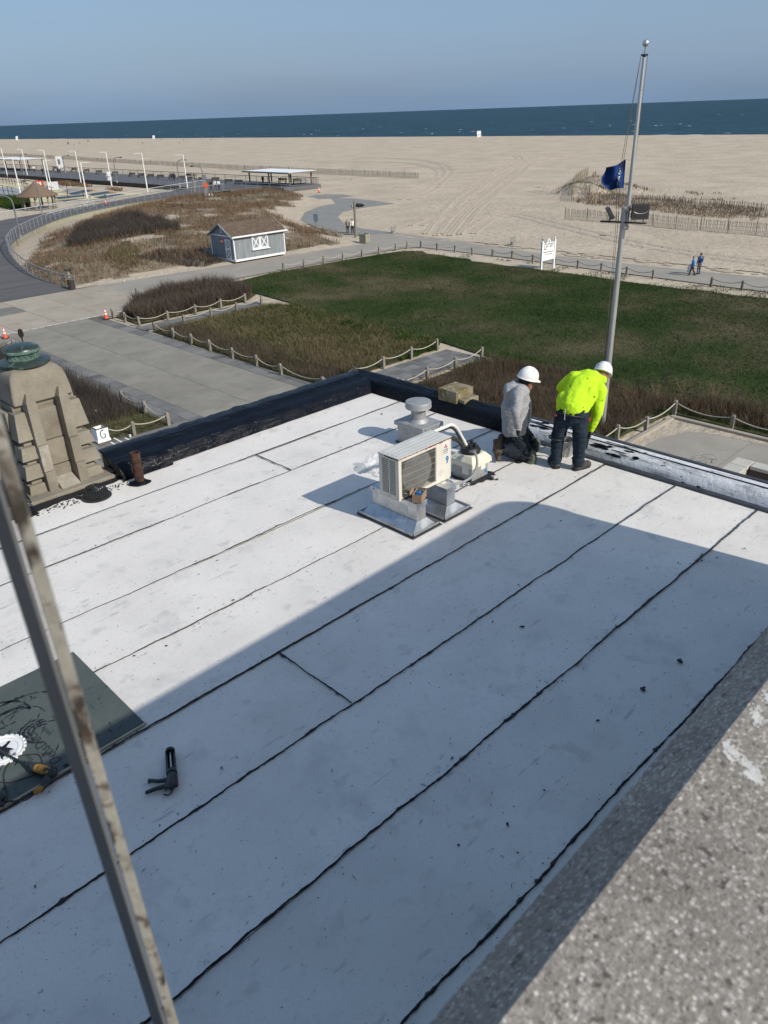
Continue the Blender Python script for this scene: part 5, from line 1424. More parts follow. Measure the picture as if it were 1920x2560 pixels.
# mixer drill lying on its side
dl = thing('mixing_drill', 'black and yellow corded drill with mixing rod lying on the board', 'drill', (0, 0, 0))
def BP(x, y, z=0.0): return onboard(x, y, z)
MB().path([BP(-40, 990, .025), BP(60, 1045, .03), BP(160, 1095, .035), BP(225, 1110, .04)], .008, 8).build('mixing_rod', 'tool_black', dl, smooth=True)
me = remesh_caps([(BP(225, 1115, .045), BP(290, 1150, .045), .022, .034), (BP(290, 1150, .045), BP(400, 1175, .048), .042, .046), (BP(395, 1180, .05), BP(425, 1195, .05), .046, .030)], .006, 'motor_housing', 2)
put('motor_housing', me, 'tool_black', dl)
me = remesh_caps([(BP(300, 1150, .06), BP(385, 1172, .062), .032, .035)], .006, 'yellow_shell', 2)
put('yellow_shell', me, 'drill_yellow', dl)
me = remesh_caps([(BP(390, 1200, .045), BP(355, 1275, .03), .026, .020), (BP(355, 1275, .03), BP(300, 1330, .02), .020, .021), (BP(415, 1190, .045), BP(400, 1250, .03), .018, .012), (BP(400, 1250, .03), BP(330, 1330, .02), .012, .012)], .006, 'handle', 2)
put('handle', me, 'tool_black', dl)
me = remesh_caps([(BP(318, 1318, .025), BP(290, 1335, .02), .025, .022)], .006, 'handle_end', 1)
put('handle_end', me, 'drill_yellow', dl)
rebase(dl, BP(330, 1190, 0))
tag(MB().path(crom([BP(290, 1340, .015), BP(240, 1385, .006), BP(190, 1408, .004), BP(80, 1412, .004), BP(-20, 1420, .004)], 8), .0045, 6).build('power_cord', 'hose_black', smooth=True), 'black power cord trailing from the drill handle over the board', 'cord')
tag(MB().path(crom([BP(-60, 1250, .004), BP(60, 1265, .004), BP(160, 1240, .004), BP(290, 1190, .004), BP(335, 1110, .004), BP(310, 1045, .004), BP(230, 1040, .004), BP(130, 1060, .004), BP(60, 1130, .004), BP(30, 1210, .004), BP(45, 1310, .004), BP(60, 1370, .004), BP(30, 1430, .004), BP(-30, 1440, .004)], 8), .004, 6).build('looped_cable', 'hose_black', smooth=True), 'black cable lying in loops round the pail lid', 'cable')
me = remesh_caps([(BP(-30, 1350, .02), BP(15, 1385, .02), .022, .02), (BP(-20, 1420, .015), BP(20, 1440, .012), .016, .014)], .006, 'plug', 1)
tag(put('cable_plug', me, 'tool_black'), 'black plug end lying at the left margin of the board', 'plug')
# caulking gun
cg = thing('caulking_gun', 'black caulking gun lying in the shade on the white roof', 'caulking gun', (0, 0, 0))
def GP(x, y, z=0.0): return RF(x * .31344, 1560 + y * .31344, .014 + z)
MB().path([GP(1358, 1005, .030), GP(1358, 1022, .030)], .032, 16).build('end_cap', 'tool_black', cg, smooth=40)
a, b = GP(1356, 1010, .03), GP(1368, 1185, .03)
ax = (b - a).normalized(); sd = Vector((-ax.y, ax.x, 0))
for s_, nm in ((1, 'cradle_side'), (-1, 'cradle_side')):
    MB().path([a + sd * s_ * .026, b + sd * s_ * .026], .008, 8).build(nm, 'tool_black', cg, smooth=40)
ring = []
n = 10; vs = []
for p in (a, b):
    for k in range(n + 1):
        t = PI + PI * k / n; vs.append(p + sd * .03 * math.cos(t) + Vector((0, 0, .03 * math.sin(t))))
o = MB().add(vs, [(k, k + 1, k + n + 2, k + n + 1) for k in range(n)]).build('cradle', 'tool_black', cg, smooth=True)
o.modifiers.new('s', 'SOLIDIFY').thickness = .004
MB().path([a + ax * .02, b], .006, 8).build('plunger_rod', 'steel', cg)
MB().path([GP(1366, 1172, .03), GP(1371, 1195, .03)], .036, 16).build('rear_collar', 'tool_black', cg, smooth=40)
me = remesh_caps([(GP(1370, 1195, .03), GP(1368, 1290, .03), .030, .030), (GP(1345, 1260, .03), GP(1325, 1300, .028), .022, .014)], .005, 'body', 2)
put('body', me, 'tool_black', cg)
me = remesh_caps([(GP(1400, 1205, .03), GP(1405, 1285, .03), .014, .016)], .005, 'latch', 1)
put('latch', me, 'tool_maroon', cg)
me = remesh_caps([(GP(1345, 1240, .028), GP(1260, 1255, .02), .016, .014), (GP(1260, 1255, .02), GP(1192, 1247, .016), .014, .013), (GP(1192, 1247, .016), GP(1190, 1265, .014), .013, .010)], .005, 'trigger', 2)
put('trigger', me, 'tool_black', cg)
me = remesh_caps([(GP(1335, 1290, .026), GP(1250, 1312, .018), .017, .015), (GP(1250, 1312, .018), GP(1172, 1342, .014), .015, .014)], .005, 'handle', 2)
put('handle', me, 'tool_black', cg)
MB().path(crom([GP(1368, 1290, .03), GP(1374, 1325, .024), GP(1358, 1355, .016), GP(1330, 1366, .010), GP(1305, 1358, .010)], 6), .0055, 8).build('hook', 'tool_black', cg, smooth=True)
MB().path(crom([GP(1340, 1300, .03), GP(1318, 1330, .02), GP(1325, 1310, .012)], 5), .005, 8).build('release_lever', 'tool_black', cg, smooth=True)
rebase(cg, GP(1365, 1250, -.002))
# ---- crumbs and scraps one can point at
def scrap(px, py, r, label, m='tar', seed=0, flat=.35):
    rr = random.Random(seed); p = RF(px, py, .012)
    me = remesh_caps([('e', p + Vector((rr.uniform(-1, 1) * r * .7, rr.uniform(-1, 1) * r * .7, r * flat * rr.uniform(.4, .9))), (r * rr.uniform(.5, 1), r * rr.uniform(.4, .8), r * flat)) for _ in range(4)], max(r * .16, .0022), 'tar_scrap', 0, (r * .6, r * .8, 1))
    return tag(put('tar_scrap', me, m), label, 'scrap', 'scraps of tar on the roof')
scrap(1305, 1567, 0.0186, 'small black angular scrap on the shaded sheet below the workers', 'seam_tar', 1, .3)
scrap(1700, 1657, 0.0211, 'knobbly dark lump of tar nearest the concrete wall', 'seam_tar', 2, .6)
scrap(1607, 1722, 0.0186, 'grey smudged lump of tar left of the knobbly one', 'seam_tar', 3, .35)
scrap(1269, 2063, 0.0099, 'little dark bolt shaped crumb in the lower middle of the roof', 'seam_tar', 4, .8)
scrap(1145, 2113, 0.0081, 'round black blot low on the shaded roof', 'seam_tar', 5, .3)
scrap(1495, 1802, 0.0112, 'bent grey brown sliver beside the long shaded seam', 'boot_grey', 6, .4)
scrap(1402, 1301, 0.0124, 'brown crumb lying just inside the shadow edge', 'boot_grey', 7, .3)
scrap(1862, 1371, 0.0087, 'pale pebble on the sunlit corner by the white roof edge', 'stone_pale', 8, .7)
scrap(1361, 1975, 0.0087, 'faint grey dab in the middle of the shaded roof', 'boot_grey', 9, .25)
scrap(955, 1035, 0.0136, 'black flake on the sunlit sheet near the far corner', 'seam_tar', 10, .3)
# ---- blurred railing post close to the camera
rpost = thing('railing_post', 'peeling steel railing post standing close by at the left', 'post', (.172, .578, 0))
pz0, pz1 = ROOF + .014, CAM_Z + .4
pa = math.atan2(.578, .172)
Mp = Matrix.Rotation(pa - PI / 2, 4, 'Z')
MB().box(-.0035, .0075, -.004, .004, pz0, pz1, Matrix.Rotation(pa - PI / 2 - .15, 4, 'Z')).build('front_face', 'post_face', rpost, bevel=.0012)
c0_ = Matrix.Rotation(pa - PI / 2 - .15, 4, 'Z') @ Vector((-.0045, -.003, 0))
MB().box(-.004, 0, 0, .036, pz0, pz1, Matrix.Translation(c0_) @ Matrix.Rotation(.06, 4, 'Z')).build('side_face', 'post_side_shaded', rpost, bevel=.0012)
MB().box(-.07, .07, -.06, .06, pz0 - .004, pz0 + .008, Mp).build('base_plate', 'post_side_shaded', rpost)

# the post stands a little out of plumb
_pv = Vector((.172, .578, ROOF + 2.66)); _hx = Vector((.286, .958, 0))
rpost.matrix_world = Matrix.Translation(_pv + _rt * .006) @ Matrix.Rotation(math.radians(-0.75), 4, _hx) @ Matrix.Translation(-_pv) @ Matrix.Translation(rpost.location)
# ------------------------------------------------------------------ the two roofers
K = lambda x, y, f: PX(1240 + x * .19289, 880 + y * .19289, f)
def f_at(x, y):
    p = RF(1240 + x * .19289, 880 + y * .19289, .012); return p.x * _hd.x + p.y * _hd.y
def basis(face, upv):
    f = Vector(face).normalized(); u = Vector(upv); u = (u - f * u.dot(f)).normalized(); s = u.cross(f)
    return Matrix((s, f, u)).transposed()       # columns: left, forward, up
def head_caps(c, B, k=1.0):
    P = lambda x, y, z: Vector(c) + B @ Vector((x * k, y * k, z * k))
    return [('e', P(0, -.01, .02), (.076 * k, .096 * k, .10 * k), B), ('e', P(0, .03, -.055), (.058 * k, .066 * k, .065 * k), B),
            (P(0, .09, -.005), P(0, .108, -.03), .012 * k, .017 * k), ('e', P(0, .082, -.072), (.028 * k, .014 * k, .012 * k), B),
            ('e', P(.078, -.005, -.012), (.012 * k, .022 * k, .034 * k), B), ('e', P(-.078, -.005, -.012), (.012 * k, .022 * k, .034 * k), B),
            ('e', P(.03, .078, .012), (.02 * k, .012 * k, .012 * k), B), ('e', P(-.03, .078, .012), (.02 * k, .012 * k, .012 * k), B)]
def hand_caps(w, d, n, k=1.0, curl=.5, thumb=1):
    """gloved hand from the wrist w along d, palm normal n: palm, four fingers, thumb"""
    d = Vector(d).normalized(); n = Vector(n); n = (n - d * n.dot(d)).normalized(); s = d.cross(n)
    caps = [('e', Vector(w) + d * .05 * k, (.044 * k, .055 * k, .022 * k), Matrix((s, d, n)).transposed())]
    for j, (off, L_) in enumerate(((-.033, .062), (-.011, .075), (.011, .07), (.033, .055))):
        p = Vector(w) + d * .088 * k + s * off * k; q = p + (d * math.cos(curl) + n * math.sin(curl)) * L_ * .55 * k
        e = q + (d * math.cos(curl * 2.2) + n * math.sin(curl * 2.2)) * L_ * .5 * k
        caps += [(p, q, .0115 * k, .0105 * k), (q, e, .0105 * k, .009 * k)]
    t0 = Vector(w) + d * .03 * k - s * .035 * k * thumb; t1 = t0 + (d * .6 - s * .7 * thumb + n * .3).normalized() * .045 * k
    caps += [(t0, t1, .014 * k, .012 * k), (t1, t1 + (d * .9 + n * .4).normalized() * .03 * k, .012 * k, .010 * k)]
    return caps
def helmet(par, c, B, k=1.0):
    M = Matrix.Translation(c) @ B.to_4x4() @ Matrix.Diagonal((k, k, k, 1))
    n = 12
    prof = [(.128, -.012), (.126, .0)] + [(max(.123 * math.cos(PI / 2 * i / n) ** .85, 1e-4), .128 * math.sin(PI / 2 * i / n)) for i in range(n + 1)]
    o = MB().lathe([(r, z) for r, z in prof], 40, (0, 0, 0), M @ Matrix.Diagonal((.90, 1.08, 1, 1))).build('hard_hat', 'helmet', par, smooth=50)
    sd = o.modifiers.new('s', 'SOLIDIFY'); sd.thickness = .005; sd.offset = -1
    # peak at the front, rain gutter all round, raised ridges over the crown
    vs = []
    for i in range(15):
        a = PI * (.16 + .68 * i / 14)
        for r, z in ((.122, -.004), (.122 + .045 * math.sin(PI * i / 14) ** .6, -.018)): vs.append(M @ Vector((r * math.cos(a) * .9, r * math.sin(a) * 1.08, z)))
    pk = MB().add(vs, [(2 * i, 2 * i + 2, 2 * i + 3, 2 * i + 1) for i in range(14)]).build('peak', 'helmet', o, smooth=True)
    pk.modifiers.new('s', 'SOLIDIFY').thickness = .004
    MB().path([M @ Vector((.129 * .9 * math.cos(a), .129 * 1.08 * math.sin(a), -.010)) for a in np.linspace(0, 2 * PI, 41)], .0045, 6).build('gutter', 'helmet', o, smooth=True)
    for x in (-.034, 0, .034):
        MB().path([M @ Vector((x, .118 * math.cos(t), .128 * math.sin(t) * math.sqrt(max(0.05, 1 - (x / .12) ** 2)) + .001)) for t in np.linspace(.35, PI - .35, 16)], .0055, 6).build('ridge', 'helmet', o, smooth=True)
    MB().lathe([(.108, -.010), (.106, .012), (.100, .012), (.100, -.010)], 32, (0, 0, 0), M @ Matrix.Diagonal((.86, 1.04, 1, 1))).build('headband', 'black', o, smooth=40)
    return o
RT, FW, UP = _rt.copy(), _hd.copy(), Vector((0, 0, 1))

# ---- roofer bending over, high-visibility top
w2 = thing('person', 'roofer in lime high visibility top and dark jeans bending over the roof edge', 'person', (0, 0, 0))
fl, fr_ = f_at(770, 1485), f_at(1050, 1525)
LH, RH = K(895, 800, fl - .02), K(1075, 830, fl - .05)
LK, RK = K(800, 1105, fl + .03), K(1090, 1140, fr_ + .02)
LA, RA = K(775, 1385, fl), K(1065, 1405, fr_ + .02)
PEL = K(985, 745, fl - .03)
CH = K(1095, 490, fl + .24); UB = K(1180, 395, fl + .36)
LS, RS = K(1010, 345, fl + .34), K(1335, 500, fl + .20)
LE, LW = K(858, 455, fl + .42), K(930, 560, fl + .62)
RE, RW = K(1312, 790, fl + .12), K(1232, 1005, fl + .12)
NK, HD = K(1290, 345, fl + .45), K(1372, 305, fl + .55)
B2 = basis(RT * .35 + FW * .75 - UP * .55, UP * .8 + FW * .45 + RT * .35)
caps = head_caps(HD, B2) + [(UB, NK, .09, .06), (NK, HD, .055, .06), (PEL, CH, .14, .15), (CH, UB, .15, .13), (UB, LS, .10, .07), (UB, RS, .10, .07), (LS, LE, .06, .045), (LE, LW, .045, .035), (RS, RE, .06, .045), (RE, RW, .045, .033),
        (PEL, LH, .12, .09), (PEL, RH, .12, .09), (LH, LK, .075, .055), (LK, LA, .052, .04), (RH, RK, .075, .055), (RK, RA, .052, .04), (LA, LA + Vector((0, 0, -.05)), .04, .04), (RA, RA + Vector((0, 0, -.05)), .04, .04)]
put('body', remesh_caps(caps, .014, 'body', 2), 'skin', w2)
tor = [(PEL + UP * .035, CH, .165, .185), (CH, UB, .185, .165), ('e', CH + RT * .03, (.215, .16, .17), basis(FW, UP)), (UB, LS, .13, .095), (UB, RS, .14, .10), (LS, LE, .092, .075), (LE, LW, .074, .055), (RS, RE, .094, .072), (RE, RW, .066, .038),
       (K(880, 720, fl - .02), K(900, 610, fl + .1), .09, .10), (K(1120, 745, fl - .06), K(1200, 560, fl + .08), .075, .11),
       (NK + UP * .0, NK - RT * .06 + UP * .02, .085, .08), (NK, K(1375, 360, fl + .46), .075, .06), ('e', K(1270, 300, fl + .42), (.08, .08, .06))]
put('high_visibility_top', remesh_caps(tor, .011, 'hivis', 3, (.017, .11, 1.4)), 'hivis', w2)
jeans = [(PEL, PEL - UP * .05, .160, .150), (PEL, LH, .145, .115), (PEL, RH, .145, .115), (LH, LK, .108, .082), (LK, LA + UP * .02, .082, .068), (RH, RK, .110, .084), (RK, RA + UP * .02, .084, .070), (LA + UP * .03, LA - UP * .02, .074, .072), (RA + UP * .03, RA - UP * .02, .076, .074)]
put('jeans', remesh_caps(jeans, .011, 'jeans', 2, (.018, .06, 2.4)), 'denim', w2)
for A, toe, f_ in ((LA, K(760, 1440, fl + .0), fl), (RA, K(1165, 1440, fr_ + .08), fr_)):
    heel = Vector((A.x, A.y, ROOF + .045)); d = Vector((toe.x - A.x, toe.y - A.y, 0))
    if A is LA: d = (FW * 1.0 - RT * .12)
    d = d.normalized()
    me = remesh_caps([(A, heel, .062, .058), (heel, heel + d * .10 + UP * .005, .056, .052), (heel + d * .10, heel + d * .17 - UP * .008, .05, .042), (heel - d * .02, heel + d * .15, .045, .045)], .009, 'boot', 2, (.012, .04, 1))
    b_ = put('boot', me, 'boot_grey', w2)
    put('sole', MB().prism([(heel + d * t + Vector((-d.y, d.x, 0)) * s)[:2] for t, s in ((-.065, -.035), (-.065, .035), (.05, .05), (.16, .045), (.205, 0), (.16, -.045), (.05, -.05))], ROOF + .009, ROOF + .030).mesh('sole'), 'black', b_)
put('glove', remesh_caps(hand_caps(RW - UP * .01, K(1205, 1085, fl + .12) - RW, -RT, 1.0, .7), .006, 'glove', 2), 'glove', w2)
put('glove', remesh_caps(hand_caps(LW, FW * .7 - UP * .6 + RT * .3, RT, 1.0, .6, -1), .007, 'glove', 2), 'glove', w2)
helmet(w2, HD + B2 @ Vector((0, -.005, .045)), B2, 1.0)
for kx, ky, xx in ((705, 1125, 885), (1005, 1165, 1180)):
    a, b = K(kx, ky, fl - .06), K(xx, ky + 20, fl - .06); c_ = (a + b) / 2; R_ = (b - a).length / 2
    MB().path([c_ + RT * (R_ * math.cos(t)) + FW * (R_ * math.sin(t) + .06) + UP * (-.012 * math.cos(t)) for t in np.linspace(0, 2 * PI, 25)], .010, 6).build('knee_pad_strap', 'black', w2, smooth=True)
for x, y, s_ in ((775, 820, .02), (1210, 875, .03)):
    MB().cbox(K(x, y, fl - .10 if x < 900 else fl - .07), (s_ * 1.5, s_, s_ * .9), .6).build('red_tool', 'strap_red', w2, bevel=.004)
MB().path([K(900, 740, fl - .185), K(892, 800, fl - .19), K(888, 880, fl - .175)], .0035, 5).build('cord', 'white_strap', w2)
MB().path([K(800, 790, fl - .10), K(900, 812, fl - .16), K(1010, 838, fl - .185), K(1120, 846, fl - .16), K(1185, 842, fl - .10)], .010, 6).build('belt', 'black', w2, smooth=True)
rebase(w2, (LA.x / 2 + RA.x / 2, LA.y / 2 + RA.y / 2, ROOF + .012))
# tool held in the gloved right hand
tag(MB().path([K(1205, 1075, fl + .13), K(1190, 1150, fl + .13), K(1172, 1250, fl + .13)], [.014, .016, .011], 8).build('trowel', 'tool_black', smooth=True), 'dark trowel held downwards by the bending roofer', 'trowel')
# ---- roofer on his knees, grey hooded top
w1 = thing('person', 'roofer in grey hooded top and white hard hat kneeling on the roof', 'person', (0, 0, 0))
f0 = f_at(430, 1410)
H1 = K(225, 1050, f0 + .10); H1L = K(320, 1040, f0 + .28)
KN, KL = K(430, 1365, f0 + .03), K(480, 1215, f0 + .28)
AN, AL = K(70, 1265, f0 + .0), K(130, 1200, f0 + .26)
PEL = (H1 + H1L) / 2
CH = K(245, 700, f0 + .16); UB = K(275, 545, f0 + .17)
RS, LS = K(285, 540, f0 - .05), K(330, 505, f0 + .33)
RE, RW = K(258, 790, f0 - .20), K(285, 965, f0 - .18)
LE, LW = K(395, 720, f0 + .40), K(400, 900, f0 + .42)
NK, HD = K(352, 450, f0 + .20), K(400, 388, f0 + .23)
B1 = basis(RT * .86 + FW * .42 - UP * .26, UP * .95 + RT * .25)
caps = head_caps(HD, B1) + [(UB, NK, .09, .06), (NK, HD, .055, .058), (PEL, CH, .13, .14), (CH, UB, .14, .12), (UB, RS, .09, .07), (UB, LS, .09, .07), (RS, RE, .058, .045), (RE, RW, .043, .034), (LS, LE, .058, .045), (LE, LW, .043, .034), (PEL, H1, .12, .09), (PEL, H1L, .12, .09),
        (H1, KN, .075, .058), (KN, AN, .055, .04), (H1L, KL, .075, .058), (KL, AL, .055, .04)]
put('body', remesh_caps(caps, .012, 'body', 2), 'skin', w1)
tor = [(K(235, 985, f0 + .12), CH, .158, .165), (CH, UB, .165, .15), (UB, RS, .12, .088), (UB, LS, .12, .088), (RS, RE, .086, .066), (RE, RW, .064, .046), (LS, LE, .085, .07), (LE, LW, .068, .048), (K(175, 990, f0 + .10), K(180, 700, f0 + .12), .085, .10), (K(320, 1010, f0 + .2), K(320, 700, f0 + .22), .09, .10),
       ('e', K(200, 450, f0 + .13), (.10, .10, .055)), (K(165, 470, f0 + .1), K(250, 415, f0 + .24), .055, .06), (K(250, 415, f0 + .24), K(345, 470, f0 + .3), .06, .05), (K(160, 520, f0 + .06), K(310, 480, f0 + .05), .06, .05)]
put('hooded_top', remesh_caps(tor, .011, 'hoodie', 3, (.016, .10, 1.5)), 'hoodie_grey', w1)
tr = [(PEL, PEL - UP * .04, .15, .15), (PEL, H1, .14, .115), (PEL, H1L, .14, .115), (H1, KN, .115, .088), (KN, AN, .085, .066), (H1L, KL, .112, .085), (KL, AL, .08, .066), (H1 - UP * .1, K(180, 1250, f0 + .05), .09, .08)]
put('trousers', remesh_caps(tr, .012, 'trousers', 2, (.018, .06, 2.2)), 'dark_trousers', w1)
for A, sh in ((AN, 0), (AL, .0)):
    t = K(20, 1180, f0 + .0) if A is AN else K(95, 1150, f0 + .24)
    fl_ = Vector((A.x, A.y, max(A.z, ROOF + .07)))
    d = (-RT * .35 + UP * .9).normalized()
    me = remesh_caps([(A, A - RT * .05, .06, .062), (A - RT * .04 - UP * .02, A - RT * .06 + UP * .10, .060, .050), (A - RT * .05, A - RT * .04 - UP * .11, .055, .042)], .010, 'boot', 2, (.014, .04, 1))
    put('boot', me, 'boot_tan', w1)
for P_, r_ in ((K(425, 1368, f0 - .03), .088), (K(478, 1205, f0 + .20), .084)):
    me = remesh_caps([('e', P_ + RT * .045 - UP * .0, (r_ * .62, r_ * .9, r_ * 1.15), basis(FW, UP)), ('e', P_ + RT * .03 - UP * .055, (r_ * .75, r_ * .85, r_ * .55), basis(FW, UP))], .009, 'knee_pad', 2)
    put('knee_pad', me, 'kneepad', w1)
    MB().path([P_ + RT * (-.02 + .088 * math.cos(t)) + FW * (.088 * math.sin(t)) + UP * .035 for t in np.linspace(0, 2 * PI, 21)], .009, 6).build('knee_pad_strap', 'black', w1, smooth=True)
put('glove', remesh_caps(hand_caps(RW - UP * .01, -UP + RT * .06, RT, 1.1, .45), .006, 'glove', 2), 'glove', w1)
put('glove', remesh_caps(hand_caps(LW, -UP + RT * .1, -RT, 1.0, .5), .007, 'glove', 2), 'glove', w1)
MB().path([RW + RT * .036 * math.cos(t) + FW * .036 * math.sin(t) - UP * .03 for t in np.linspace(0, 2 * PI, 17)], .0035, 5).build('glove_stripe', 'white_strap', w1)
me = remesh_caps([('e', HD + B1 @ Vector((0, -.022, .022)), (.082, .094, .098), B1), ('e', HD + B1 @ Vector((0, -.055, -.03)), (.068, .05, .06), B1)], .010, 'hair', 1)
put('hair', me, 'hair', w1)
helmet(w1, HD + B1 @ Vector((0, -.005, .058)), B1, 1.02)
rebase(w1, (KN.x, KN.y, ROOF + .012))
# pail by the roof edge between the standing roofer's legs
pc = RF(1240 + 955 * .19289, 880 + 1135 * .19289, .10)
pl_ = thing('tar_pail', 'dull metal pail standing behind the legs of the bending roofer', 'pail', (7.86, 4.86, ROOF + .012))
MB().lathe([(.098, .0), (.108, .20), (.112, .205), (.108, .21), (.10, .205), (.092, .02), (1e-4, .02)], 28).build('pail', 'galv_dull', pl_, smooth=40)
MB().path([(.108 * math.cos(t), .02, .2 + .09 * math.sin(t)) for t in np.linspace(0, PI, 15)], .003, 5).build('wire_handle', 'steel', pl_)
# pads and rag left at their knees
tag(MB().path(crom([K(250, 1425, f0 - .02), K(285, 1440, f0 - .05), K(325, 1430, f0 - .04), K(300, 1395, f0 + .0), K(262, 1400, f0 + .01)], 5), .012, 6).build('black_strap', 'black', smooth=True), 'black strap end lying on the roof by the kneeling roofer', 'strap')

# ------------------------------------------------------------------ far figures
def figure_meshes(walk):
    s = .16 if walk else .04
    hip = .90
    LHp, RHp = Vector((-.09, 0, hip)), Vector((.09, 0, hip))
    LKp, RKp = Vector((-.10, .12 if walk else .02, .49)), Vector((.10, -.04 if walk else .02, .49))
    LAp, RAp = Vector((-.11, .20 if walk else 0, .09)), Vector((.11, -.26 if walk else 0, .11))
    Ls, Rs = Vector((-.19, 0, 1.42)), Vector((.19, 0, 1.42))
    Le, Re = Vector((-.25, -.10 if walk else -.02, 1.14)), Vector((.25, .06 if walk else -.02, 1.14))
    Lw, Rw = Vector((-.24, -.06 if walk else .08, .92)), Vector((.24, .20 if walk else .08, .92))
    I = Matrix.Identity(3)
    body = head_caps((0, .02, 1.62), I, 1.05) + [((0, 0, 1.42), (0, .01, 1.56), .06, .05), ((0, 0, .95), (0, 0, 1.38), .12, .13), (Ls, Le, .05, .04), (Le, Lw, .04, .032), (Rs, Re, .05, .04), (Re, Rw, .04, .032), (LHp, LKp, .07, .05), (LKp, LAp, .05, .04), (RHp, RKp, .07, .05), (RKp, RAp, .05, .04)]
    body += hand_caps(Lw, (0, .1, -1), (1, 0, 0), 1, .4) + hand_caps(Rw, (0, .1, -1), (-1, 0, 0), 1, .4, -1)
    shirt = [((0, 0, .93), (0, 0, 1.25), .15, .165), ((0, 0, 1.25), (0, 0, 1.40), .165, .12), ((-.02, 0, 1.4), Ls, .10, .08), ((.02, 0, 1.4), Rs, .10, .08), (Ls, Le, .078, .062), (Rs, Re, .078, .062), (Le, Lw, .06, .048), (Re, Rw, .06, .048)]
    tr = [((0, 0, .95), (0, 0, .88), .15, .15), (LHp, LKp, .10, .078), (LKp, LAp, .075, .06), (RHp, RKp, .10, .078), (RKp, RAp, .075, .06)]
    shoes = [(LAp + Vector((0, -.03, -.04)), LAp + Vector((0, .15, -.05)), .045, .038), (RAp + Vector((0, -.03, -.05)), RAp + Vector((0, .15, -.06)), .045, .038)]
    hair = [('e', Vector((0, -.008, 1.665)), (.088, .104, .085))]
    hat = [('e', Vector((0, .0, 1.70)), (.095, .11, .07)), ('e', Vector((0, .06, 1.675)), (.12, .13, .018))]
    return {n: remesh_caps(c_, v, n, 1) for n, c_, v in (('body', body, .02), ('shirt', shirt, .022), ('trousers', tr, .022), ('shoes', shoes, .018), ('hair', hair, .02), ('hat', hat, .02))}
FIG = {False: figure_meshes(False), True: figure_meshes(True)}
def person(loc, rz, label, shirt, trousers, walk=False, hat=None, hair='hair', s=1.0, group=None, skin='skin_pale'):
    t = thing('person', label, 'person', loc, rz, group)
    t.scale = (s, s, s)
    for n, m_ in (('body', skin), ('shirt', shirt), ('trousers', trousers), ('shoes', 'cloth_black'), ('hat' if hat else 'hair', hat or hair)):
        me = FIG[walk][n].copy(); me.materials.clear(); me.materials.append(MATS[m_])
        o = bpy.data.objects.new(n, me); COL.objects.link(o); o.parent = t
    return t
# ------------------------------------------------------------------ rope posts
pm_ = MB()
pm_.box(-.08, .08, -.08, .08, -.1, .66)
pm_.loft([[(-.08, -.08, .66), (.08, -.08, .66), (.08, .08, .66), (-.08, .08, .66)], [(-.05, -.05, .72), (.05, -.05, .72), (.05, .05, .72), (-.05, .05, .72)]])
PM = pm_.mesh('rope_post'); PM.materials.append(MATS['post_wood'])
def rope_row(pts, lab, rope_lab, group, rm='rope', skip=(), h=.60, r=.028):
    for i, (x, y) in enumerate(pts):
        o = put('rope_post', PM, None, loc=(x, y, 0), rz=random.uniform(-.06, .06))
        o.rotation_euler = (random.gauss(0, .02), random.gauss(0, .02), random.uniform(-.06, .06))
        tag(o, lab % ORD[i], 'post', group)
    for i, (a, b) in enumerate(zip(pts, pts[1:])):
        if i in skip: continue
        n = 12; sag = .22 * random.uniform(.8, 1.25)
        P = [Vector((a[0] + (b[0] - a[0]) * k / n, a[1] + (b[1] - a[1]) * k / n, h - sag * 4 * (k / n) * (1 - k / n))) for k in range(n + 1)]
        tag(MB().path(P, r, 6).build('rope', rm, smooth=True), rope_lab % ORD[i], 'rope', group.replace('posts', 'ropes'))
rope_row([(26.97, 51.4), (26.9, 48.75), (26.81, 46.3), (26.74, 43.9), (26.55, 41.1), (26.53, 38.5), (26.38, 35.86), (26.28, 31.97)], '%s rope post along the plaza edge counted from the orange cone end', '%s sagging rope along the plaza edge counted from the cone end', 'posts along the plaza edge')
rope_row([(28.76, 32.08), (31.25, 32.18), (33.78, 32.3), (36.24, 32.34)], '%s rope post from the plaza corner on the bed side of the near flagstone path', '%s rope from the plaza corner on the bed side of the near flagstone path', 'posts on the bed side of the near path')
P_ = [Vector((26.28 + (28.76 - 26.28) * k / 12, 31.97 + .11 * k / 12, .6 - .9 * (k / 12) * (1 - k / 12))) for k in range(13)]
tag(MB().path(P_, .028, 6).build('rope', 'rope', smooth=True), 'rope turning the plaza corner onto the near flagstone path', 'rope', 'ropes on the bed side of the near path')
rope_row([(28.8, 28.65), (31.32, 28.69), (33.78, 28.71), (36.48, 28.92)], '%s rope post from the roof side on the shrub side of the near flagstone path', '%s rope from the roof side on the shrub side of the near flagstone path', 'posts on the shrub side of the near path')
rope_row([(29.55, 51.6), (32.15, 51.95), (34.49, 51.9), (37.28, 52.38)], '%s rope post from the cone on the near side of the far flagstone path', '%s rope from the cone on the near side of the far flagstone path', 'posts on the near side of the far path')
rope_row([(27.19, 58.16), (27.16, 56.18), (27.12, 53.91), (29.48, 53.82), (32.02, 53.97), (34.47, 54.09), (36.95, 54.2)], '%s rope post from the orange cone round the brown shrub bed', '%s rope from the orange cone round the brown shrub bed', 'posts round the brown shrub bed')
rope_row([(32.39, 63.85), (34.3, 62.9)], '%s rope post behind the brown shrubs by the beige slabs', '%s rope behind the brown shrubs by the beige slabs', 'posts behind the brown shrubs')
rope_row([(17.62, 38.6), (17.6, 36.1), (17.5, 33.58), (15.68, 33.74)], '%s rope post along the dark shrub bed behind the stone tower', '%s rope along the dark shrub bed behind the stone tower', 'posts round the tower shrub bed')
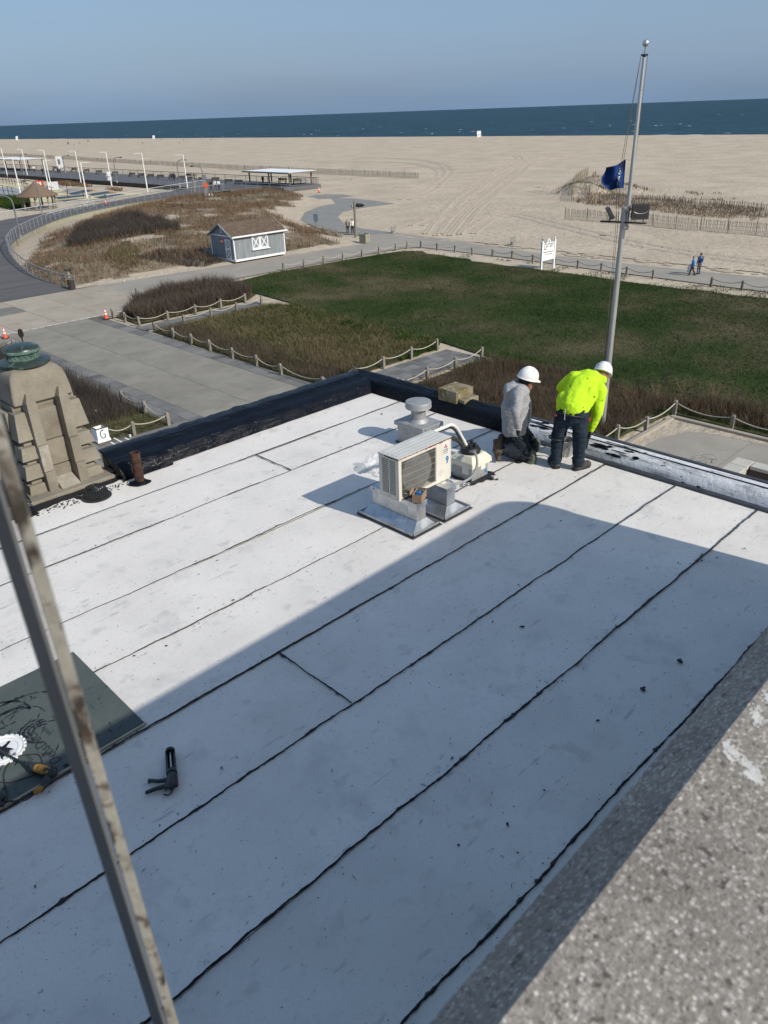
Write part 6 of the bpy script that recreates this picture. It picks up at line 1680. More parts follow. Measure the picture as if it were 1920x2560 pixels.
P_ = [Vector((15.68 + (14.55 - 15.68) * k / 12, 33.74 + .3 * k / 12, .6 - .8 * (k / 12) * (1 - k / 12))) for k in range(13)]
tag(MB().path(P_, .028, 6).build('rope', 'rope', smooth=True), 'rope running from the last post to the letter planter', 'rope', 'ropes round the tower shrub bed')
rope_row([(18.2, 54.87), (15.7, 54.9), (13.2, 55.0)], '%s rope post from the plaza beside the left orange cone', '%s rope from the plaza beside the left orange cone', 'posts by the left cone')
E_ = [(709, 676), (760.4, 667), (809.8, 657.7), (857.6, 649.6), (905, 641), (947.5, 633.4), (989, 625.7), (1018, 620.7), (1052.5, 619), (1093, 624.5), (1137, 630), (1181, 636)]
g2 = lambda L: [(G(*p).x, G(*p).y) for p in L]
rope_row(g2(E_), '%s dark rope post from the shed round the far corner of the lawn', '%s rope from the shed round the far corner of the lawn', 'posts round the far lawn corner', 'rope', r=.026)
rope_row(g2([(1231, 641), (1280, 644.5), (1332, 655), (1387, 662.4), (1444, 670), (1502.6, 677), (1565.5, 686.7), (1631.9, 695.6)]), '%s rope post along the beach path counted from left of the white sign', '%s rope along the beach path counted from left of the white sign', 'posts along the beach path', 'rope_dark', r=.026)
rope_row(g2([(1777, 715), (1853.7, 724), (1932, 733)]), '%s rope post along the beach path from the walking couple', '%s rope along the beach path from the walking couple', 'posts by the walking couple', 'rope_dark', r=.026)
rope_row([(27.5, 16.3), (30.25, 16.03), (32.04, 15.57), (34.96, 15.64), (34.73, 12.74), (34.7, 10.0), (34.7, 7.4)], '%s rope post from the flagpole side round the paved terrace', '%s rope from the flagpole side round the paved terrace', 'posts round the terrace')
# ------------------------------------------------------------------ terrace below the seaward roof edge
tr_ = struct(bpy.data.objects.new('terrace', None)); COL.objects.link(tr_)
for y0, y1 in ((11.35, 15.2), (6.5, 11.35), (0, 6.5)):
    slab(25, 34.1, y0, y1, 'slab_beige' if False else 'path_concrete', par=tr_, z=.065)
MB().box(34.1, 34.35, -2, 15.45, -.1, .20).build('kerb', 'slab_beige', tr_, bevel=.03)
MB().box(25, 34.1, 15.2, 15.45, -.1, .16).build('kerb', 'slab_beige', tr_, bevel=.03)
sheet('sand_drift', [(25, 15.2), (25, 14.7), (29, 14.75), (31.5, 14.6), (33.0, 14.0), (33.4, 13.2), (33.7, 11.5), (33.9, 9), (34.1, 7), (34.1, 15.2)], .072, 'sand_soft', parent=tr_)
sw = thing('seat_wall', 'pale limestone topped low wall at the corner of the terrace', 'low wall', (28.9, 10, .06))
for a, b in ((-.95, -.12), (-.10, .64)): MB().box(a, b, -.30, .38, .78, .92).build('cap_stone', 'limestone', sw, bevel=.015)
for k in range(5): MB().box(.10, .66, -.33 - (k + 1) * 1.5, -.35 - k * 1.5, .78, .92).build('cap_stone', 'limestone', sw, bevel=.015)
MB().box(-.92, .60, -.26, .34, -.1, .778).build('base', 'limestone', sw)
MB().box(.14, .60, -8, -.26, -.1, .778).build('base', 'wood_dark', sw)
wr = thing('wire_basket', 'flattened wire basket lying against the roof edge on the terrace', 'basket', (30.35, 11.9, .07))
for k in range(9): MB().path([(.6 * math.sin(k * .7 + t) * .9 , -.35 + .09 * k, .08 + .10 * math.sin(t * 1.6)) for t in np.linspace(0, PI, 8)], .008, 4).build('wire', 'wire_grey', wr)
for k in range(3): MB().path([(-.5 + .5 * k, -.4, .05), (-.5 + .5 * k, 0, .16), (-.5 + .5 * k, .42, .05)], .010, 4).build('frame_bar', 'steel', wr)

# ------------------------------------------------------------------ flagpole with yardarm lights
FX, FY = 31.3, 17.44
ffw = FX * _hd.x + FY * _hd.y
fp = thing('flagpole', 'tall two piece metal flagpole with floodlight crossarm and silver ball', 'flagpole', (FX, FY, 0))
MB().path([(0, 0, 0), (0, 0, 9.75)], [.15, .115], 16).build('lower_mast', 'pole_metal', fp, smooth=40)
tx = RT * .14
MB().path([tx + Vector((0, 0, 8.85)), tx + Vector((0, 0, 15.2))], [.10, .062], 16).build('upper_mast', 'pole_metal', fp, smooth=40)
MB().path([tx * .5 + Vector((0, 0, 9.62)), tx * .5 + Vector((0, 0, 9.72))], .20, 14).build('clamp', 'pole_metal', fp, smooth=40)
MB().path([tx * .5 + Vector((0, 0, 8.93)), tx * .5 + Vector((0, 0, 9.0))], .19, 14).build('clamp', 'pole_metal', fp, smooth=40)
MB().ball(tx + Vector((0, 0, 15.62)), .125, 20, 12).build('ball', 'ball_silver', fp, smooth=True)
MB().path([tx + Vector((0, 0, 15.2)), tx + Vector((0, 0, 15.55))], .02, 6).build('spindle', 'lamp_grey', fp)
mb = MB().path([tx + Vector((0, 0, 15.16)), tx + Vector((0, 0, 15.26))], .07, 12)
mb.path([tx - RT * .13 + Vector((0, 0, 15.23)), tx + RT * .13 + Vector((0, 0, 15.23))], .035, 8); mb.build('truck', 'black', fp)
dirv = (RT * 1.55 - FW * 1.15); ang = math.atan2(dirv.y, dirv.x)
ca = thing_c = MB()
ca.box(-.98, .98, -.11, .11, 9.13, 9.18, Matrix.Rotation(ang, 4, 'Z'))
ca.build('crossarm', 'wood_dark', fp)
fl1 = Matrix.Translation(-dirv.normalized() * .62 + Vector((0, 0, 9.50))) @ Matrix.Rotation(ang, 4, 'Z') @ Euler((0, -.55, .6)).to_matrix().to_4x4()
o = MB().loft([[(fl1 @ Vector(p)) for p in ((-.07, -.16, -.26), (.07, -.22, -.26), (.07, .22, -.26), (-.07, .16, -.26))], [(fl1 @ Vector(p)) for p in ((-.07, -.16, .26), (.07, -.22, .26), (.07, .22, .26), (-.07, .16, .26))]]).build('floodlight', 'lamp_grey', fp, bevel=.01)
MB().path([-dirv.normalized() * .60 + Vector((0, 0, 9.17)), -dirv.normalized() * .60 + Vector((0, 0, 9.32))], .04, 8).build('bracket', 'lamp_grey', fp)
fl2 = Matrix.Translation(dirv.normalized() * .42 + tx * 1.6 + Vector((0, 0, 9.58))) @ Matrix.Rotation(YAW - PI / 2, 4, 'Z')
o = MB().loft([[(fl2 @ Vector(p)) for p in ((-.36, -.16, -.30), (.36, -.16, -.30), (.36, -.16, .34), (-.36, -.16, .34))], [(fl2 @ Vector(p)) for p in ((-.30, .18, -.24), (.30, .18, -.24), (.30, .18, .28), (-.30, .18, .28))]]).build('floodlight', 'bench_dark', fp, bevel=.015)
MB().box(-.30, .30, -.168, -.162, -.22, .26, fl2).build('lens', 'lens_dark', o)
MB().path([fl2 @ Vector((.30 * math.cos(t), -.172, .06 - .12 * math.sin(t))) for t in np.linspace(0.2, PI - .2, 11)], .012, 5).build('reflector_line', 'steel', o)
for dx in (-.15, .2): MB().path([fl2 @ Vector((dx, 0, -.30)), fl2 @ Vector((dx, 0, -.42))], .02, 6).build('bracket', 'lamp_grey', fp)
for k, (ox, zt) in enumerate(((-.13, 15.2), (-.10, 15.2))):
    MB().path([tx + RT * -.13 + Vector((0, 0, zt)), -RT * (.42 - .10 * k) + Vector((0, 0, 10.6)), -RT * (.30 - .08 * k) + Vector((0, 0, 9.2)), -RT * .16 + Vector((0, 0, 1.6))], .010, 4).build('halyard', 'rope_dark', fp)
MB().path([tx + RT * .13 + Vector((0, 0, 15.2)), tx + RT * .10 + Vector((0, 0, 12.5)), tx + RT * .05 + Vector((0, 0, 9.7))], .008, 4).build('halyard', 'rope_dark', fp)
# flag at half mast
F7 = lambda x, y: (1480 + x * .217, 80 + y * .217)
top = crom([Vector((x, y, 0)) for x, y in ((390, 1462), (335, 1498), (275, 1534), (205, 1550), (150, 1560))], 5)
bot = crom([Vector((x, y, 0)) for x, y in ((365, 1795), (320, 1800), (285, 1800), (205, 1820), (110, 1742))], 5)
fg = thing('flag', 'dark blue flag with white emblem flying at half mast', 'flag', PX(*F7(378, 1600), ffw))
nu, nv = len(top), 14; vs = []
for i in range(nu):
    for j in range(nv):
        p = top[i].lerp(bot[i], j / (nv - 1)); u = i / (nu - 1); v = j / (nv - 1)
        p = p + Vector((14 * math.sin(v * 5 + 1) * u * u, 0, 0))
        d = .16 * math.sin(u * 7 + v * 3.2) * u ** .6 + .10 * math.sin(u * 12 - v * 6) * u + .08 * math.sin(v * 9) * u
        vs.append(PX(*F7(p.x, p.y), ffw + d) - fg.location)
MB().add(vs, [(i * nv + j, (i + 1) * nv + j, (i + 1) * nv + j + 1, i * nv + j + 1) for i in range(nu - 1) for j in range(nv - 1)]).build('cloth', 'flag_blue', fg, smooth=True)
def flagpt(u, v, off=0.0):
    f = u * (nu - 1); i = min(int(f), nu - 2); g_u = f - i
    p = top[i].lerp(top[i + 1], g_u).lerp(bot[i].lerp(bot[i + 1], g_u), v) + Vector((14 * math.sin(v * 5 + 1) * u * u, 0, 0))
    d = .16 * math.sin(u * 7 + v * 3.2) * u ** .6 + .10 * math.sin(u * 12 - v * 6) * u + .08 * math.sin(v * 9) * u
    return PX(*F7(p.x, p.y), ffw + d - off) - fg.location
r = random.Random(4)
for k in range(40):
    t = r.random(); u0_ = .26 + .16 * t + r.gauss(0, .04); v0_ = .24 + .62 * t + r.gauss(0, .02)
    l = r.uniform(.02, .07); a = r.choice((.9, 1.2, 2.2, -.5)) + r.gauss(0, .25); w = r.uniform(.006, .012); mb = MB()
    dx, dy = math.cos(a) * 1.2, math.sin(a)
    mb.add([flagpt(u0_ + dx * l * a_ - dy * w * b_, v0_ + dy * l * a_ + dx * w * b_, .022 + .0006 * k) for a_, b_ in ((-.5, -1), (.5, -1), (.5, 1), (-.5, 1))], [(0, 1, 2, 3)])
    mb.build('emblem_stroke', 'flag_white', fg)
# ------------------------------------------------------------------ white sign on two posts
sg = thing('post_sign', 'white two post sign with ornate black lettering at the lawn edge', 'sign', (63.5, 42.78, 0), math.radians(-4))
S_ = .92
for x in (-S_, S_):
    MB().box(x - .085, x + .085, -.085, .085, -.1, 2.55).build('post', 'sign_white', sg, bevel=.01)
    MB().ball((x, 0, 2.68), .075, 10, 6).build('finial', 'bench_dark' if x < 0 else 'sign_white', sg, smooth=True)
bd_ = MB().box(-S_ + .085, S_ - .085, -.035, .035, .78, 2.34).build('panel', 'sign_white', sg)
MB().prism([(-.30, 2.342), (.30, 2.342), (.22, 2.50), (.10, 2.66), (0, 2.78), (-.10, 2.66), (-.22, 2.50)], -.035, .035, MX).build('crest', 'sign_white', sg)
MB().prism([(-.10, 2.36), (.10, 2.36), (.05, 2.56), (0, 2.68), (-.05, 2.56)], -.042, -.0365, MX).build('fan_motif', 'ink_grey', sg)
def sgl(txt, size, x, z, xs=1.0, m='ink'):
    me = text_mesh(txt, size, .004, xs); me.transform(Matrix.Translation((x, -.038, z)) @ XZ)
    return put('lettering', me, m, sg)
sgl('G', .86, -.52, 1.98, .62); sgl('ATSBY', .52, .16, 2.06, .74)
for k in range(9): MB().box(-.30 + .1 * k, -.24 + .1 * k, -.040, -.0365, 1.675, 1.715).build('small_print', 'ink_grey', sg)
MB().box(-.76, .74, -.041, -.036, 1.50, 1.545).build('rule', 'ink', sg)
for x0 in (-.46, -.38, -.30, -.12, -.04, .04, .22, .30, .38, .46): MB().box(x0, x0 + .05, -.040, -.0365, 1.25, 1.37).build('small_print', 'ink_grey', sg)
for z in (1.13, 1.48): MB().box(-.8, .8, -.040, -.036, z, z + .012).build('rule', 'ink_grey', sg)
for a, b, c_, d in ((-.79, -.78, 1.58, 2.30), (.78, .79, 1.58, 2.30), (-.79, .79, 2.29, 2.30)): MB().box(a, b, -.040, -.036, c_, d).build('border', 'ink', sg)
# ------------------------------------------------------------------ garden shed
sh = thing('shed', 'grey board shed with white trim and brown shingle roof on the dune edge', 'shed', (47.55, 70.7, .10), math.radians(-1.2))
LX, LYd, WH, RH_ = 6.5, 4.3, 2.55, 3.72
nb = 44
for k in range(nb):
    x0 = LX * k / nb
    MB().box(x0 + .006, x0 + LX / nb - .006, -.012, .03, .18, WH).build('board', 'shed_grey', sh)
nb2 = 28
for k in range(nb2):
    y0 = LYd * k / nb2; yc = y0 + LYd / nb2 / 2; zt = WH + (RH_ - WH) * (1 - abs(yc - LYd / 2) / (LYd / 2))
    MB().box(-.012, .03, y0 + .006, y0 + LYd / nb2 - .006, .18, zt).build('board', 'shed_grey', sh)
MB().prism([(.03, .03), (LX - .03, .03), (LX - .03, LYd - .03), (.03, LYd - .03)], .1, WH - .02).build('inner_wall', 'dark', sh)
MB().prism([(0.035, WH), (LYd - .035, WH), (LYd / 2, RH_ - .03)], .0, LX, Matrix(((0, 0, 1, 0), (1, 0, 0, 0), (0, 1, 0, 0), (0, 0, 0, 1)))).build('gable_fill', 'shed_grey', sh)
for nm, b in (('corner_trim', (-.05, .07, -.05, .07, .05, WH)), ('corner_trim', (LX - .07, LX + .05, -.05, .07, .05, WH)), ('corner_trim', (-.05, .07, LYd - .07, LYd + .05, .05, WH)), ('base_trim', (-.04, LX + .04, -.05, -.013, .02, .24)), ('base_trim', (-.05, -.013, -.04, LYd, .02, .24)), ('fascia', (-.30, LX + .30, -.36, -.32, WH - .14, WH + .02)), ('tie_trim', (-.045, -.013, .0, LYd, WH - .10, WH + .02))):
    MB().box(*b).build(nm, 'shed_white', sh)
sl_ = math.atan2(RH_ - WH, LYd / 2)
rl = math.hypot(RH_ - WH + .17, LYd / 2 + .34)
for side in (0, 1):
    Mr = Matrix.Translation((LX / 2, LYd / 2, RH_ + .02)) @ (Matrix.Rotation(PI if side else 0, 4, 'Z')) @ Matrix.Rotation(sl_, 4, 'X')
    rf = MB().box(-LX / 2 - .28, LX / 2 + .28, -rl, 0, -.03, .02, Mr).build('roof', 'shingle', sh)
    if side == 0:
        for k in range(14):
            y1 = -rl + rl * k / 14
            row = MB(); x = -LX / 2 - .28
            while x < LX / 2 + .28:
                w_ = random.uniform(.22, .42); row.box(x, min(x + w_ - .01, LX / 2 + .28), y1 - .01, y1 + rl / 14 + .02, .022 + random.uniform(0, .008), .034 + random.uniform(0, .01), Mr @ Matrix.Translation((0, 0, .0)) ); x += w_
            row.build('shingle_course', 'shingle', rf, kind='stuff')
    for xx in (-LX / 2 - .30, LX / 2 + .26):
        MB().box(xx, xx + .05, -rl, 0, -.13, .03, Mr).build('barge_board', 'shed_white' if side == 0 else 'shed_grey', sh)
MB().box(-.30 , LX + .30, LYd / 2 - .10, LYd / 2 + .10, RH_ + .035, RH_ + .06).build('ridge_cap', 'shingle', sh)
# double shutters with crosses
def xdoor(par, M, w, h, nm):
    d = MB().box(0, w, -.03, .01, 0, h, M).build(nm, 'shed_grey', par)
    t_ = .11
    for b in ((0, w, 0, t_), (0, w, h - t_, h), (0, t_, t_, h - t_), (w - t_, w, t_, h - t_)):
        MB().box(b[0], b[1], -.055, -.031, b[2], b[3], M).build('frame', 'shed_white', d)
    L_ = math.hypot(w - 2 * t_, h - 2 * t_); a = math.atan2(h - 2 * t_, w - 2 * t_)
    for s_ in (1, -1):
        MB().box(-L_ / 2, L_ / 2, -.050 + .002 * s_, -.032, -t_ * .42, t_ * .42, M @ Matrix.Translation((w / 2, 0, h / 2)) @ Matrix.Rotation(-a * s_, 4, 'Y')).build('cross_brace', 'shed_white', d)
    return d
xdoor(sh, Matrix.Translation((2.25, -.014, 1.02)), 1.02, 1.32, 'shutter'); xdoor(sh, Matrix.Translation((3.29, -.014, 1.02)), 1.02, 1.32, 'shutter')
MB().box(2.15, 4.45, -.22, -.02, .92, 1.0).build('counter', 'shed_white', sh)
Ms = Matrix.Rotation(-PI / 2, 4, 'Z')
xdoor(sh, Matrix.Translation((-.014, 1.55, .22)) @ Ms, 1.0, 1.02, 'door'); xdoor(sh, Matrix.Translation((-.014, 1.55, 1.25)) @ Ms, 1.0, .95, 'door')
MB().box(-.04, -.014, LYd / 2 - .12, LYd / 2 + .12, WH + .22, WH + .78).build('gable_vent', 'shed_white', sh)
MB().box(-.046, -.041, LYd / 2 - .07, LYd / 2 + .07, WH + .28, WH + .72).build('vent_slot', 'shed_grey', sh)
rs = MB().box(-.04, -.015, 1.75, 2.55, 1.72, 2.14).build('notice', 'red_sign', sh)
for z in (1.84, 1.98):
    MB().box(-.043, -.0405, 1.82, 2.48, z, z + .06).build('notice_line', 'sign_white', rs)
# ------------------------------------------------------------------ planter with letter, cones, barrel, totem
gp = thing('letter_planter', 'white box planter painted with a black letter G beside the tower', 'planter', (14.27, 34.28, .035))
MB().box(-.33, .33, -.30, .34, 0, .10).build('plinth', 'sign_white', gp)
for b in ((-.29, .29, -.27, -.23), (-.29, .29, .27, .31), (-.29, -.25, -.23, .27), (.25, .29, -.23, .27)): MB().box(*b, .10, .66).build('side_panel', 'sign_white', gp)
for b in ((-.30, .30, -.28, -.22), (-.30, .30, .26, .32), (-.30, -.24, -.22, .26), (.24, .30, -.22, .26)): MB().box(*b, .66, .69).build('rim', 'wood_dark', gp)
MB().box(-.25, .25, -.23, .27, .45, .5).build('soil', 'bed_soil', gp)
cu = [(.14 * math.cos(a) * .9, .39 + .20 * math.sin(a)) for a in np.linspace(1.1, 5.4, 22)]
MB().path([(x + .0, -.276, z) for x, z in cu], .022, 5).build('letter', 'ink', gp); MB().path([(.02, -.276, .38), (.10, -.276, .38), (.10, -.276, .22)], .020, 5).build('letter', 'ink', gp)
def cone(px, py, label, z=.035, s=1.0):
    t = thing('traffic_cone', label, 'cone', G(px, py, z), random.random()); t.scale = (s, s, s)
    MB().box(-.19, .19, -.19, .19, 0, .035).build('base', 'black', t, bevel=.01)
    pr = lambda z: .135 - .112 * (z - .035) / .68
    for a, b, m_ in ((.035, .30, 'cone_orange'), (.30, .40, 'cone_white'), (.40, .47, 'cone_orange'), (.47, .60, 'cone_white'), (.60, .715, 'cone_orange')):
        MB().lathe([(pr(a), a), (pr(b), b)], 20).build('collar' if m_ == 'cone_white' else 'cone', m_, t, smooth=40)
cone(266, 797, 'orange traffic cone with white bands at the rope post by the plaza', s=1.15)
cone(14, 846, 'orange traffic cone with white bands at the left margin of the plaza', s=1.15)
cone(265, 510.5, 'small orange cone standing on the boardwalk curve', z=1.0, s=1.2)
cone(797.5, 481.5, 'orange cone at the deck end behind the open shelter', z=.4, s=1.5)
br = thing('oil_drum', 'dark brown steel drum at the end of the curved railing', 'drum', (30.15, 71.75, .03))
MB().lathe([(.30, 0), (.30, .30), (.31, .31), (.30, .32), (.30, .62), (.31, .63), (.30, .64), (.30, .92), (.312, .93), (.305, .94), (.28, .93), (.28, .5), (1e-4, .5)], 28).build('body', 'barrel', br, smooth=40)
MB().path([(.306 * math.cos(a), .306 * math.sin(a), .935) for a in np.linspace(0, 2 * PI, 29)], .018, 5).build('rim', 'board_edge', br)
bl = thing('carved_post', 'short carved wooden post in the grass above the dark drum', 'post', G(174, 700, .3))
MB().tube((0, 0, -.3), (0, 0, .75), .16, .13, 10).build('post', 'timber_pale', bl)
me = remesh_caps([((-.22, 0, .95), (.22, 0, .95), .12, .14), ((-.2, 0, .9), (-.3, 0, 1.1), .07, .05), ((.2, 0, .85), (.25, 0, 1.08), .1, .08)], .04, 'carving', 1)
put('carving', me, 'bronze_dark', bl)
tz = zat(*G(59.4, 864)[:2], 822)
to = thing('totem_sign', 'dark carved arrow shaped sign post on the plaza behind the tower', 'sign', G(59.4, 864))
MB().path([(0, 0, 0), (0, 0, tz * .55)], [.06, .05], 8).build('post', 'bronze_dark', to)
dd = RT
a0 = tz * .45
for k, (z0, z1, w0, w1) in enumerate(((a0, tz * .62, .05, .16), (tz * .60, tz * .78, .18, .17), (tz * .77, tz * .93, .16, .15), (tz * .92, tz, .13, .04))):
    MB().loft([[dd * -w0 + FW * -.06 + UP * z0, dd * w0 + FW * -.06 + UP * z0, dd * w0 + FW * .06 + UP * z0, dd * -w0 + FW * .06 + UP * z0], [dd * -w1 + FW * -.06 + UP * z1, dd * w1 + FW * -.06 + UP * z1, dd * w1 + FW * .06 + UP * z1, dd * -w1 + FW * .06 + UP * z1]]).build('carved_block', 'bronze_dark', to, bevel=.01)
# ------------------------------------------------------------------ beach posts, bins
def bin_(loc, label):
    t = thing('wire_bin', label, 'bin', loc)
    for k in range(14):
        a = 2 * PI * k / 14; MB().path([(.26 * math.cos(a), .26 * math.sin(a), 0), (.32 * math.cos(a), .32 * math.sin(a), .85)], .012, 4).build('wire', 'galv_bin', t)
    for z, r_ in ((.03, .265), (.3, .285), (.58, .30), (.85, .325)): MB().path([(r_ * math.cos(a), r_ * math.sin(a), z) for a in np.linspace(0, 2 * PI, 19)], .016, 4).build('hoop', 'galv_bin', t)
    MB().lathe([(.25, .02), (.27, .30), (1e-4, .31)], 14).build('rubbish', 'galv_bin', t)
q2 = lambda x, y: (500 + x * .38577, 400 + y * .38577)
q1 = lambda x, y: (x * .38577, 320 + y * .38577)
bin_(G(*q2(1253, 475)), 'wire litter bin at the path edge right of the tall carved post')
bin_(G(1282, 612), 'wire litter bin on the sand above the white sign')
bx_ = thing('litter_box', 'slatted wooden litter box at the corner of the beach path', 'litter box', G(*q2(1068, 535)), .2)
for k in range(6):
    for s_ in (-1, 1):
        MB().box(-.45 + .15 * k + .01, -.45 + .15 * (k + 1) - .01, s_ * .45 - .02, s_ * .45 + .02, 0, 1.0).build('slat', 'timber_pale', bx_)
        MB().box(s_ * .45 - .02, s_ * .45 + .02, -.45 + .15 * k + .01, -.45 + .15 * (k + 1) - .01, 0, 1.0).build('slat', 'timber_pale', bx_)
MB().box(-.44, .44, -.44, .44, .7, .75).build('lid', 'bench_dark', bx_)
def carved_pole(px, py, topy, label, z=0.0, flip=1):
    p = G(px, py, z); t = thing('carved_pole', label, 'post', p); h = zat(p.x, p.y, topy) - z
    MB().path([(0, 0, -.1), (0, 0, h)], [.17, .14], 10).build('post', 'post_wood', t, smooth=40)
    MB().path([(0, 0, h * .86) - RT * .45 if False else Vector((0, 0, h * .86)) - RT * .45, Vector((0, 0, h * .86)) + RT * .9], .05, 6).build('crossarm', 'bench_dark', t)
    c_ = Vector((0, 0, h * .90)) + RT * .70 * flip
    me = remesh_caps([(c_ - RT * .35, c_ + RT * .30, .20, .16), (c_ + RT * .28 * flip, c_ + RT * .55 * flip - UP * .10, .13, .06), (c_ - RT * .3 * flip + UP * .05, c_ - RT * .42 * flip + UP * .26, .10, .05), (c_ - RT * .2, c_ - RT * .2 - UP * .3, .07, .05), (c_ + RT * .2, c_ + RT * .2 - UP * .3, .07, .05)], .05, 'animal_figure', 1)
    put('animal_figure', me, 'black', t)
    d = Vector((0, 0, h * .88)) - RT * .28 * flip
    put('small_figure', remesh_caps([(d - UP * .12, d + UP * .16, .12, .09), (d, d - RT * .18, .07, .04)], .04, 'small_figure', 1), 'stone_pale' if flip > 0 else 'black', t)
carved_pole(*q2(1010, 498), q2(0, 270)[1], 'tall wooden post carrying black carved animal figures beside the beach path')
carved_pole(*q1(1262, 415), q1(0, 288)[1], 'wooden post with dark carved figure on the far boardwalk', 1.0, -1)
bs = thing('blue_sign', 'small blue grey sign panel on a post at the dune edge', 'sign', G(*q2(755, 445)))
MB().box(-.06, .06, -.06, .06, -.1, 1.75).build('post', 'post_wood', bs)
MB().box(-.30, .30, -.10, -.061, .95, 1.85, Matrix.Rotation(-.9, 4, 'Z')).build('panel', 'blue_sign', bs)
# ------------------------------------------------------------------ sand fences: posts and laths
def sandfence(P, label, m, h=1.15, step=.16, lath=.045, post_step=3.2, lean=.06, z=None):
    t = thing('sand_fence', label, 'fence', (P[0].x, P[0].y, 0))
    o = t.location
    R_ = resample(P, step); mb = MB()
    zf = (lambda p: float(beach_z(p.x, p.y))) if z is None else (lambda p: z)
    for i, p in enumerate(R_):
        b = Vector((p.x, p.y, zf(p))) - o; hh = h * random.uniform(.9, 1.06); e = Vector((random.gauss(0, lean), random.gauss(0, lean), hh))
        q = R_[min(i + 1, len(R_) - 1)] - R_[max(i - 1, 0)]; q.z = 0; q = q.normalized() * lath / 2; s_ = Vector((-q.y, q.x, 0)).normalized() * .008
        mb.add([b - q - s_, b + q - s_, b + q + s_, b - q + s_] + [v + e for v in (b - q - s_, b + q - s_, b + q + s_, b - q + s_)], [(0, 1, 5, 4), (1, 2, 6, 5), (2, 3, 7, 6), (3, 0, 4, 7), (4, 5, 6, 7)])
    mb.build('laths', m, t, kind='stuff')
    for zz in (.3, .6, .9):
        MB().path([Vector((p.x, p.y, zf(p) + h * zz)) - o for p in R_[::6]], .014, 4).build('wire', m, t)
    pp = MB().tube((0, 0, -.2), (0, 0, h + .22), .05, .045, 6).mesh('post'); pp.materials.append(MATS['sandfence_grey'])
    for p in resample(P, post_step):
        ob = put('post', pp, None, t, loc=Vector((p.x, p.y, zf(p))) - o); ob.rotation_euler = (random.gauss(0, .06), random.gauss(0, .06), 0)
    return t
V2 = lambda L: crom([Vector((x, y, 0)) for x, y in L], 8)
f3 = lambda x, y: (1280 + x * .38577, 380 + y * .38577)
g3 = lambda L: crom([Vector((G(*f3(x, y)).x, G(*f3(x, y)).y, 0)) for x, y in L], 8)
sandfence(g3([(342, 443), (475, 450), (590, 461), (700, 470), (825, 476), (945, 490), (1085, 504), (1220, 515), (1355, 524), (1500, 537), (1640, 548), (1800, 565)]), 'nearest straight run of pale sand fence along the beach path', 'sandfence', 1.35)
sandfence(g3([(560, 345), (700, 350), (830, 352), (1000, 358), (1170, 375), (1330, 388), (1500, 405), (1659, 425), (1820, 440)]), 'weathered grey sand fence running along the planted dune', 'sandfence_grey', 1.5)
sandfence(g3([(385, 330), (388, 280), (395, 230), (425, 195), (450, 178), (480, 160), (495, 160)]), 'curled left end of the sand fence round the planted dune', 'sandfence', 1.5)
sandfence(g3([(500, 310), (498, 260), (512, 215), (525, 190), (545, 172)]), 'inner loop of sand fence on the planted dune behind the flag', 'sandfence', 1.4)
sandfence(V2([(162.9, 440.5), (158, 380), (150, 300), (144, 240), (140.5, 200), (137.6, 165), (136.1, 140), (136.0, 126.9)]), 'long low sand fence across the far beach', 'sandfence_grey', 1.3, .3, .09, 4.5)
# planted dune behind the flag
pd = [(G(*f3(x, y)).x, G(*f3(x, y)).y) for x, y in ((392, 325), (395, 235), (470, 175), (540, 180), (620, 240), (660, 280), (820, 300), (1200, 330), (1659, 385), (1659, 430), (1550, 455), (1400, 440), (1100, 420), (860, 385), (600, 370), (430, 340))]
bzz = lambda X, Y: beach_z(X, Y)
scatter(pd, 7000, (.3, .7), (.03, .06), .55, 'dune_grass', 'dune_grass', 'tufts of beach grass inside the fenced planted dune', 1, z=bzz, dens=lambda X, Y: vnoise(X, Y, 3) > .3)
scatter(pd, 5000, (.2, .55), (.03, .06), .7, 'twig_straw', 'dune_straw', 'straw coloured growth inside the fenced planted dune', 1, z=bzz, dens=lambda X, Y: vnoise(X + 8, Y, 3) > .5)
# heap of sand inside the loop
hx = [G(*f3(x, y)) for x, y in ((450, 270), (560, 240), (700, 260))]
for i, (p, r_, h_) in enumerate(((hx[0], 4.8, 1.8), (hx[1], 5.8, 2.1), (hx[2], 5, 1.2))):
    n = 18; vs = []; zb = float(beach_z(p.x, p.y))
    for k in range(8):
        for j in range(n):
            a = 2 * PI * j / n; rr = r_ * (1 - k / 8) * (1 + .15 * math.sin(a * 3 + i)); t = k / 7
            vs.append((p.x + rr * math.cos(a), p.y + rr * 1.3 * math.sin(a), zb - .15 + h_ * (t * t * (3 - 2 * t)) + .08 * math.sin(a * 5 + k)))
    fs = [(k * n + j, k * n + (j + 1) % n, (k + 1) * n + (j + 1) % n, (k + 1) * n + j) for k in range(7) for j in range(n)] + [tuple(range(7 * n, 8 * n))]
    struct(MB().add(vs, fs).build('sand_mound', 'sand_soft', smooth=True))
    P = np.column_stack([p.x + rng.normal(0, r_ * .42, 700), p.y + rng.normal(0, r_ * .52, 700)])
    zz = zb - .15 + h_ * np.clip(1 - (np.hypot(P[:, 0] - p.x, (P[:, 1] - p.y) / 1.3) / r_) ** 1.3, 0, 1)
    tag(put('mound_grass', blades(np.column_stack([P, zz]), rng.uniform(.3, .7, 700), rng.uniform(.04, .08, 700), .6, name='mound_grass', mid=1), 'twig_straw' if i else 'dune_grass_olive'), 'sparse grass growing on the fenced sand mound, %s from the left' % ORD[i], 'grass', kind='stuff')
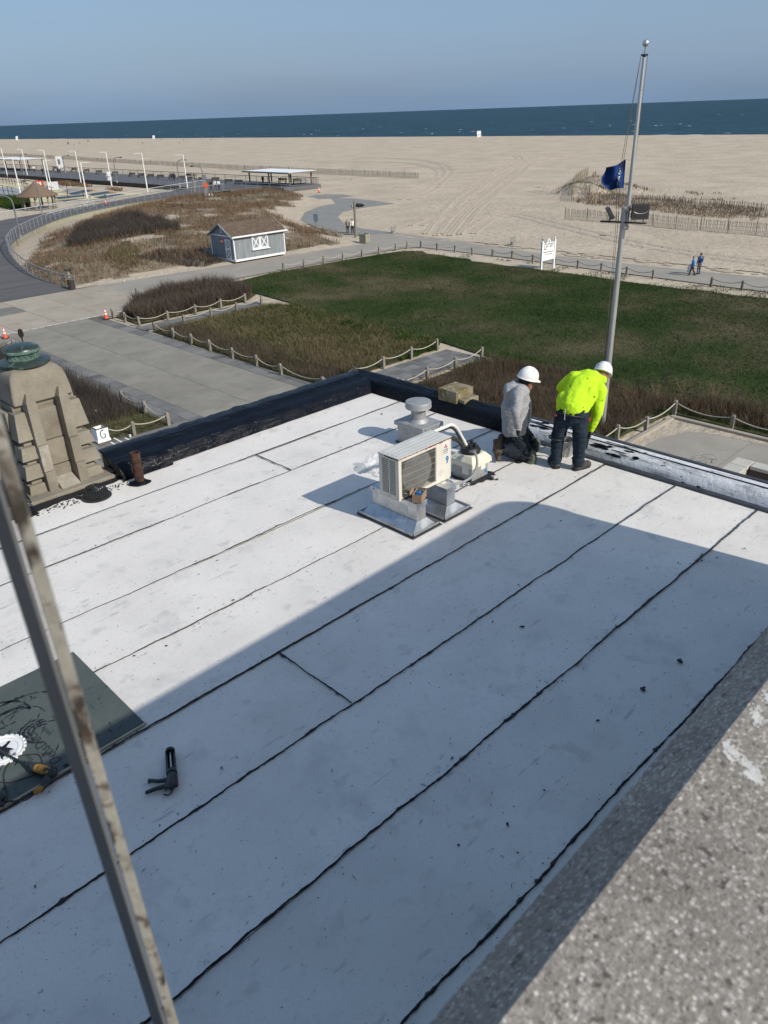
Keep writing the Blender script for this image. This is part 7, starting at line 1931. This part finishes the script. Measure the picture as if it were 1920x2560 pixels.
# scraps of dune grass on the beach to the right
scatter([(G(*f3(x, y)).x, G(*f3(x, y)).y) for x, y in ((1090, 260), (1260, 240), (1380, 290), (1500, 330), (1300, 320))], 700, (.2, .5), (.04, .08), .6, 'dune_grass_olive', 'beach_grass', 'scattered beach grass on the open sand at the right', 1, z=bzz, dens=lambda X, Y: vnoise(X, Y, 3) > .62)
# ------------------------------------------------------------------ courts beside the boardwalk
q8 = lambda x, y: (x * .19289, 360 + y * .19289)
def court(L, z, m, nm, par=None):
    return sheet(nm, [(G(*q8(x, y), z).x, G(*q8(x, y), z).y) for x, y in L], z, m, parent=par)
ct = court([(-200, 430), (200, 460), (480, 500), (640, 525), (800, 520), (1080, 545), (1350, 580), (1680, 605), (1900, 640), (1850, 665), (1500, 660), (1250, 720), (800, 745), (500, 760), (-300, 700)], .02, 'court_yellow', 'games_courts')
cs_ = court([(-300, 560), (120, 560), (400, 600), (330, 640), (250, 690), (-300, 680)], .05, 'court_grey', 'court', ct)
for L in ([(560, 560), (760, 538), (840, 556), (640, 592)], [(800, 592), (950, 566), (1040, 578), (880, 612)]): court(L, .05, 'court_grey', 'court', ct)
for L in ([(690, 690), (1080, 655), (1130, 672), (760, 714)], [(880, 637), (1130, 590), (1235, 603), (940, 660)], [(1130, 648), (1380, 612), (1450, 628), (1200, 668)], [(1210, 690), (1480, 642), (1630, 650), (1310, 702)], [(770, 735), (1060, 700), (1160, 705), (900, 742)]): court(L, .05, 'court_blue', 'court', ct)
for L in ([(1130, 588), (1180, 582), (1260, 601), (1210, 606)], [(1390, 610), (1430, 606), (1520, 628), (1470, 634)], [(700, 738), (740, 724), (1180, 690), (1180, 697)]): court(L, .08, 'court_orange', 'court_line', ct)
def court_fence(L, label, h=1.9, step=3.2):
    P = crom([G(*q8(x, y)) for x, y in L], 5)
    t = thing('court_fence', label, 'fence', P[0])
    o = t.location
    pm2 = MB().tube((0, 0, 0), (0, 0, h), .07, .07, 5).mesh('post'); pm2.materials.append(MATS['bench_dark'])
    for p in resample(P, step): put('post', pm2, None, t, loc=p - o)
    for z in (h * .97, h * .5): MB().path([p - o + Vector((0, 0, z)) for p in P], .05, 4).build('rail', 'bench_dark', t)
court_fence([(-60, 640), (0, 650), (120, 668), (230, 688)], 'dark post fence at the left end of the games courts')
court_fence([(-40, 505), (60, 510), (240, 545), (370, 565)], 'dark post fence across the yellow courts')
court_fence([(330, 620), (480, 650), (640, 668), (720, 690)], 'dark post fence behind the thatched gazebo')
court_fence([(680, 735), (820, 722), (1000, 705), (1110, 695)], 'low dark fence in front of the blue courts', 1.5)
court_fence([(880, 640), (930, 640)], 'pair of dark posts among the blue courts', 1.6, 2.6)
court_fence([(1180, 775), (1300, 760), (1480, 735)], 'dark railings between blue courts and boardwalk curve', 1.4, 3.5)
for i, (px, py, m_, lab) in enumerate(((525, 592, 'red_sign', 'red and white notice board by the thatched gazebo'), (712, 612, 'cloth_white', 'pale blue white notice board on the courts'))):
    p = G(*q8(px, py)); t = thing('notice_board', lab, 'sign', p, YAW - PI / 2)
    MB().box(-1.0, 1.0, -.05, .05, .3, 2.0).build('panel', m_, t)
    for x in (-.9, .9): MB().box(x - .05, x + .05, .06, .14, 0, 1.9).build('leg', 'bench_dark', t)
    if i == 0:
        for x in (-.5, .1): MB().box(x, x + .4, -.06, -.052, .8, 1.7).build('print', 'sign_white', t)
scatter([(G(*q8(x, y)).x, G(*q8(x, y)).y) for x, y in ((-100, 700), (250, 705), (380, 720), (400, 830), (100, 850), (-100, 800))], 5000, (.3, 1.1), (.05, .12), .5, 'blade_green', 'green_bushes', 'dark green bushes round the thatched gazebo', 1, cat='bushes')
scatter([(G(*q8(x, y)).x, G(*q8(x, y)).y) for x, y in ((690, 515), (880, 485), (1000, 520), (1400, 575), (1600, 600), (1560, 620), (1100, 560), (800, 545))], 2500, (.3, .9), (.05, .12), .5, 'dune_grass', 'bank_grass', 'dry grass on the bank below the long boardwalk', 1, dens=lambda X, Y: vnoise(X, Y, 4) > .4)
# gazebo
gz_ = thing('gazebo', 'round thatched gazebo between the courts and the boardwalk curve', 'gazebo', (60.5, 150.5, 0))
MB().lathe([(3.55, 2.1), (3.6, 2.25), (2.4, 2.95), (1.2, 3.75), (.25, 4.45), (1e-4, 4.5)], 20).build('thatched_roof', 'thatch', gz_, smooth=40)
for k in range(8):
    a = 2 * PI * k / 8 + .2
    MB().tube((2.9 * math.cos(a), 2.9 * math.sin(a), 0), (2.9 * math.cos(a), 2.9 * math.sin(a), 2.3), .17, .15, 8).build('post', 'post_wood', gz_)
    MB().path([(2.9 * math.cos(a), 2.9 * math.sin(a), 1.5), (2.6 * math.cos(a + .2), 2.6 * math.sin(a + .2), 2.2)], .08, 6).build('brace', 'post_wood', gz_)
MB().lathe([(3.1, 0), (3.1, .12), (1e-4, .13)], 24).build('floor', 'slab_dark', gz_)
# ------------------------------------------------------------------ street lamps
def white_lamp(px, py, tpx, tpy, i):
    p = G(px, py, 0); h = zat(p.x, p.y, tpy)
    t = thing('lamp_post', '%s white angular lamp post counted from the left' % ORD[i], 'lamp post', p, 0, 'white lamp posts round the courts')
    MB().path([(0, 0, 0), (0, 0, h)], [.14, .10], 10).build('pole', 'lamp_white', t, smooth=40)
    d = -RT if tpx else RT
    ar = MB().path([Vector((0, 0, h - .05)), d * .9 + Vector((0, 0, h - .02))], .06, 6).build('arm', 'lamp_white', t)
    MB().loft([[d * .8 + FW * s_ * .17 + UP * (h + dz) for s_, dz in ((-1, -.06), (1, -.06), (1, .06), (-1, .06))], [d * 1.7 + FW * s_ * .15 + UP * (h + dz) for s_, dz in ((-1, -.05), (1, -.05), (1, .02), (-1, .02))]]).build('lamp_head', 'lamp_white', t)
LB = [((52, 325), 1, 132), ((137, 443), None, 200), ((183, 330), 1, 137), ((325, 348), 1, 142), ((325, 428), 0, 210), ((528, 368), 1, 148), ((572, 490), 0, 224), ((727, 390), 1, 156), ((958, 418), 1, 163), ((1220, 425), 1, 173)]
for i, (b, d, ty) in enumerate(LB):
    px, py = q1(*b); white_lamp(px, py, 1 if d in (1, None) else 0, q1(0, ty)[1], i)
def bent_lamp(b, ty, sgn, label, z=1.0):
    p = G(*q1(*b), z); h = zat(p.x, p.y, q1(0, ty)[1]) - z
    t = thing('street_lamp', label, 'street lamp', p, 0, 'grey curved lamps along the boardwalk')
    d = RT * sgn
    P = crom([Vector((0, 0, 0)), Vector((0, 0, h * .5)), Vector((0, 0, h * .84)), d * .25 + UP * h * .95, d * .8 + UP * h, d * 1.5 + UP * h * 1.005], 5)
    MB().path(P, [.11 - .05 * k / (len(P) - 1) for k in range(len(P))], 8).build('pole', 'lamp_grey', t, smooth=40)
    put('lamp_head', remesh_caps([('e', d * 1.75 + UP * (h - .02), (.34, .20, .13), basis(FW, UP))], .05, 'lamp_head', 0), 'bench_dark', t)
    MB().tube((0, 0, 0), (0, 0, .5), .16, .15, 8).build('base', 'steel', t)
for (b, ty, s_, lab) in (((137, 720), 440, -1, 'nearest grey curved street lamp standing in the railing curve'), ((1330, 440), 245, -1, 'grey curved street lamp behind the orange disc sign'), ((1168, 385), 208, 1, 'grey curved street lamp leaning right over the boardwalk wall'),
                         ((760, 355), 192, 1, 'grey curved street lamp beside the white wrapped column'), ((425, 290), 180, 1, 'grey curved street lamp beside the white banner'), ((155, 300), 170, 1, 'grey curved street lamp before the far shelter'), ((275, 555), 340, -1, 'thin grey lamp rising in front of the thatched gazebo')):
    bent_lamp(b, ty, s_, lab)
# ------------------------------------------------------------------ benches
bt = thing('bench', 'dark slatted bench', 'bench', (0, 0, 0), 0, 'benches along the sea side of the boardwalk')
for k in range(3): MB().box(-.95, .95, -.25 + .16 * k, -.11 + .16 * k, .42, .47).build('seat_slat', 'bench_dark', bt)
for k in range(3): MB().box(-.95, .95, .24 + .03 * k, .28 + .03 * k, .55 + .15 * k, .68 + .15 * k).build('back_slat', 'bench_dark', bt)
for x in (-.75, .75):
    MB().box(x - .05, x + .05, -.25, .25, 0, .42).build('leg', 'rail_dark', bt); MB().path([(x, .22, .4), (x, .36, 1.0)], .04, 5).build('back_support', 'rail_dark', bt)
bpx = [(360, 275), (480, 283), (560, 293), (640, 300), (745, 308), (855, 317), (915, 322), (975, 327), (1040, 332), (1115, 335), (1175, 340), (1240, 345), (1310, 350), (1395, 352), (1480, 363), (1545, 370)]
for i, b in enumerate(bpx):
    p = G(*q1(*b), 1.0)
    lab = '%s dark slatted bench from the left along the boardwalk railing' % ORD[i]
    if i == 0: bt.location = p; bt.rotation_euler = (0, 0, -PI / 2 + .5); bt['label'] = lab
    else: copy_tree(bt, p, -PI / 2 + .5 + random.uniform(-.05, .05), lab)
for i, (b, lab) in enumerate((((535, 150), 'dark bench inside the near open shelter, left one'), ((630, 155), 'dark bench inside the near open shelter, right one'))):
    copy_tree(bt, G(*q2(*b), 1.0), -PI / 2 + .6, lab)
# ------------------------------------------------------------------ open shelters
def shelter(name, label, x0, x1, y0, y1, zd, zr, px_, py_):
    t = thing(name, label, 'shelter', ((x0 + x1) / 2, (y0 + y1) / 2, zd))
    cx_, cy_ = t.location.x, t.location.y
    a, b, c_, d = x0 - cx_, x1 - cx_, y0 - cy_, y1 - cy_
    h = zr - zd
    MB().loft([[(a, c_, h), (b, c_, h), (b, d, h), (a, d, h)], [(a, c_, h + .22), (b, c_, h + .22), (b, d, h + .22), (a, d, h + .22)]]).build('roof_edge', 'post_wood', t)
    MB().box(a + .3, b - .3, c_ + .3, d - .3, h + .222, h + .27).build('roof_sheet', 'sign_white', t)
    for y in (d - 1.2, (c_ + d) / 2, c_ + 1.2):
        for x in (a + 1, b - 1): MB().box(x - .11, x + .11, y - .11, y + .11, 0, h).build('post', 'rail_dark', t)
    return t
shelter('open_shelter', 'flat roofed open shelter at the near end of the long boardwalk', 102.7, 110.4, 130.8, 146.6, 1.0, 3.3, 0, 0)
p = G(*q1(130, 270), 1.0)
shelter('open_shelter', 'flat roofed open shelter far along the boardwalk at the left', 101, 110, p.y - 11, p.y + 14, 1.0, 4.0, 0, 0)
# ------------------------------------------------------------------ signs and columns on the boardwalk
p = G(*q1(397, 285), 1.0); t = thing('banner_sign', 'white banner sign standing on the far boardwalk', 'sign', p, YAW - PI / 2)
MB().box(-.9, .9, -.05, .05, 1.2, 4.2).build('panel', 'sign_white', t); MB().box(-.05, .05, -.04, .04, 0, 1.2).build('post', 'rail_dark', t)
MB().box(-.4, .3, -.06, -.052, 2.0, 3.4).build('print', 'ink_grey', t)
p = G(*q1(710, 350), .6); 
tag(put('wrapped_column', remesh_caps([(p, p + UP * 1.7, .62, .52), (p + UP * 1.2 - RT * .3, p + UP * 1.9 + RT * .35, .35, .3)], .07, 'wrapped_column', 1, (.25, .5, 1.5)), 'cloth_white'), 'white wrapped column by the boardwalk wall', 'column')
p = G(*q1(1338, 452), 1.0); t = thing('sign_column', 'grey sign column with an orange round sign at the boardwalk bend', 'sign', p, YAW - PI / 2)
h = zat(p.x, p.y, q1(0, 305)[1]) - 1.0
MB().box(-.28, .28, -.16, .16, 0, h * .42).build('base', 'steel', t); MB().box(-.22, .22, -.12, .12, h * .42, h * .78).build('shaft', 'rail_grey', t); MB().loft([[(-.22, -.12, h * .78), (.22, -.12, h * .78), (.22, .12, h * .78), (-.22, .12, h * .78)], [(-.42, -.2, h), (.42, -.2, h), (.42, .2, h), (-.42, .2, h)]]).build('head', 'rail_grey', t)
MB().lathe([(1e-4, 0), (.42, 0), (.42, .04), (1e-4, .05)], 24, (.15, -.2, h * .55), Matrix.Rotation(PI / 2, 4, 'X') @ Matrix.Diagonal((.85, 1.15, 1, 1))).build('disc', 'cone_orange', t)
for i, dx in enumerate((.55, 1.0)):
    q_ = p + RT * dx + UP * .0
    tag(put('white_bag', remesh_caps([(q_ + UP * .2, q_ + UP * .55, .22, .14)], .06, 'white_bag', 1), 'cloth_white'), 'white filled bag standing at the foot of the sign column, %s one' % ('nearer' if i == 0 else 'outer'), 'bag')
p = G(*q1(1443, 385), 1.0); t = thing('small_sign', 'tiny green sign on a thin post beside the three walkers', 'sign', p, YAW - PI / 2)
MB().tube((0, 0, 0), (0, 0, 1.1), .04, .04, 6).build('post', 'rail_dark', t); MB().box(-.2, .2, -.07, -.045, .9, 1.5).build('panel', 'blue_sign', t)
# ------------------------------------------------------------------ people
A0 = YAW - PI / 2
person(G(1745.5, 685.8, .012), A0 + .35, 'man in a dark blue shirt walking on the beach path', 'shirt_blue', 'cloth_grey', False, s=1.04)
w_ = person(G(1729, 688.5, .012), A0 + 1.0, 'woman in a bright blue top and hat walking beside the man', 'shirt_cyan', 'cloth_navy', True, hat='cloth_tan', s=.94)
p = G(1722, 684, .0)
tag(put('carried_coat', remesh_caps([(p + UP * .75, p + UP * .25 - RT * .05, .10, .15), (p + UP * .7, p + UP * .3 + RT * .1, .08, .10)], .03, 'carried_coat', 1, (.06, .1, 2)), 'cloth_white'), 'pale coat carried by the walking woman', 'coat')
person(G(*q2(958, 476)), A0 + PI * .95, 'person in a tan jacket standing left of the tall carved post', 'cloth_tan', 'cloth_brown', hat='cloth_tan', s=1.0)
person(G(*q2(989, 476)), A0 + PI * 1.05, 'person in a white top against the tall carved post', 'cloth_white', 'cloth_black', s=1.0, hat='cloth_black')
for i, (b, sh_, tr2, lab, wk) in enumerate((((1369, 402), 'cloth_black', 'cloth_navy', 'left walker in black of the three by the orange sign', True), ((1397, 402), 'cloth_white', 'cloth_black', 'middle walker in white of the three by the orange sign', False), ((1421, 402), 'cloth_white', 'cloth_black', 'right walker in pale jacket of the three by the orange sign', False),
     ((1115, 342), 'cloth_grey', 'cloth_grey', 'walker in grey in front of the far benches', True), ((1131, 342), 'cloth_navy', 'cloth_black', 'walker in black beside the one in grey', True), ((378, 291), 'cloth_grey', 'cloth_black', 'walker in grey under the white banner', True), ((389, 290), 'cloth_white', 'cloth_black', 'walker in white under the white banner', True),
     ((196, 277), 'cloth_black', 'cloth_grey', 'walker in black near the far shelter', True), ((225, 288), 'cloth_white', 'cloth_black', 'walker in white near the far shelter', True), ((280, 302), 'cloth_black', 'cloth_black', 'stroller in black left of the white banner', False))):
    person(G(*q1(*b), 1.0), A0 + (PI if i % 2 else .3) + random.uniform(-.4, .4), lab, sh_, tr2, wk, s=1.05)
person(G(*q2(410, 160), 1.0), A0, 'dark figure standing in the near open shelter', 'cloth_black', 'cloth_black', s=1.0)
bp = [(441, 108), (446, 108), (569, 90), (577, 89), (514, 103), (336, 105), (480, 118), (560, 118), (774, 84), (925, 103), (1046, 83), (1163, 103), (1189, 85), (1370, 82)]
for i, b in enumerate(bp):
    p = G(*q1(*b)); p.z = float(beach_z(p.x, p.y))
    m_ = ('cloth_black', 'cloth_grey', 'cloth_red', 'cloth_navy', 'cloth_brown')[i % 5]
    person(p, random.random() * 6, '%s tiny figure from the left far out on the sand' % ORD[i], m_, 'cloth_black', i % 2 == 0, s=1.0 if i < 4 else .7, group='tiny figures far out on the beach')
# ------------------------------------------------------------------ white lifeguard stands by the water
def guard(px, py, label, s=1.0):
    p = G(px, py); p.z = float(beach_z(p.x, p.y)); p.x = min(p.x, 358); t = thing('lifeguard_stand', label, 'lifeguard stand', p, YAW - PI / 2, 'white lifeguard stands at the shoreline')
    t.scale = (s, s, s)
    for x in (-.8, .8):
        MB().path([(x * 1.1, -.3, 0), (x, 0, 2.0)], .09, 5).build('leg', 'sign_white', t); MB().path([(x * 1.1, .9, 0), (x, .6, 2.0)], .09, 5).build('leg', 'sign_white', t)
    MB().box(-.95, .95, -.2, .8, 1.95, 2.1).build('seat', 'sign_white', t); MB().box(-.95, .95, .7, .8, 2.1, 3.4).build('backrest', 'sign_white', t)
    MB().box(-.9, .9, -.12, -.05, .2, 1.8).build('ladder_panel', 'sign_white', t)
guard(43, 351, 'white lifeguard stand at the shoreline on the far left', 1.1); guard(446, 344, 'white lifeguard stand at the shoreline left of the middle', 1.0); guard(1267, 338, 'white lifeguard stand at the shoreline right of the middle', 1.15)
# floating whitecaps
mb = MB(); r = random.Random(3)
for k in range(110):
    x = 372 + abs(r.gauss(0, 1)) * 260; y = r.uniform(80, 1300) * (1 + x / 2500); L_ = r.uniform(1.0, 3.2) * (1 + x / 900); w = r.uniform(.1, .4)
    vs = []
    for j in range(6):
        t_ = j / 5; e = math.sin(PI * t_) * w * r.uniform(.5, 1.1)
        vs += [(x - e, y + L_ * t_, -.24), (x, y + L_ * t_, -.24 + .18 * math.sin(PI * t_)), (x + e, y + L_ * t_, -.24)]
    mb.add(vs, [(3 * j + q_, 3 * j + 3 + q_, 3 * j + 4 + q_, 3 * j + 1 + q_) for j in range(5) for q_ in range(2)])
tag(mb.build('whitecaps', 'foam'), 'scattered small whitecaps out on the sea', 'waves', kind='stuff')
# gulls and scraps of wood on the near sand
for i, (px, py) in enumerate(((1390, 652), (1500, 590), (1655, 620), (1100, 470), (880, 452), (1350, 470))):
    p = G(px, py); p.z = float(beach_z(p.x, p.y))
    tag(put('driftwood', remesh_caps([(p, p + Vector((random.uniform(-.5, .5), random.uniform(-.9, .9), .06)), .07, .04)], .03, 'driftwood', 0), 'wood_dark'), 'small dark scrap of driftwood on the sand, %s of the strewn ones' % ORD[i], 'driftwood', 'driftwood on the beach')
for i, (px, py) in enumerate(((240, 1030), (326, 1093), (311, 705))):
    p = G(px, py, .05)
    tag(put('paper_cup', MB().lathe([(.04, 0), (.055, .13), (.05, .13), (.036, .01)], 12).mesh('paper_cup'), 'cloth_white', loc=p), ('white cup dropped among the dark shrubs by the tower', 'white lump of litter on the flagstones beside the rope post', 'white scrap of litter on the sand at the dune edge')[i], 'litter')
